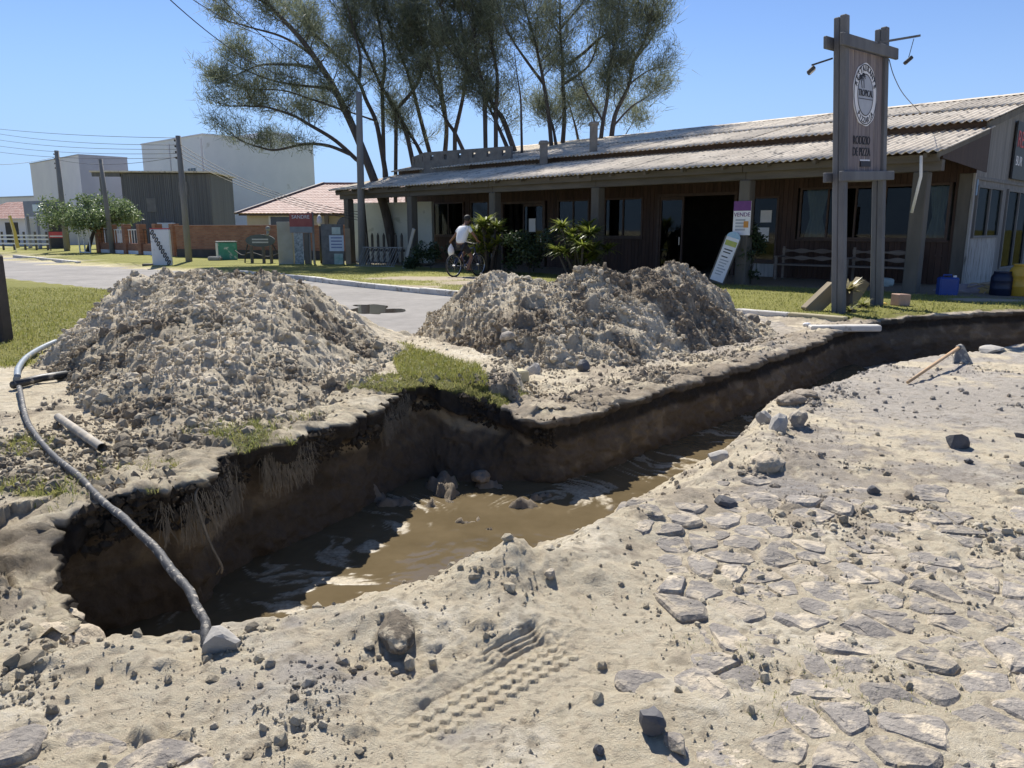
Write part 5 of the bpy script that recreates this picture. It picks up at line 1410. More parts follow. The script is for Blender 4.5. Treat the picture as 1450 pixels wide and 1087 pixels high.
# local x runs along the sign away from the road, local -y faces the junction
SL = 1.72
for k, (x_, h_) in enumerate(((0, 4.78), (SL, 4.80))):
    MB().bbox(x_ - .075, -.105, -.2, x_ + .075, -.003, h_, .012).build('post', SGN, sg)
    MB().bbox(x_ - .075, .003, -.2, x_ + .075, .095, h_ - .02, .012).build('post', SGN, sg)
for z0, z1, e0, e1 in ((4.28, 4.47, -.32, SL + .36), (2.20, 2.36, -.3, SL + .3)):
    MB().bbox(e0, -.165, z0, e1, -.108, z1, .01).build('crossbeam', SGN, sg)
    MB().bbox(e0, .098, z0, e1, .155, z1, .01).build('crossbeam', SGN, sg)
npl = 9; wpl = (SL - .15) / npl
for k in range(npl):
    MB().bbox(.075 + k * wpl + .003, -.05, 2.30, .075 + (k + 1) * wpl - .003, -.02 + rnd.uniform(-.004, .004), 4.30, .004).build('board', SGP, sg)
# emblem
ECX, ECZ, ER = SL / 2, 3.62, .51
def disc(r0, r1, y, th, name, matl, wob=0.0, n_=72):
    m_ = MB(); v = []; f = []
    for k in range(n_):
        a = 2 * PI * k / n_; w_ = 1 + wob * math.sin(a * 2.5) * math.sin(a * 7 + 1)
        for r in (r0, r1):
            rr = r * (w_ if r == r1 else 1)
            v += [(ECX + rr * math.cos(a), y, ECZ + rr * math.sin(a)), (ECX + rr * math.cos(a), y - th, ECZ + rr * math.sin(a))]
    for k in range(n_):
        a = 4 * k; b = 4 * ((k + 1) % n_); f += [(a + 1, a + 3, b + 3, b + 1), (a + 2, b + 2, b + 3, a + 3), (a, a + 1, b + 1, b), (a, b, b + 2, a + 2)]
    return m_.add(v, f).build(name, matl, sg)
EMW = mat('emblem_white', (.62, .62, .64), (.74, .74, .75), 4, .7); EMD = mat('emblem_dark', (.012, .013, .02), (.025, .026, .035), 5, .7); EMG = mat('emblem_grey', (.30, .32, .37), (.42, .44, .48), 3, .7)
disc(.0, ER, -.0525, .012, 'emblem_disc', EMW, .03); disc(ER - .035, ER - .02, -.0655, .004, 'emblem_ring', EMD); disc(ER * .64, ER * .67, -.0655, .004, 'emblem_ring', EMD); disc(0, ER * .63, -.0655, .003, 'emblem_centre', EMG)
def arc_text(body, r, a0, a1, size, inward=False):
    n_ = len(body)
    for k, ch in enumerate(body):
        a = math.radians(a0 + (a1 - a0) * k / (n_ - 1)); me = text_mesh(ch, size, .003); me.materials.clear(); me.materials.append(EMD)
        rot = (a - PI / 2) if not inward else (a + PI / 2)
        o = inst('letter', me, sg); o.matrix_local = Matrix.Translation((ECX + r * math.cos(a), -.068, ECZ + r * math.sin(a))) @ Matrix.Rotation(-rot, 4, 'Y') @ Matrix.Rotation(PI / 2, 4, 'X')
arc_text('RESTAURANTE', ER * .82, 158, 22, .13); arc_text('PIZZARIA', ER * .82, 228, 312, .13, True)
o = put_text('TROPICAL', .155, (ECX, -.072, ECZ + .02), EMD, sg, (PI / 2, 0, 0), sx=.86)
pm = MB()     # little palms and water line inside the ring
for bx_, h_, ln in ((-.16, .21, -.05), (-.08, .26, -.02)):
    b0 = Vector((ECX + bx_, -.070, ECZ + .10)); t0 = b0 + Vector((ln, 0, h_ * .75))
    pm.bar(b0, t0, .008, .014)
    for k in range(7):
        a = math.radians(-25 + k * 38); m0 = t0 + Vector((math.cos(a) * .045, 0, math.sin(a) * .04 + .012)); e0 = t0 + Vector((math.cos(a) * .085, 0, math.sin(a) * .05 - .02)); pm.bar(t0, m0, .008, .013).bar(m0, e0, .008, .009)
pm.box(ECX - .3, -.0715, ECZ - .075, ECX + .3, -.069, ECZ - .063)
pm.build('emblem_palm', EMD, sg)
put_text('RODIZIO', .20, (ECX - .10, -.056, 2.87), EMD, sg, (PI / 2, 0, 0), sx=.9)
put_text('DE PIZZA', .20, (ECX - .10, -.056, 2.68), EMD, sg, (PI / 2, 0, 0), sx=.9)
MB().box(ECX - .17, -.075, 2.44, ECX + .27, -.056, 2.53).build('dark_patch', EMD, sg)
MB().bbox(ECX - .17, -.06, 2.535, ECX + .26, -.0525, 2.56, .002).build('patch_edge', EMW, sg)
LAMPM = mat('lamp_black', (.02, .02, .02), (.04, .04, .04), 5, .5); LENS = mat('lamp_lens', (.35, .36, .36), (.5, .5, .48), 5, .15)
arm = MB().bar((.9, -.25, 4.42), (SL + .22, -.55, 4.58), .035).build('lamp_arm', SGN, sg)
def flood(p, yaw, pitch):
    o = empty('floodlight', p, 0); o.parent = sg; o.rotation_euler = (pitch, 0, yaw)
    MB().bbox(-.09, -.03, -.07, .09, .03, .07, .01).build('housing', LAMPM, o); MB().box(-.075, -.036, -.055, .075, -.031, .055).build('lens', LENS, o)
    return o
flood((SL + .26, -.36, 4.22), .5, .9); flood((-.16, .42, 4.02), .4, .9)
MB().tube([(SL + .15, -.48, 4.54), (SL + .22, -.38, 4.26)], .006, 6).build('cable', LAMPM, sg)
MB().bar((-.03, .12, 4.16), (-.15, .42, 4.10), .025).build('lamp_arm', LAMPM, sg)
# cable from the sign lamp down to the roof
cb = smooth_poly([tuple(at(1259, 84, 14.2)), tuple(at(1266, 108, 15.0)), tuple(at(1280, 134, 16.6)), tuple(at(1303, 159, 19.2))], 8)
tag(MB().tube([Vector(p) for p in cb], .008, 5).build('sign_cable', LAMPM, None, True), 'thin black cable sagging from the sign lamp to the roof', 'cable')
# ================================================================== LEFT BACKGROUND
PLAST = mat('white_render', (.64, .66, .70), (.72, .735, .765), .5, .9, .2, .01, spots=((.50, .50, .50), 2, .62))
GREYR = mat('grey_render', (.36, .36, .40), (.43, .43, .46), .4, .9, .2, .01, spots=((.30, .30, .32), 2, .62))
LILAC = mat('pale_grey_render', (.60, .59, .63), (.68, .67, .69), .4, .9)
BARN = mat('barn_boards', (.10, .10, .105), (.20, .195, .19), 1.2, .9, .6, .03, (9, 9, .12), bscale=5)
TILE = mat('clay_tile', (.30, .16, .125), (.40, .25, .205), 2.2, .6, .15, .01, spots=((.46, .34, .29), 2, .52), spec=.12)
BEIGE = mat('beige_render', (.52, .45, .34), (.6, .53, .42), 1, .9)
def brick_mat(name, s=1.0):
    m = bpy.data.materials.new(name); m.use_nodes = True; n = NT(m)
    mp_ = n.new('ShaderNodeMapping'); n.lk(n.co('Object'), mp_.inputs[0]); mp_.inputs['Rotation'].default_value = (PI / 2, 0, 0)
    b = n.new('ShaderNodeTexBrick'); n.lk(mp_.outputs[0], b.inputs[0]); b.inputs['Scale'].default_value = 4.0 * s
    b.inputs['Color1'].default_value = (.27, .11, .065, 1); b.inputs['Color2'].default_value = (.36, .17, .10, 1); b.inputs['Mortar'].default_value = (.22, .17, .13, 1)
    b.inputs['Brick Width'].default_value = .95; b.inputs['Row Height'].default_value = .32; b.inputs['Mortar Size'].default_value = .03
    n.lk(n.mix(.4, b.outputs[0], n.ramp(n.noise(n.co('Object'), 1.5), [(.3, .35), (.7, .6)]), 'OVERLAY'), n.b.inputs['Base Color']); n.b.inputs['Roughness'].default_value = .9
    return m
BRICK = brick_mat('red_brick')
WINM = mat('far_glass', (.03, .035, .04), (.07, .08, .09), 3, .15)
DARKM = mat('near_black', (.03, .028, .025), (.06, .055, .05), 3, .8)  # plain near-black for fittings, the far door and the shop wall
WHM = mat('white_paint', (.68, .68, .67), (.78, .78, .77), 4, .6)
GL_ = .08

def house_box(name, corner, a, b, h, matl, label, cat='building'):
    """rectangular block: corner, and the two horizontal edge vectors"""
    ang = math.atan2(a[1], a[0]); e = empty(name, (corner[0], corner[1], GL_), ang, label, cat)
    La = math.hypot(*a); Lb = math.hypot(*b)
    w = MB().box(0, 0, -.1, La, Lb, h).build('wall', matl, e)
    return e, La, Lb
# big white block
wb, La, Lb = house_box('white_block', (-27.0, 70.0), (7.5, 8.4), (-9.2, 8.4), 9.5, PLAST, 'tall plain white building behind the wooden barn')
MB().box(-.06, -.06, 9.5, La + .06, Lb + .06, 9.62).build('coping', LILAC, wb)
MB().box(La * .62, Lb * .1, 9.62, La * .86, Lb * .5, 10.5).build('roof_tank_house', PLAST, wb)
w_ = MB().box(-.03, 1.6, 5.9, -.003, 3.3, 6.9).build('window', WHM, wb)
for k in range(3): MB().box(-.05, 1.72 + k * .52, 6.0, -.035, 2.14 + k * .52, 6.8).build('pane', WINM, w_)
MB().tube([(-.05, .35, 0.2), (-.05, .35, 9.2)], .06, 8).build('downpipe', LILAC, wb)
MB().tube([(-.05, 6.5, 0.2), (-.05, 6.5, 9.2)], .05, 8).build('downpipe', LILAC, wb)
# grey block with annex
gb, La, Lb = house_box('grey_block', (-43.5, 80.0), (3.2, 3.4), (-11.5, 10.9), 8.7, LILAC, 'pale grey flat roofed block behind the leafy tree')
MB().box(-.003, -.02, 1.0, La + .02, -.001, 8.7).build('dark_face', GREYR, gb)
MB().box(-.05, -.05, 8.7, La + .05, Lb + .05, 8.8).build('coping', GREYR, gb)
MB().box(-.5, Lb * .45, 2.6, -.02, Lb * .75, 3.1).build('awning', GREYR, gb)
for k in range(3):
    wn_ = MB().box(-.03, 2 + k * 4.2, 2.2, -.003, 4 + k * 4.2, 3.7).build('window', WINM, gb)
an, La, Lb = house_box('grey_annex', (-41.3, 83.6), (8.6, 1.2), (-.8, 6), 7.1, GREYR, 'lower grey annex between the grey block and the white building')
MB().box(-.05, -.08, 7.1, La + .05, Lb, 7.2).build('coping', LILAC, an)
# wooden barn
bn = empty('wooden_barn', (-29.6, 59.0, GL_), math.radians(4), 'weathered grey board barn beside the tall white building', 'barn')
MB().box(.5, 0, -.1, 6.95, 6, 5.5).build('wall', BARN, bn)
for k in range(46):
    if rnd.random() < .8: MB().box(.5 + k * .14, -.03 - rnd.random() * .02, -.1, .5 + k * .14 + .125, -.002, 5.48 - rnd.random() * .05).build('plank', BARN, bn)
MB().box(-1.6, -.35, 5.55, 7.2, 6.3, 5.66).build('roof', FIBRO, bn)
MB().box(-1.5, -.2, 5.25, .5, .0, 5.53).build('beam', BARN, bn); MB().box(-1.2, .3, -.1, -1.0, .5, 5.25).build('post', BARN, bn)
for (x_, z_) in ((2.2, 3.2), (4.6, 4.4)): MB().box(x_, -.09, z_ - .5, x_ + .7, -.06, z_ + .5).build('patch_board', mat('patch_board', (.15, .14, .135), (.22, .21, .2), 3, .9), bn)
MB().box(3.0, -.5, .9, 4.2, -.1, 1.9).build('lean_to', PLAST, bn)
# house with clay tile roof
hs = empty('tiled_house', (-15.7, 46.5, GL_), 0, 'low beige house with a shiny clay tile roof behind the brick wall', 'house')
MB().box(0, 0, -.1, 10.5, 9, 2.3).build('wall', BEIGE, hs)
def tile_plane(p00, p10, p11, p01, nu, nv, name, parent, amp=.022):
    """p00-p10 along the eave, p01-p11 along the ridge; rolled tile courses"""
    p00, p10, p11, p01 = map(Vector, (p00, p10, p11, p01)); v = []; f = []; cu = nu * 6 + 1
    nr = nv * 2; per = (p10 - p00).length / nu
    for j in range(nr):
        r_ = (j + 1) // 2 / nv; lift = .014 if j % 2 == 0 else 0.0
        a = p00.lerp(p01, r_); b = p10.lerp(p11, r_)
        for i in range(cu):
            p = a.lerp(b, i / (cu - 1)); v.append((p.x, p.y, p.z + lift + amp * abs(math.sin(PI * p.x / per))))
    for j in range(nr - 1):
        for i in range(cu - 1): k = j * cu + i; f.append((k, k + 1, k + cu + 1, k + cu))
    return np_mesh(name, v, f, TILE, parent, False)
tile_plane((-.4, -.55, 2.32), (11.2, -.55, 2.32), (12.0, 5.4, 4.33), (3.35, 5.4, 4.33), 52, 18, 'roof', hs)
MB().add([(-.4, -.55, 2.30), (-.4, 9.4, 2.30), (3.35, 5.4, 4.31)], [(0, 1, 2)]).build('hip_slope', TILE, hs)
MB().bar((-.45, -.6, 2.33), (3.35, 5.38, 4.39), .22, .12).build('hip_ridge', mat('ridge_dark', (.10, .08, .075), (.16, .13, .12), 4, .7), hs)
MB().bar((3.35, 5.4, 4.36), (12, 5.4, 4.36), .24, .12).build('ridge', TILE, hs)
MB().add([(11.2, 9.4, 2.3), (-.4, 9.4, 2.3), (3.35, 5.4, 4.31), (12, 5.4, 4.31)], [(0, 1, 2, 3)]).build('rear_slope', TILE, hs)
MB().box(-.3, -.5, 2.2, 11, -.42, 2.3).build('gutter_board', WD_FRAME, hs)
wn_ = MB().box(1.3, -.06, 1.25, 2.7, -.004, 2.25).build('window', WHM, hs); MB().box(1.42, -.075, 1.25, 2.58, -.065, 2.14).build('pane', WINM, wn_)
for x_ in (5.3, 7.0):
    pts = [(x_, 1.2)] + [(x_ + .55 - .55 * math.cos(a), 1.6 + .55 * math.sin(a)) for a in np.linspace(0, PI, 11)] + [(x_ + 1.1, 1.2)]
    MB().prism(pts, -.05, -.004, 'y').build('arched_window', WINM, hs)
for x_ in (4.7, 6.6, 8.4): MB().box(x_, -.5, -.1, x_ + .22, -.3, 2.2).build('veranda_post', mat('post_brown', (.16, .13, .1), (.22, .18, .14), 3, .8), hs)
# brick wall
A = Vector((-17.3, 40.4, 0)); B = Vector((-7.4, 36.0, 0)); d = B - A; L = d.length; ang = math.atan2(d.y, d.x)
bw_ = empty('brick_wall', (A.x, A.y, GL_), ang, 'long low red brick wall in front of the tiled house', 'wall')
MB().box(0, -.08, -.1, L, .08, 1.55).build('brickwork', BRICK, bw_); MB().bbox(-.03, -.12, 1.55, L, .12, 1.62, .01).build('coping', BRICK, bw_)
MB().box(0, -.11, -.1, L, -.082, .42).build('dark_base', mat('wall_base', (.06, .05, .045), (.10, .085, .075), 2, .9), bw_)  # darker strip along the foot of the brickwork
# fence of brick piers
A = Vector((-25.4, 48.0, 0)); B = Vector((-17.6, 41.0, 0)); d = B - A; L = d.length; ang = math.atan2(d.y, d.x)
pf = empty('pier_fence', (A.x, A.y, GL_), ang, 'open fence of red brick piers on a low wall by the leafy tree', 'fence')
MB().box(0, -.09, -.1, L, .09, .22).build('base', PLAST, pf); MB().box(0, -.085, .22, L, .085, .62).build('low_wall', BRICK, pf)
for k in range(6):
    x_ = .2 + k * (L - .4) / 5
    MB().bbox(x_ - .2, -.2, -.1, x_ + .2, .2, 1.7, .01).build('pier', BRICK, pf)
    if k < 5:
        fr = MB(); x2 = .2 + (k + 1) * (L - .4) / 5
        for i in range(5): xx = x_ + .3 + i * (x2 - x_ - .6) / 4; fr.box(xx - .015, -.015, .62, xx + .015, .015, 1.4)
        fr.box(x_ + .2, -.014, 1.36, x2 - .2, .014, 1.42); fr.build('railing', WHM if k in (1, 2) else WD_FRAME, pf)
# white gate frame leaning by the fence
gt = empty('white_gate', (-26.4, 47.6, GL_), math.radians(-35), 'white metal gate frame left of the brick pier fence', 'gate')
for x_ in (0, .62, 1.25): MB().box(x_ - .035, -.03, 0, x_ + .035, .03, 1.62).build('upright', WHM, gt)
for z_ in (.05, 1.6): MB().box(.035, -.028, z_ - .03, 1.215, .028, z_ + .03).build('rail', WHM, gt)
# far house row and roadside clutter on the left
fh = empty('far_house', (-49.5, 72, GL_), math.radians(-30), 'far small house with a tiled roof at the street end', 'house')
MB().box(0, 0, -.1, 9, 6, 2.3).build('wall', LILAC, fh); tile_plane((-.5, -.5, 2.3), (9.5, -.5, 2.3), (8.6, 3, 3.9), (.4, 3, 3.9), 30, 7, 'roof', fh, .03); MB().box(5.5, -.05, .2, 7.5, -.01, 2.0).build('door', DARKM, fh)
fb = empty('far_low_block', (-64, 98, GL_), math.radians(-28), 'long low grey building far down the street', 'building')
MB().box(0, 0, -.1, 22, 8, 5.2).build('wall', LILAC, fb); MB().box(-.1, -.1, 5.2, 22.1, 8.1, 5.35).build('coping', GREYR, fb)
aw = empty('shop_front', (-36.3, 58.5, GL_), math.radians(-30), 'blue grey shop front with a sign board on posts', 'shop')
MB().box(0, 0, 2.35, 2.7, 1.4, 3.45).build('sign_board', mat('blue_grey', (.17, .19, .25), (.23, .25, .31), 1, .7), aw)
MB().box(1.3, -.06, 2.7, 2.5, -.004, 3.2).build('name_plate', mat('pale_blue', (.5, .6, .68), (.6, .68, .74), 3, .6), aw)
for x_ in (.1, 1.4, 2.55): MB().box(x_ - .1, -.002, -.1, x_ + .1, .2, 2.35).build('post', GREYR, aw)
MB().box(0, 1.45, -.1, 2.7, 1.6, 2.35).build('shop_wall', DARKM, aw)
yb = empty('yellow_banner', (-31.9, 50.5, GL_), 0, 'faded yellow feather banner at the street end', 'banner')
MB().tube([(-.25, 0, 0), (-.3, 0, 1.3), (-.45, 0, 2.35)], .02, 6).build('pole', WHM, yb)
MB().prism([(-.22, .2), (.02, .25), (-.1, 1.3), (-.3, 2.3), (-.5, 2.25), (-.34, 1.3)], -.012, .012, 'y').build('flag', mat('yellow_cloth', (.55, .42, .08), (.65, .5, .12), 4, .8), yb)
rb = empty('red_banner', (-30.8, 52, GL_), 0, 'small red and white banner tied to the roadside fence', 'banner')
MB().box(0, -.01, .85, 1.05, .01, 1.25).build('cloth', REDP, rb); MB().box(.06, -.016, .93, .99, -.011, 1.0).build('stripe', WHITEP, rb)
for x_ in (.0, 1.05): MB().box(x_ - .03, .012, -.05, x_ + .03, .05, 1.3).build('stake', WD_POST, rb)
rf = empty('rail_fence', (-36.5, 54.8, GL_), math.radians(-22), 'white rail fence across the end of the street', 'fence')
for k in range(6): MB().box(k * 1.1 - .05, -.05, -.1, k * 1.1 + .05, .05, 1.25).build('post', WD_POST, rf)
for z_ in (.45, .75, 1.0): MB().box(-.1, -.07, z_ - .05, 5.7, -.052, z_ + .05).build('rail', WHM, rf)
# utility poles
POLE = mat('utility_pole', (.17, .16, .15), (.27, .26, .24), 2, .9, .4, .01, (1, 1, .2))
def upole(base, top, r, label, hw=True):
    o = empty('utility_pole', base, 0, label, 'utility pole', 'utility poles along the street'); t = Vector(top) - Vector(base)
    MB().tube([(0, 0, -.2), t * .5, t], [r * 1.15, r, r * .85], 10).build('shaft', POLE, o, True)
    if hw:
        for k in range(4):
            p = t * (1 - .035 - k * .045); MB().lathe([(.02, -.05), (.05, -.03), (.03, 0), (.05, .03), (.02, .05)], 8, (p.x - r * 1.1, p.y - .02, p.z)).bar((p.x - r * 1.2, p.y - .02, p.z), (p.x, p.y, p.z), .03).build('insulator', DARKM, o)
    return o
upole((-14.3, 34.4, GL_), at(252, 192, 34.4), .13, 'utility pole standing beside the white chain painted board')
upole((-29.3, 51.3, GL_), at(80, 213, 51.3), .16, 'utility pole standing at the leafy tree trunk')
upole((-23.7, 46.2, GL_), at(142, 225, 46.2), .13, 'bare pole rising out of the leafy tree crown', False)
upole((-6.05, 31.4, GL_), at(508, 130, 31.4), .14, 'utility pole at the left end of the restaurant veranda', False)
# street lamp head and dark post at the very left
dp = MB().bbox(-.13, -.1, -.1, .12, .1, 1.05, .02).build('gate_post', mat('dark_post', (.035, .03, .028), (.07, .06, .055), 4, .85, .3, .01)); dp.location = (-5.9, 8.75, VERGE_Z - .03)
tag(dp, 'dark wooden stump post on the corner verge at the picture edge', 'post')
# wires
WIRE = mat('wire_black', (.02, .02, .022), (.04, .04, .04), 4, .6)
def wire(a, b, sag, label, r=.012):
    a = Vector(a); b = Vector(b); pts = [a.lerp(b, t) + Vector((0, 0, -sag * 4 * t * (1 - t))) for t in np.linspace(0, 1, 22)]
    tag(MB().tube(pts, r, 5).build('overhead_wire', WIRE, None, True), label, 'wire', 'overhead wires')
pt = at(250, 195, 34.4); p2 = at(80, 216, 51.3)
wire(at(-40, 178, 52), pt, .15, 'topmost overhead wire running to the pole by the chain painted board')
for k, (y0, y1, ya) in enumerate(((203, 190, 0), (212, 200, 0), (220, 208, 0), (228, 216, 0))):
    wire(at(-40, 182 + k * 9, 60), at(250, 205 + k * 6, 34.4), .3, ('second', 'third', 'fourth', 'lowest')[k] + ' overhead wire counted down the pole by the chain painted board')
    wire(at(253, 203 + k * 6, 34.4), at(510, 300 + k * 4, 31.6), .5 - k * .05, ('topmost', 'second', 'third', 'lowest')[k] + ' sagging service wire from the pole toward the tiled house')
wire(at(78, 222, 51.3), at(-40, 232, 44), .2, 'overhead wire leaving the leafy tree pole down the street'); wire(at(82, 226, 51.3), at(250, 222, 34.4), .3, 'overhead wire linking the two utility poles')
wire(at(235, -6, 20), at(420, 110, 34), .4, 'thick overhead cable disappearing into the big tree', .014); wire(at(265, -6, 20), at(430, 60, 34), .3, 'thin overhead cable disappearing into the big tree', .012); wire(at(310, -6, 20), at(470, 110, 34), .3, 'overhead cable crossing the left boughs of the big tree', .012)
# ---- yard objects in front of the brick wall
cb_ = empty('chain_board', (-13.95, 31.0, GL_), math.radians(14), 'white box board painted with a black chain on the lawn', 'sign board')
MB().bbox(-.34, -.16, 0, .36, .16, 1.42, .02).build('box', mat('white_board', (.66, .66, .64), (.76, .76, .74), 2, .6, spots=((.5, .47, .42), 1.5, .62)), cb_)
MB().box(-.34, -.162, 1.425, .36, .162, 1.46).build('top_edge', REDP, cb_)
for k in range(9):
    a = Vector((-.26 + k * .066, -.175, 1.30 - k * .148)); r_ = .06
    m_ = MB(); ring = [a + Vector((math.cos(t) * r_ * .7 + math.sin(t) * r_ * .5, 0, math.sin(t) * r_ * 1.4)) for t in np.linspace(0, 2 * PI, 13)]
    m_.tube(ring, .02, 5, False).build('chain_link', BLACKP, cb_)
MB().box(-.7, -.3, 0, -.36, .1, .08).build('foot', WD_POST, cb_)
gd = empty('painted_cube', (-13.4, 36.6, GL_), math.radians(28), 'green and white graffiti painted concrete cube on the lawn', 'planter')
MB().bbox(-.42, -.36, 0, .42, .36, .82, .03).build('body', mat('green_paint', (.05, .28, .18), (.10, .36, .25), 3, .6, spots=((.7, .7, .6), 1.2, .58)), gd)
MB().box(-.445, -.34, .03, -.425, .34, .79).build('white_side', mat('white_graffiti', (.62, .6, .52), (.7, .68, .6), 3, .6, spots=((.5, .2, .15), 1.5, .62)), gd)
MB().bbox(-.44, -.38, .825, .44, .38, .87, .01).build('rim', PAINTW, gd)
st2 = tag(MB().bbox(-.3, -.15, 0, .3, .15, .2, .05).build('pale_block', PAINTW), 'pale block at the foot of the green painted cube', 'block'); st2.location = (-13.6, 35.6, GL_)
ov = empty('oval_sign', (-10.6, 32.9, GL_), 0, 'dark oval sign board with a small figure on stub legs', 'sign')
pts = [(.62 * math.cos(t), .95 + .26 * math.sin(t)) for t in np.linspace(0, 2 * PI, 28, endpoint=False)]
MB().prism(pts, -.04, .04, 'y').build('board', mat('oval_board', (.06, .075, .07), (.11, .125, .12), 4, .7), ov)
for z_ in (1.0, .88): MB().box(-.34, -.05, z_ - .03, .34, -.042, z_ + .03).build('lettering_band', mat('faded_text', (.42, .42, .38), (.5, .5, .46), 9, .7), ov)
for x_ in (-.4, .1, .42): MB().tube([(x_, .0, 0), (x_, 0, .72)], .07, 8).build('leg', WD_POST, ov)
for x_, e in ((.5, .72), (-.55, -.68)): MB().tube([(x_, 0, .8), (e, 0, .35), (e * 1.05, 0, 0)], .03, 6).build('brace', DARKM, ov)
MB().tube([(.32, 0, 1.15), (.34, 0, 1.35)], .06, 8).lathe([(.02, -.11), (.09, -.06), (.11, 0), (.09, .07), (.02, .11)], 10, (.35, 0, 1.44)).build('figure', mat('stone_figure', (.22, .22, .2), (.3, .3, .28), 5, .9), ov, True)
sp_ = empty('pillar_sign', (-8.9, 31.7, GL_), math.radians(5), 'stone pillar with a red board reading SANDRE', 'sign')
MB().bbox(-.62, .05, 0, .0, .65, 1.72, .02).build('pillar', mat('pillar_plaster', (.36, .33, .25), (.45, .42, .33), 2, .9), sp_)
MB().box(-.08, -.06, 1.28, .82, .0, 2.05).build('board', mat('red_board', (.28, .07, .06), (.36, .11, .09), 3, .7), sp_); MB().box(-.08, -.066, 1.28, .82, -.061, 1.52).build('lower_band', mat('grey_band', (.2, .22, .22), (.28, .3, .3), 3, .7), sp_)
put_text('SANDRE', .20, (.37, -.07, 1.9), WHITEP, sp_, (PI / 2, 0, 0), sx=.95)
MB().box(.05, -.04, 0, .42, .01, 1.27).build('mosaic_panel', mat('mosaic', (.10, .13, .13), (.5, .52, .5), 14, .6), sp_)
MB().box(.44, -.03, 0, .62, .03, 1.27).build('plank', WD_POST, sp_)
for x_ in (.66, .82): MB().tube([(x_, .05, 0), (x_, .05, 2.1)], .05, 8).build('post', POLE, sp_)
lp = empty('garden_lamp', (-7.95, 32.4, GL_), 0, 'small black garden lamp post with a white lantern', 'lamp')
MB().tube([(0, 0, 0), (0, 0, 1.55)], [.05, .03], 8).build('stem', LAMPM, lp, True); MB().lathe([(.05, 1.55), (.12, 1.72), (.09, 1.9), (.03, 2.0)], 10).build('lantern', WHM, lp, True)
kk_ = empty('notice_kiosk', (-7.25, 31.5, GL_), math.radians(3), 'notice kiosk with a white poster in front of the veranda post', 'notice board')
MB().box(-.44, 0, 0, .44, .1, 1.62).build('panel', mat('kiosk_dark', (.10, .10, .095), (.22, .21, .19), 5, .8), kk_)
MB().box(-.12, -.03, .55, .46, -.003, 1.18).build('poster', mat('poster_white', (.55, .6, .64), (.66, .7, .73), 3, .7), kk_)
for z_ in (1.08, .95, .82, .70): MB().box(-.05, -.036, z_ - .025, .39, -.031, z_ + .025).build('poster_line', mat('poster_ink', (.16, .2, .35), (.25, .28, .4), 8, .7), kk_)
MB().box(.05, -.02, .02, .4, -.002, .45).build('green_panel', mat('kiosk_green', (.2, .36, .27), (.5, .55, .48), 6, .7), kk_); MB().box(.0, -.02, 1.22, .34, -.002, 1.5).build('top_notice', mat('notice_pale', (.4, .5, .42), (.6, .62, .55), 6, .7), kk_)
MB().bbox(.5, .02, 0, .72, .1, 1.45, .01).build('side_board', mat('side_board', (.26, .19, .12), (.34, .26, .17), 3, .8), kk_)
ch = smooth_poly([(-12.9, 36.2, .55), (-12.2, 35.2, .35), (-11.4, 34.0, .5), (-10.4, 33.2, .35), (-9.4, 32.2, .62)], 6)
tag(MB().tube([Vector(p) for p in ch], .025, 6).build('boundary_chain', DARKM, None, True), 'low dark chain strung from the painted cube past the oval sign', 'chain')
# white wall, pickets, bike rack, plank at the veranda's end
ww = MB().box(0, -.08, -.1, 4.6, .08, 2.55).build('white_wall', mat('greenish_white_wall', (.50, .52, .44), (.62, .63, .56), 1, .9, spots=((.38, .4, .33), 2, .6))); ww.location = (-7.3, 35.2, GL_); ww.rotation_euler = (0, 0, math.radians(-30))
tag(ww, 'stained whitish garden wall seen past the end of the veranda', 'wall')
pkf = empty('picket_fence', (-6.5, 33.6, GL_), math.radians(-35), 'dark picket fence by the bicycle rack', 'fence')
for k in range(8): MB().prism([(k * .34 - .06, 0), (k * .34 + .06, 0), (k * .34 + .06, 1.15), (k * .34, 1.27), (k * .34 - .06, 1.15)], -.015, .015, 'y').build('picket', LAMPM, pkf)
MB().box(-.1, .016, .5, 2.5, .05, .6).build('rail', LAMPM, pkf)
br = empty('bicycle_rack', (-6.0, 29.9, GL_), math.radians(-22), 'slanted metal bicycle rack at the end of the veranda', 'bicycle rack')
GALV = mat('galvanised', (.22, .22, .22), (.34, .34, .33), 6, .5, metal=.6)
for k in range(8): MB().tube([(k * .22, 0, .02), (k * .22 + .32, .1, .72), (k * .22 + .40, .12, .72), (k * .22 + .08, .02, .02)], .014, 6).build('hoop', GALV, br)
for (z_, y_) in ((.03, 0), (.74, .11)): MB().tube([(-.1 if z_ < .1 else .25, y_, z_), (1.7 if z_ < .1 else 2.0, y_, z_)], .02, 6).build('bar', GALV, br)
lk_ = MB().box(-.07, -.02, 0, .07, .02, 1.55).build('leaning_plank', mat('plank_pale', (.36, .33, .27), (.44, .4, .33), 3, .8)); lk_.location = (-3.95, 28.4, GL_); lk_.rotation_euler = (0, math.radians(22), math.radians(-40))
tag(lk_, 'pale plank leaning on the veranda post by the bicycle rack', 'plank')
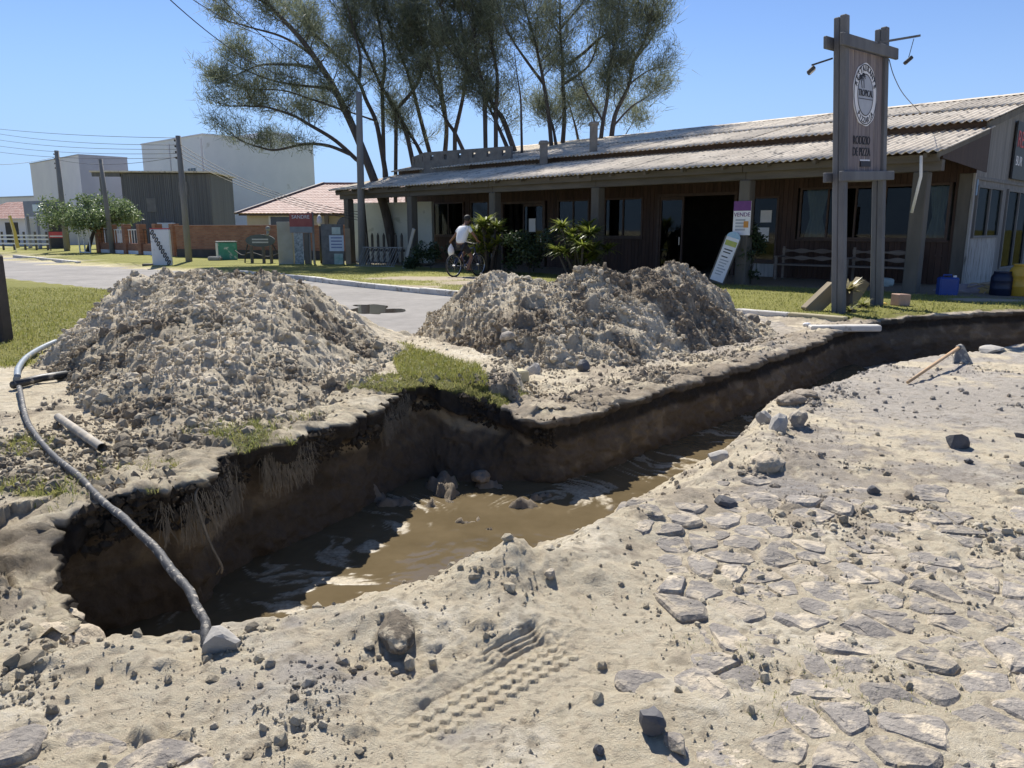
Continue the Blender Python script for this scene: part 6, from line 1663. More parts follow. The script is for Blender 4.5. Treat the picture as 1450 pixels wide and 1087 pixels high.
# ================================================================== TREES
BARK = mat('casuarina_bark', (.045, .038, .034), (.10, .085, .075), 5, .95, .6, .03, (1, 1, .3))
def wisps(C_, D_, n_per, ln, w, seed, up=.25, spread=.75):
    """fine needle sprays: C_ centres (n,3), D_ unit directions; each needle is one thin triangle"""
    r = np.random.default_rng(seed); n_ = len(C_)
    c = np.repeat(C_, n_per, 0); d = np.repeat(D_, n_per, 0)
    N = len(c)
    d = d + r.normal(0, spread, (N, 3)); d[:, 2] += up; d /= np.linalg.norm(d, axis=1)[:, None]
    c = c + r.normal(0, ln * .42, (N, 3)) * np.array([1, 1, .8])
    L = ln * r.uniform(.5, 1.3, N)[:, None]
    s = np.cross(d, r.normal(0, 1, (N, 3))); s /= np.linalg.norm(s, axis=1)[:, None]; s *= w * r.uniform(.7, 1.3, N)[:, None]
    V = np.stack([c - s, c + s, c + d * L + np.array([0, 0, -.06]) * L], 1)
    return V.reshape(-1, 3), np.arange(N * 3).reshape(-1, 3)
CAS = M_leaf('casuarina_needle', (.10, .125, .08), (.27, .295, .195), .6, .5)

def casuarina(label, Y, trunks, r0, seed, dens=1.0, start=.30, blen=1.9, bare=False, yj=1.2, nb=7):
    """trunks: list of (points measured in the photograph, base radius); sprays grow on side branches"""
    r = random.Random(seed); base = at(*trunks[0][0][0], Y); base.z = GL_
    root = empty('casuarina_tree', base, 0, label, 'tree', 'casuarina trees behind the restaurant')
    wood = MB(); Cs = []; Ds = []
    def branch(p, d, L, rad, lev):
        pts = [p]; dd = d.copy(); n_ = 6
        for i in range(n_):
            dd = (dd + Vector((r.gauss(0, .13), r.gauss(0, .13), r.gauss(.05, .10)))).normalized(); pts.append(pts[-1] + dd * L / n_)
        wood.tube([q - base for q in pts], [max(rad * (1 - .85 * i / n_), .006) for i in range(n_ + 1)], 5 if rad > .02 else 4, False)
        for i in range(1, n_ + 1):
            if lev == 0 and r.random() < .72:
                a = r.random() * 2 * PI; sd = (dd * .7 + Vector((math.cos(a), math.sin(a), r.uniform(-.3, .6))) * .8).normalized()
                branch(pts[i], sd, L * r.uniform(.3, .5), rad * .45, 1)
            if i > 1 or lev == 1:
                for _ in range(1):
                    Cs.append(tuple(pts[i] - base + Vector((r.gauss(0, .12), r.gauss(0, .12), r.gauss(0, .1))))); Ds.append(tuple(dd))
    for pts2, rad in trunks:
        yo = r.uniform(-yj, yj); n_ = len(pts2)
        P3 = [at(px, py, Y + yo * (i / n_)) for i, (px, py) in enumerate(pts2)]
        if pts2 is trunks[0][0]: P3[0] = Vector((base.x, base.y, GL_ - .2)) if P3[0].z < 2.5 else P3[0]
        sp = [Vector(p) for p in smooth_poly([tuple(p) for p in P3], 6)]
        if P3[0].z > 2.0 and rad > .08: sp = [Vector((sp[0].x + (sp[0].x - sp[3].x) * .6, sp[0].y, GL_ - .2))] + sp
        m_ = len(sp); wood.tube([q - base for q in sp], [max(rad * (1 - .8 * i / (m_ - 1)), .012) for i in range(m_)], 7, False)
        tot = sum((sp[i + 1] - sp[i]).length for i in range(m_ - 1))
        nbr = int(tot * 2.1 * dens)
        for k in range(nbr):
            t = start + (1 - start) * (k + r.random()) / nbr; fi = t * (m_ - 1); i = min(int(fi), m_ - 2); p = sp[i].lerp(sp[i + 1], fi - i); td = (sp[i + 1] - sp[i]).normalized()
            a = r.random() * 2 * PI; o = Vector((math.cos(a), math.sin(a) * .8, r.uniform(-.05, .5)))
            branch(p, (td * .55 + o * .8).normalized(), blen * r.uniform(.55, 1.2) * (1.1 - .35 * t), min(rad * .2, .03), 0)
    wd = wood.build('trunk', BARK, root, True)
    if not bare:
        Cn = np.array(Cs); Dn = np.array(Ds)
        v, f = wisps(Cn, Dn, nb, .46, .0105, seed)
        tag(np_mesh('crown', v, f, CAS, root), kind='stuff')
    return root
def ext(pts, n_, dx, dy):          # carry a trunk on above the picture
    p = list(pts)
    for k in range(n_): p.append((p[-1][0] + dx, p[-1][1] + dy))
    return p
T1 = [(560, 358), (546, 300), (529, 253), (508, 199), (489, 157), (470, 119), (450, 88), (426, 55), (403, 30), (376, 0), (350, -40), (330, -80)]
casuarina('big casuarina whose thick leaning trunk stands at the veranda end', 33.8, [(T1, .21),
    ([(508, 229), (475, 199), (439, 177), (414, 163), (379, 152), (351, 150), (315, 150)], .10), ([(495, 218), (464, 206), (431, 204), (392, 212), (370, 209), (340, 198), (318, 180)], .08),
    ([(450, 97), (420, 92), (384, 91), (362, 94), (330, 108), (305, 120)], .07), ([(470, 125), (420, 120), (380, 112), (340, 95), (312, 78)], .06), ([(440, 75), (400, 52), (360, 40), (325, 30), (300, 22)], .06), ([(420, 48), (390, 15), (352, -10), (330, -30)], .05), ([(489, 157), (440, 140), (400, 128), (350, 125), (310, 112)], .05)], .3, 1, 1.0, .30, 1.5, nb=7)
T2 = [(546, 246), (540, 210), (532, 171), (519, 143), (508, 116), (489, 91), (464, 66), (439, 41), (415, 19), (395, 0), (375, -30)]
casuarina('slender casuarina right behind the big leaning trunk', 35.5, [(T2, .12), ([(532, 171), (500, 160), (470, 150), (440, 135)], .05), ([(508, 116), (510, 80), (500, 40), (490, 0), (480, -40)], .08)], .16, 2, 1.0, .36, 1.6)
T3 = [(586, 237), (575, 188), (561, 155), (541, 124), (525, 88), (508, 55), (495, 30), (486, 0), (478, -40)]
casuarina('casuarina with a forked stem over the left roof edge', 36.5, [(T3, .115), ([(604, 235), (590, 205), (575, 180), (566, 160)], .12), ([(541, 124), (545, 90), (540, 50), (532, 10), (525, -40)], .09), ([(561, 155), (590, 120), (600, 80), (596, 40), (590, 0), (585, -40)], .09)], .2, 3, 1.05, .30, 1.8)
T4 = [(608, 215), (594, 163), (586, 132), (575, 97), (564, 69), (547, 19), (538, -30)]
casuarina('casuarina rising left of the vent parapet', 37.5, [(T4, .11), ([(630, 217), (632, 177), (625, 130), (620, 90), (612, 50), (606, 0), (600, -40)], .12)], .15, 4, 1.1, .28, 1.8)
T5 = [(658, 218), (644, 188), (630, 166), (622, 132), (606, 92), (592, 45), (580, -20)]
casuarina('casuarina leaning left above the vent parapet', 36.0, [(T5, .10), ([(644, 188), (655, 140), (660, 100), (655, 50), (650, 0), (645, -40)], .1)], .18, 5, 1.1, .3, 1.8)
T6 = [(730, 219), (713, 171), (702, 155), (686, 127), (666, 105), (650, 78), (636, 40), (622, 0), (612, -40)]
casuarina('casuarina with a thick twin trunk right of the vent parapet', 34.5, [(T6, .13), ([(722, 218), (708, 185), (694, 155), (676, 122)], .11), ([(702, 155), (704, 110), (698, 70), (690, 30), (684, -20)], .1), ([(686, 127), (676, 90), (672, 50), (668, 0), (664, -40)], .1)], .24, 6, 1.05, .32, 1.9)
casuarina('thin nearly bare casuarina sapling between the thick trunks', 33.0, [([(739, 217), (738, 170), (737, 138), (732, 105), (728, 70)], .06)], .06, 7, .45, .5, .9, nb=4)
T8 = [(781, 211), (777, 166), (770, 119), (763, 83), (755, 50), (741, 3), (732, -40)]
casuarina('straight casuarina left of the short square chimney', 34.0, [(T8, .10), ([(788, 210), (783, 180), (777, 160)], .09), ([(770, 119), (745, 85), (728, 60), (712, 30), (700, -10)], .07)], .17, 8, 1.05, .36, 1.8)
T9 = [(796, 210), (799, 166), (797, 119), (796, 83), (793, 41), (793, 0), (792, -40)]
casuarina('upright casuarina with a bough reaching to the right', 34.6, [(T9, .11), ([(804, 91), (826, 75), (848, 55), (870, 40), (890, 15), (905, -15)], .08), ([(796, 120), (820, 105), (838, 85), (850, 40), (852, 0)], .07), ([(793, 41), (820, 10), (840, -20)], .06)], .18, 9, 1.05, .34, 1.8)
T10 = [(865, 201), (868, 177), (873, 157), (890, 121), (898, 86), (912, 60), (920, 30), (926, 0)]
casuarina('outer right casuarina with boughs spreading over the roof', 33.5, [(T10, .12), ([(868, 179), (893, 152), (915, 138), (935, 128)], .05), ([(850, 203), (854, 171), (860, 138), (862, 105), (868, 70), (874, 30), (878, -10)], .10), ([(890, 121), (905, 108), (922, 98), (936, 95)], .04), ([(854, 171), (835, 140), (825, 120), (818, 100)], .05), ([(898, 86), (915, 65), (928, 45), (936, 25)], .04)], .12, 10, 1.1, .3, 1.3)
casuarina('small casuarina thicket behind the taller slim chimney', 36.0, [([(820, 205), (815, 180), (808, 155), (800, 130)], .07), ([(838, 204), (842, 180), (838, 155), (832, 135)], .06), ([(880, 200), (892, 180), (900, 165)], .03)], .07, 11, 1.6, .2, 1.1)

# ---- broad leaf tree, small palm, shrubs
def leaf_cloud(n_, fn, size, seed, asp=.5):
    r = np.random.default_rng(seed); P, Nn = fn(r, n_); N = len(P)
    a = r.normal(0, 1, (N, 3)) + Nn * .4; a /= np.linalg.norm(a, axis=1)[:, None]
    b = np.cross(a, r.normal(0, 1, (N, 3))); b /= np.linalg.norm(b, axis=1)[:, None]
    L = size * r.uniform(.6, 1.4, N)[:, None]
    V = np.stack([P, P + a * L * .5 + b * L * asp * .5, P + a * L, P + a * L * .5 - b * L * asp * .5], 1)
    return V.reshape(-1, 3), np.arange(N * 4).reshape(-1, 4)
def clumps(cl):
    def fn(r, n_):
        w = np.array([c[3] ** 2 for c in cl]); k = r.choice(len(cl), n_, p=w / w.sum()); c = np.array(cl)[k]
        d = r.normal(0, 1, (n_, 3)); d /= np.linalg.norm(d, axis=1)[:, None]
        rad = c[:, 3] * r.random(n_) ** .35 * (1 + .2 * r.normal(0, 1, n_))
        return c[:, :3] + d * rad[:, None] * np.array([1, 1, .8]), d
    return fn
def bushy(name, loc, cl, n_, size, matl, label, trunk, seed, cat='tree', group=None, asp=.5):
    e = empty(name, loc, 0, label, cat, group)
    if trunk:
        m_ = MB(); top = Vector((sum(c[0] for c in cl) / len(cl), sum(c[1] for c in cl) / len(cl), min(c[2] for c in cl)))
        m_.tube([(0, 0, -.1), top * .5, top], [trunk, trunk * .8, trunk * .6], 8)
        for c in cl: m_.tube([top * .8, Vector(c[:3])], [trunk * .45, trunk * .12], 5)
        m_.build('trunk', BARK, e, True)
    v, f = leaf_cloud(n_, clumps(cl), size, seed, asp)
    tag(np_mesh('crown', v, f, matl, e), kind='stuff'); return e
LEAFY = M_leaf('sea_leaf', (.10, .15, .055), (.26, .32, .16), .45, .35)
r5 = random.Random(5); cl = []
for k in range(26):
    a = r5.random() * 2 * PI; q = r5.random() ** .5; cl.append((q * 2.9 * math.cos(a) + .6, q * 1.7 * math.sin(a), 2.35 + r5.uniform(-.75, 1.0) * (1 - .5 * q), r5.uniform(.45, .8)))
bushy('leafy_tree', (-26.0, 47.6, GL_), cl, 9000, .17, LEAFY, 'broad low leafy tree with pale green leaves by the pier fence', .14, 51)
# strappy palm on a short stem behind the brick wall
def strap_plant(name, loc, n_, L, w, stemh, matl, label, cat, seed, droop=.8, up=.9, stems=1, spread=0.0, group=None):
    e = empty(name, loc, 0, label, cat, group); r = random.Random(seed); ms = MB()
    heads = []
    for s_ in range(stems):
        a = r.random() * 2 * PI; b = Vector((math.cos(a) * spread * r.random() * .5, math.sin(a) * spread * r.random() * .5, 0)); t = b + Vector((math.cos(a) * spread * r.random(), math.sin(a) * spread * r.random(), stemh * r.uniform(.35, 1.1)))
        ms.tube([b + Vector((0, 0, -.08)), b.lerp(t, .5) + Vector((r.gauss(0, .02), 0, 0)), t], [.05, .04, .03] if stems > 1 else [.12, .1, .08], 7); heads.append(t)
    ms.build('stem', BARK, e, True)
    lv = MB()
    for k in range(n_):
        h = heads[k % len(heads)]; a = r.random() * 2 * PI; u = r.uniform(.05, up); d = Vector((math.cos(a), math.sin(a), u)).normalized(); l = L * r.uniform(.6, 1.15)
        s = Vector((-math.sin(a), math.cos(a), 0)) * w * r.uniform(.7, 1.2); p = h.copy(); pts = []
        for i in range(4):
            ww_ = (1, 1.2, .8, .02)[i]; pts += [p - s * ww_ * .5, p + s * ww_ * .5]
            d = (d + Vector((0, 0, -droop * .33))).normalized(); p = p + d * l / 3
        lv.add(pts, [(0, 1, 3, 2), (2, 3, 5, 4), (4, 5, 7, 6)])
    me = lv.mesh('leaves', matl); link(bpy.data.objects.new('leaves', me), e); return e
PALMG = M_leaf('palm_leaf', (.13, .18, .04), (.34, .36, .09), .45, .4); DEEPG = M_leaf('dark_green_leaf', (.025, .045, .018), (.06, .09, .035), .5, .25)  # second one: very dark green leaf of the shrubs and hedge
strap_plant('screw_palm', (-16.2, 42.5, GL_), 90, .8, .07, 1.95, M_leaf('screw_leaf', (.17, .22, .10), (.34, .37, .2), .5, .3), 'small strap leaved palm rising behind the brick wall', 'palm', 52, .9, .9)
YELG = M_leaf('rhapis_leaf', (.11, .155, .025), (.34, .37, .075), .4, .45)
strap_plant('fan_palm_shrub', (-.75, 25.0, GL_), 1700, .52, .042, 1.75, YELG, 'taller yellow green fan palm shrub beside the cyclist', 'palm', 53, .6, 1.5, 18, .44)
strap_plant('fan_palm_shrub', (2.0, 22.6, GL_), 2000, .52, .042, 1.35, YELG, 'rounder yellow green fan palm shrub against the veranda post', 'palm', 54, .7, 1.4, 22, .62)
cl = [(r5.uniform(-.7, .7), r5.uniform(-.3, .3), r5.uniform(.3, 1.35), r5.uniform(.2, .36)) for _ in range(14)]
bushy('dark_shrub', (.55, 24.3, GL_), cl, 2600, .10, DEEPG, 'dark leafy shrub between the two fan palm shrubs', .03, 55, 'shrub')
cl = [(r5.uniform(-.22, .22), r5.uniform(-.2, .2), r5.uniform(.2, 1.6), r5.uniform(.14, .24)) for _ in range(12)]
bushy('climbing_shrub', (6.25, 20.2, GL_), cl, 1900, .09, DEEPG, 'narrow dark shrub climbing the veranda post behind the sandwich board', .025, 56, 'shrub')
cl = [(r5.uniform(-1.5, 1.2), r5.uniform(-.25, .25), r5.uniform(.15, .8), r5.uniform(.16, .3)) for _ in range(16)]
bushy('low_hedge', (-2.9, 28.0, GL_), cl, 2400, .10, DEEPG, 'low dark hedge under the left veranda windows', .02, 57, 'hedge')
# bromeliad and weeds at the sign
strap_plant('bromeliad', (6.0, 13.75, GL_), 60, .34, .05, .50, M_leaf('bromeliad_leaf', (.24, .22, .09), (.50, .42, .24), .45, .4), 'flowering bromeliad between the posts of the wooden sign', 'plant', 58, .45, 1.4)
strap_plant('weed_clump', (6.45, 14.1, GL_), 70, .22, .02, .05, GRASSD, 'green weed clump at the foot of the rear sign post', 'plant', 59, .7, 1.6)
strap_plant('weed_clump', (5.85, 13.3, GL_), 40, .25, .022, .05, GRASSD, 'green weed clump at the foot of the front sign post', 'plant', 60, .7, 1.6)

# ================================================================== THINGS ON THE LAWN
def leaning_block(a, L, w, rz, tilt, label):
    o = MB().bbox(-w / 2, -w * .38, 0, w / 2, w * .38, L, .015).build('timber_block', mat('cut_timber', (.17, .135, .085), (.27, .22, .14), 3, .85, .4, .006, (1, 1, .3))); o.location = a; o.rotation_euler = (0, tilt, rz); return tag(o, label, 'timber')
leaning_block((5.18, 13.45, GL_ - .02), .66, .26, .15, math.radians(47), 'squared timber block leaning against the front sign post')
leaning_block((6.33, 14.55, GL_ - .02), .58, .24, .1, math.radians(30), 'squared timber block leaning against the rear sign post')
bk2 = MB().bbox(-.14, -.11, 0, .13, .11, .22, .012).build('brick', mat('pink_brick', (.42, .26, .19), (.52, .34, .26), 6, .9, .3, .005)); bk2.location = (7.3, 14.45, GL_ + .01); bk2.rotation_euler = (0, .05, .3); tag(bk2, 'lone pinkish brick block on the lawn by the sign', 'brick')
jc = empty('jerrycan', (9.45, 16.75, GL_), math.radians(-12), 'blue plastic jerrycan on the lawn by the veranda corner', 'jerrycan')
BLUE = mat('blue_plastic', (.01, .04, .21), (.018, .06, .28), 3, .4)
MB().bbox(-.19, -.14, 0, .19, .14, .40, .03).build('body', BLUE, jc); MB().tube([(-.1, 0, .40), (-.1, 0, .45), (.06, 0, .45), (.06, 0, .40)], .018, 8).build('handle', BLUE, jc, True); MB().lathe([(.035, .40), (.035, .44)], 10, (.13, .0, 0)).build('cap', WHM, jc)
def drum(loc, r, h, c1, c2, label, nm='drum'):
    e = empty(nm, loc, 0, label, 'drum'); m_ = mat(nm + '_plastic', c1, c2, 3, .45)
    MB().lathe([(r * .85, 0), (r, .04), (r, h * .32), (r * 1.03, h * .34), (r, h * .36), (r, h * .66), (r * 1.03, h * .68), (r, h * .70), (r, h - .1), (r * .75, h)], 22).build('body', m_, e, True)
    MB().lathe([(r * .78, h), (r * .8, h + .03), (r * .4, h + .035)], 18).build('lid', m_, e); return e
drum((10.55, 16.65, GL_), .21, .5, (.006, .012, .035), (.012, .02, .05), 'dark blue plastic drum beside the yellow drum', 'dark_drum')
drum((10.95, 16.55, GL_), .27, .66, (.52, .30, .03), (.62, .38, .05), 'yellow plastic drum at the edge of the lawn', 'yellow_drum')
# rubbish heap: cloth and straps
rub = empty('rag_pile', (10.35, 17.6, GL_), 0, 'crumpled pile of rags and straps by the gable wall', 'rag pile')
inst('rags', clod_mesh('rags', .62, .4, .15, 91, mat('rag_cloth', (.24, .20, .20), (.36, .30, .28), 5, .95)), rub, (0, 0, .05))
inst('rags', clod_mesh('rags', .3, .22, .12, 92, mat('ochre_cloth', (.42, .28, .10), (.5, .36, .16), 5, .95)), rub, (.35, -.35, .05))
for k in range(5): MB().tube([Vector(p) for p in smooth_poly([(rnd.uniform(-.5, .6), rnd.uniform(-.4, .2), .16), (rnd.uniform(-.3, .7), rnd.uniform(-.6, .1), .22), (rnd.uniform(0, .9), rnd.uniform(-.7, -.2), .03)], 6)], .012, 5).build('strap', mat('strap_tan', (.35, .27, .18), (.45, .36, .25), 6, .9), rub)
bg_ = inst('paper_bag', clod_mesh('paper_bag', .24, .16, .13, 93, mat('pale_green_bag', (.35, .42, .38), (.45, .5, .46), 5, .8)), None, (9.3, 19.3, GL_ + .1)); tag(bg_, 'pale green bag under the wooden bench', 'bag')
ye = inst('yellow_scrap', clod_mesh('yellow_scrap', .13, .09, .03, 94, mat('yellow_scrap', (.6, .42, .06), (.7, .5, .1), 6, .7)), None, (7.05, 14.75, GL_ + .02)); tag(ye, 'yellow scrap on the grass behind the rear sign post', 'litter')
wl = inst('white_litter', clod_mesh('white_litter', .06, .04, .03, 95, WHM), None, (gp(1142, 464).x, gp(1142, 464).y, .05)); tag(wl, 'white scrap at the end of the loose kerb slab', 'litter')
# sandwich board and sale sign at the doorway post
ab = empty('sandwich_board', (5.25, 20.0, GL_), math.radians(-38), 'narrow white menu board leaning beside the restaurant entrance', 'sign board')
ab.rotation_euler = (math.radians(-8), math.radians(17), math.radians(-30)); ab.scale = (.74, .74, .74)
MB().bbox(-.24, -.02, .15, .24, .02, 1.72, .01).build('panel', WHITEP, ab)
MB().prism([(.24 * math.cos(t), 1.72 + .2 * math.sin(t)) for t in np.linspace(0, PI, 12)], -.02, .02, 'y').build('top', mat('sky_blue', (.2, .42, .6), (.5, .62, .66), 6, .6), ab)
MB().box(-.2, -.028, 1.42, .2, -.021, 1.6).build('green_band', mat('board_green', (.3, .42, .1), (.55, .5, .12), 6, .6), ab)
for k, z_ in enumerate((1.28, 1.18, 1.02, .9, .8, .7, .6, .5, .4)): MB().box(-.15, -.028, z_ - .02, .15 - .04 * (k % 3), -.021, z_ + .02).build('text_line', BLACKP if k < 3 else mat('text_grey', (.35, .37, .38), (.45, .46, .47), 6, .7), ab)
for x_ in (-.26, .26): MB().box(x_ - .02, -.03, 0, x_ + .02, .03, 1.72).build('side_rail', WD_POST, ab)
MB().box(-.28, -.024, .10, .28, .024, .149).build('foot_rail', WD_POST, ab)
vs = empty('sale_sign', (OX + (-4.25) * .7071 + (-.17) * .7071, OY + 4.25 * .7071 - .17 * .7071, OZ), R45, 'white and purple VENDE sign fixed to the veranda post', 'sign')
MB().box(-.24, -.02, 1.25, .24, -.003, 2.10).build('board', WHITEP, vs); MB().box(-.24, -.026, 1.86, .24, -.021, 2.10).build('purple_band', mat('purple', (.12, .03, .16), (.17, .05, .2), 5, .6), vs)
put_text('VENDE', .145, (0, -.024, 1.76), mat('purple', (.12, .03, .16), (.17, .05, .2)), vs, (PI / 2, 0, 0))
for z_ in (1.63, 1.55, 1.47, 1.39): MB().box(-.17, -.025, z_ - .024, .1, -.021, z_ + .024).build('text_line', mat('text_grey', (.35, .37, .38)), vs)
MB().box(.06, -.027, 1.44, .19, -.0255, 1.6).build('orange_patch', mat('orange', (.6, .25, .04), (.65, .3, .06), 5, .6), vs)
# posters inside the glass
for (x0, x1, z0, z1) in ((-15.1, -14.75, 1.3, 1.8), (-5.55, -5.2, 1.6, 1.95), (-5.6, -5.25, 1.05, 1.45)):
    MB().box(x0, WT - .012, z0, x1, WT - .0065, z1).build('window_poster', WHITEP, rest)
# tables inside, dimly seen
for k, x_ in enumerate((-2.6, -3.6, -1.4, -10.6, -20.2)):
    t_ = empty('dining_table', (OX + (x_ + 5) * .7071 * 1 - 5 * .7071 + 5.0 * .7071, OY - x_ * .7071 + 5.0 * .7071, OZ - .05), R45, 'dining table inside the restaurant ' + ('in the middle of the widest window', 'beside the left curtain of the widest window', 'beside the right curtain of the widest window', 'behind the window next to the glazed door', 'behind the window nearest the bicycle rack')[k], 'table', 'tables inside the restaurant')
    MB().bbox(-.4, -.4, .70, .4, .4, .75, .01).build('top', WHM, t_); MB().tube([(0, 0, 0), (0, 0, .7)], .05, 8).build('leg', DARKM, t_)
    MB().lathe([(.2, 0), (.05, .03)], 10).build('base', DARKM, t_)

# ================================================================== CYCLIST
HD = math.radians(40)                       # heading away and to the right
bo = gp(660, 391, .1)
bx0, by0 = bo.x, bo.y
RZ = -HD                                     # local +y is the way he rides
bc = empty('bicycle', (bx0, by0, ground_z(bx0, by0) + .0), RZ, 'dark bicycle under the man in the white shirt', 'bicycle')
TYRE = mat('tyre_rubber', (.015, .015, .016), (.03, .03, .03), 8, .7); ALLOY = mat('alloy_rim', (.45, .45, .46), (.55, .55, .55), 8, .3, metal=.9); FRM = mat('bike_frame', (.03, .04, .10), (.05, .06, .14), 6, .35)
for yy in (-.52, .54):
    wl_ = empty('wheel', (0, yy, .34)); wl_.parent = bc
    MB().tube([(0, .325 * math.cos(t), .325 * math.sin(t)) for t in np.linspace(0, 2 * PI, 33)], .022, 8, False).build('tyre', TYRE, wl_, True)
    MB().tube([(0, .297 * math.cos(t), .297 * math.sin(t)) for t in np.linspace(0, 2 * PI, 33)], .010, 6, False).build('rim', ALLOY, wl_, True)
    sp_m = MB()
    for k in range(16): t = 2 * PI * k / 16; sp_m.tube([(.02 * (-1) ** k, 0, 0), (0, .295 * math.cos(t), .295 * math.sin(t))], .002, 4)
    sp_m.build('spokes', ALLOY, wl_); MB().tube([(-.05, 0, 0), (.05, 0, 0)], .022, 8).build('hub', ALLOY, wl_)
seat_top, bb, head, headl = Vector((0, -.20, .86)), Vector((0, -.06, .30)), Vector((0, .38, .86)), Vector((0, .42, .70))
rear, front = Vector((0, -.52, .34)), Vector((0, .54, .34))
fm_ = MB()
for a, b, r_ in ((seat_top, bb, .017), (bb, headl, .019), (seat_top.lerp(bb, .15), head, .017), (head, headl, .021)): fm_.tube([a, b], r_, 8)
for s in (-1, 1):
    o = Vector((s * .045, 0, 0)); fm_.tube([bb + o * .4, rear + o], .010, 6).tube([seat_top.lerp(bb, .15) + o * .3, rear + o], .009, 6).tube([headl + o * .8, headl + o + Vector((0, .03, -.12)), front + o], .011, 6)
fm_.build('frame', FRM, bc, True)
MB().tube([(-.30, .22, 1.0), (-.27, .32, 1.02), (-.06, .37, .98), (0, .375, .97), (.06, .37, .98), (.27, .32, 1.02), (.30, .22, 1.0)], .013, 8).tube([(0, .375, .97), head], .013, 8).build('handlebar', LAMPM, bc, True)
sd_ = MB(); sd_.add([(-.07, -.34, .93), (.07, -.34, .93), (.09, -.28, .94), (-.09, -.28, .94), (.02, -.06, .92), (-.02, -.06, .92), (-.05, -.32, .87), (.05, -.32, .87), (.015, -.08, .88), (-.015, -.08, .88)], [(0, 1, 2, 3), (3, 2, 4, 5), (6, 9, 8, 7), (0, 6, 7, 1), (1, 7, 8, 4, 2), (5, 9, 6, 0, 3), (4, 8, 9, 5)]); sd_.tube([seat_top, (0, -.2, .9)], .014, 8).build('saddle', LAMPM, bc)
MB().tube([(.06, .08 * math.cos(t) - .06, .30 + .08 * math.sin(t)) for t in np.linspace(0, 2 * PI, 20)], .008, 6, False).build('chainring', ALLOY, bc)
pr = Vector((.11, .02, .16)); pl_ = Vector((-.11, -.14, .44))
MB().tube([(.06, -.06, .30), (.07, .02, .16), pr], .011, 6).build('crank', ALLOY, bc); MB().tube([(-.06, -.06, .30), (-.07, -.14, .44), pl_], .011, 6).build('crank', ALLOY, bc)
for p in (pr, pl_): MB().box(p.x - .045, p.y - .04, p.z - .012, p.x + .045, p.y + .04, p.z + .012).build('pedal', TYRE, bc)

# man: one continuous body
SKIN = mat('skin', (.17, .085, .05), (.21, .11, .07), 4, .55); SHIRT = mat('white_cotton', (.74, .74, .75), (.82, .82, .82), 7, .85, .4, .01); SHORTS = mat('black_cotton', (.012, .012, .014), (.025, .025, .028), 7, .9); HAIR = mat('black_hair', (.010, .009, .008), (.02, .018, .016), 20, .7)
def skin_body(name, J, edges, rootk, matl, parent, sub=2):
    keys = list(J); me = bpy.data.meshes.new(name); me.from_pydata([J[k][0] for k in keys], [(keys.index(a), keys.index(b)) for a, b in edges], [])
    o = bpy.data.objects.new(name, me); link(o, parent); me.materials.append(matl)
    md = o.modifiers.new('skin', 'SKIN'); md.use_smooth_shade = True
    for k, sv in zip(keys, me.skin_vertices[0].data):
        r_ = J[k][1]; sv.radius = r_ if isinstance(r_, tuple) else (r_, r_); sv.use_root = (k == rootk)
    s_ = o.modifiers.new('sub', 'SUBSURF'); s_.levels = sub; s_.render_levels = sub
    return o
man = empty('person', (bx0, by0, ground_z(bx0, by0)), RZ, 'man in a white t shirt and dark shorts riding a bicycle with a bag', 'person')
hipL, hipR = (-.10, -.20, .93), (.10, -.20, .93)
J = {'pel': ((0, -.22, .98), (.15, .12)), 'wai': ((0, -.19, 1.12), (.14, .105)), 'che': ((0, -.11, 1.32), (.165, .12)), 'sho': ((0, -.05, 1.46), (.10, .08)), 'nek': ((0, .0, 1.53), .055), 'hd0': ((0, .06, 1.60), (.07, .075)), 'hd1': ((0, .10, 1.68), (.078, .092)), 'hd2': ((0, .10, 1.76), (.06, .07)),
     'hl': (hipL, .095), 'kl': ((-.13, .14, .78), .062), 'al': ((-.12, -.12, .50), .040), 'hell': ((-.12, -.17, .47), .036), 'tl': ((-.12, .02, .455), .032),
     'hr': (hipR, .095), 'kr': ((.13, .12, .60), .062), 'ar': ((.12, -.04, .23), .040), 'helr': ((.12, -.09, .20), .036), 'tr': ((.12, .10, .18), .032),
     'sl': ((-.175, -.05, 1.43), .062), 'el': ((-.36, -.10, 1.20), .044), 'wl': ((-.56, -.08, 1.05), .030), 'pl': ((-.61, -.06, 1.01), .030),
     'sr': ((.175, -.05, 1.43), .062), 'er': ((.30, .08, 1.20), .044), 'wr': ((.30, .20, 1.05), .030), 'pr': ((.30, .25, 1.03), .030)}
E = [('pel', 'wai'), ('wai', 'che'), ('che', 'sho'), ('sho', 'nek'), ('nek', 'hd0'), ('hd0', 'hd1'), ('hd1', 'hd2'), ('pel', 'hl'), ('hl', 'kl'), ('kl', 'al'), ('al', 'tl'), ('al', 'hell'), ('pel', 'hr'), ('hr', 'kr'), ('kr', 'ar'), ('ar', 'tr'), ('ar', 'helr'), ('che', 'sl'), ('sl', 'el'), ('el', 'wl'), ('wl', 'pl'), ('che', 'sr'), ('sr', 'er'), ('er', 'wr'), ('wr', 'pr')]
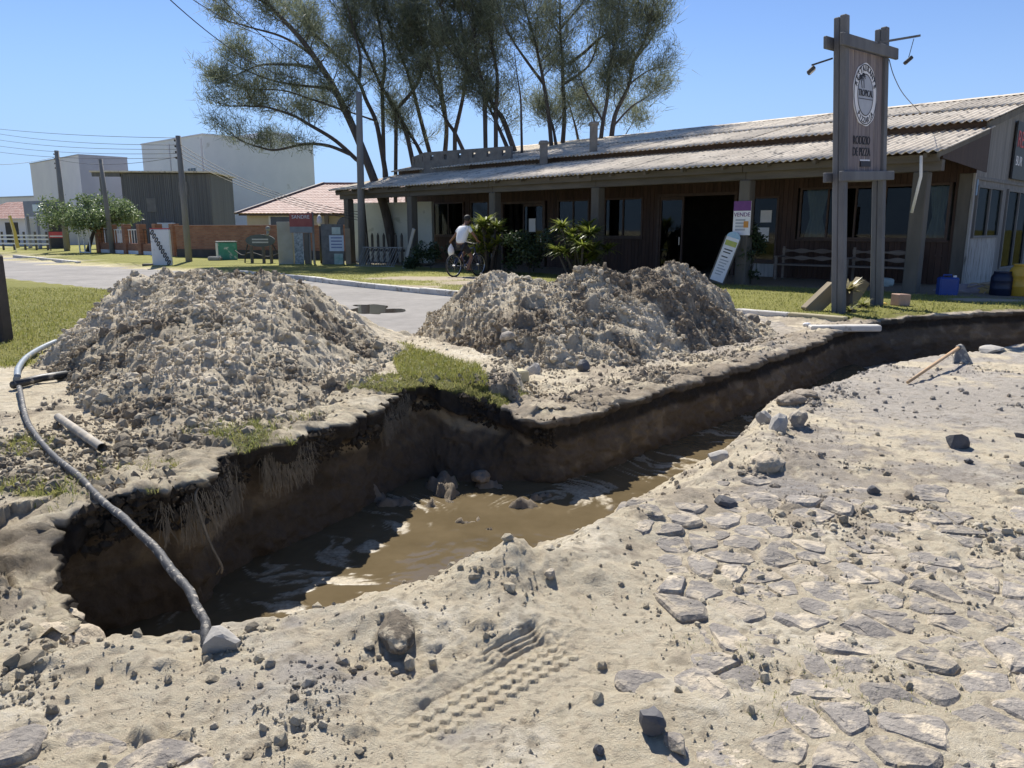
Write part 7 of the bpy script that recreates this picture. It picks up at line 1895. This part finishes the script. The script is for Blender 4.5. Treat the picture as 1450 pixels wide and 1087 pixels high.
# five fingers each, closed round the grips
for s, w in ((-1, 'pl'), (1, 'pr')):
    b = Vector(J[w][0])
    for k in range(4):
        x_ = b.x + (k - 1.5) * .019; l = (.9, 1.05, 1.0, .82)[k]
        for i, (dy, dz) in enumerate(((.035, .01), (.055, -.02), (.035, -.045))): J['%s%d%d' % (w, k, i)] = ((x_, b.y + dy * l, b.z + dz * l), .0095 - .001 * i)
        E += [(w, '%s%d0' % (w, k)), ('%s%d0' % (w, k), '%s%d1' % (w, k)), ('%s%d1' % (w, k), '%s%d2' % (w, k))]
    for i, (dx, dy, dz) in enumerate(((-.032, -.005, -.01), (-.035, .025, -.035))): J['%st%d' % (w, i)] = ((b.x + s * dx, b.y + dy, b.z + dz), .010)
    E += [(w, w + 't0'), (w + 't0', w + 't1')]
body = skin_body('body', J, E, 'pel', SKIN, man, 2)
Jt = {'b': ((0, -.225, .95), (.185, .15)), 'w': ((0, -.19, 1.12), (.18, .135)), 'c': ((0, -.11, 1.32), (.212, .15)), 's': ((0, -.05, 1.455), (.13, .10)), 'n': ((0, -.02, 1.50), (.072, .066)),
      'sl': ((-.185, -.05, 1.425), .086), 'el': ((-.285, -.08, 1.29), .078), 'sr': ((.185, -.05, 1.425), .086), 'er': ((.255, .015, 1.30), .078)}
skin_body('shirt', Jt, [('b', 'w'), ('w', 'c'), ('c', 's'), ('s', 'n'), ('c', 'sl'), ('sl', 'el'), ('c', 'sr'), ('sr', 'er')], 'c', SHIRT, man)
Js = {'p': ((0, -.215, .955), (.165, .135)), 'l': ((-.105, -.16, .91), .115), 'l2': ((-.125, .05, .83), .096), 'r': ((.105, -.16, .90), .115), 'r2': ((.125, .03, .70), .096)}
skin_body('shorts', Js, [('p', 'l'), ('l', 'l2'), ('p', 'r'), ('r', 'r2')], 'p', SHORTS, man)
bm = bmesh.new(); bmesh.ops.create_icosphere(bm, subdivisions=3, radius=1)
for v in list(bm.verts):
    if v.co.y > .45 and v.co.z < .35: v.co *= .8
    v.co = Vector((v.co.x * .098, v.co.y * .112, v.co.z * .105 * (1 + .04 * math.sin(v.co.x * 40)))) + Vector((0, .085, 1.725))
MB().bm(bm).build('hair', HAIR, man, True)
for s in (-1, 1): MB().lathe([(.005, -.03), (.016, -.015), (.018, .01), (.006, .03)], 8, (s * .098, .085, 1.66)).build('ear', SKIN, man, True)
m_ = MB(); m_.lathe([(.004, -.02), (.014, 0), (.004, .02)], 6, (0, .205, 1.665)); m_.build('nose', SKIN, man)
for s in (-1, 1): MB().lathe([(.003, -.008), (.01, 0), (.003, .008)], 6, (s * .034, .186, 1.69)).build('eye', HAIR, man)
MB().box(-.025, .178, 1.618, .025, .186, 1.626).build('mouth', mat('lips', (.12, .05, .04), (.14, .06, .05)), man)
for p in ((-.12, -.05, .455), (.12, .03, .18)): MB().bbox(p[0] - .048, p[1] - .13, p[2] - .02, p[0] + .048, p[1] + .13, p[2] + .012, .01).build('sandal', LAMPM, man)
sb = MB().lathe([(.012, 0), (.03, -.05), (.085, -.14), (.10, -.26), (.07, -.36), (.01, -.38)], 14).build('shopping_bag', mat('white_bag', (.72, .74, .78), (.82, .83, .86), 9, .5, .4, .01), None, True)
lw = Matrix.Rotation(RZ, 4, 'Z') @ Vector((-.61, -.01, .98)); sb.location = (bx0 + lw.x, by0 + lw.y, ground_z(bx0, by0) + lw.z); sb.scale = (1, .7, 1)
tag(sb, 'white plastic shopping bag hanging from the cyclist left hand', 'bag')
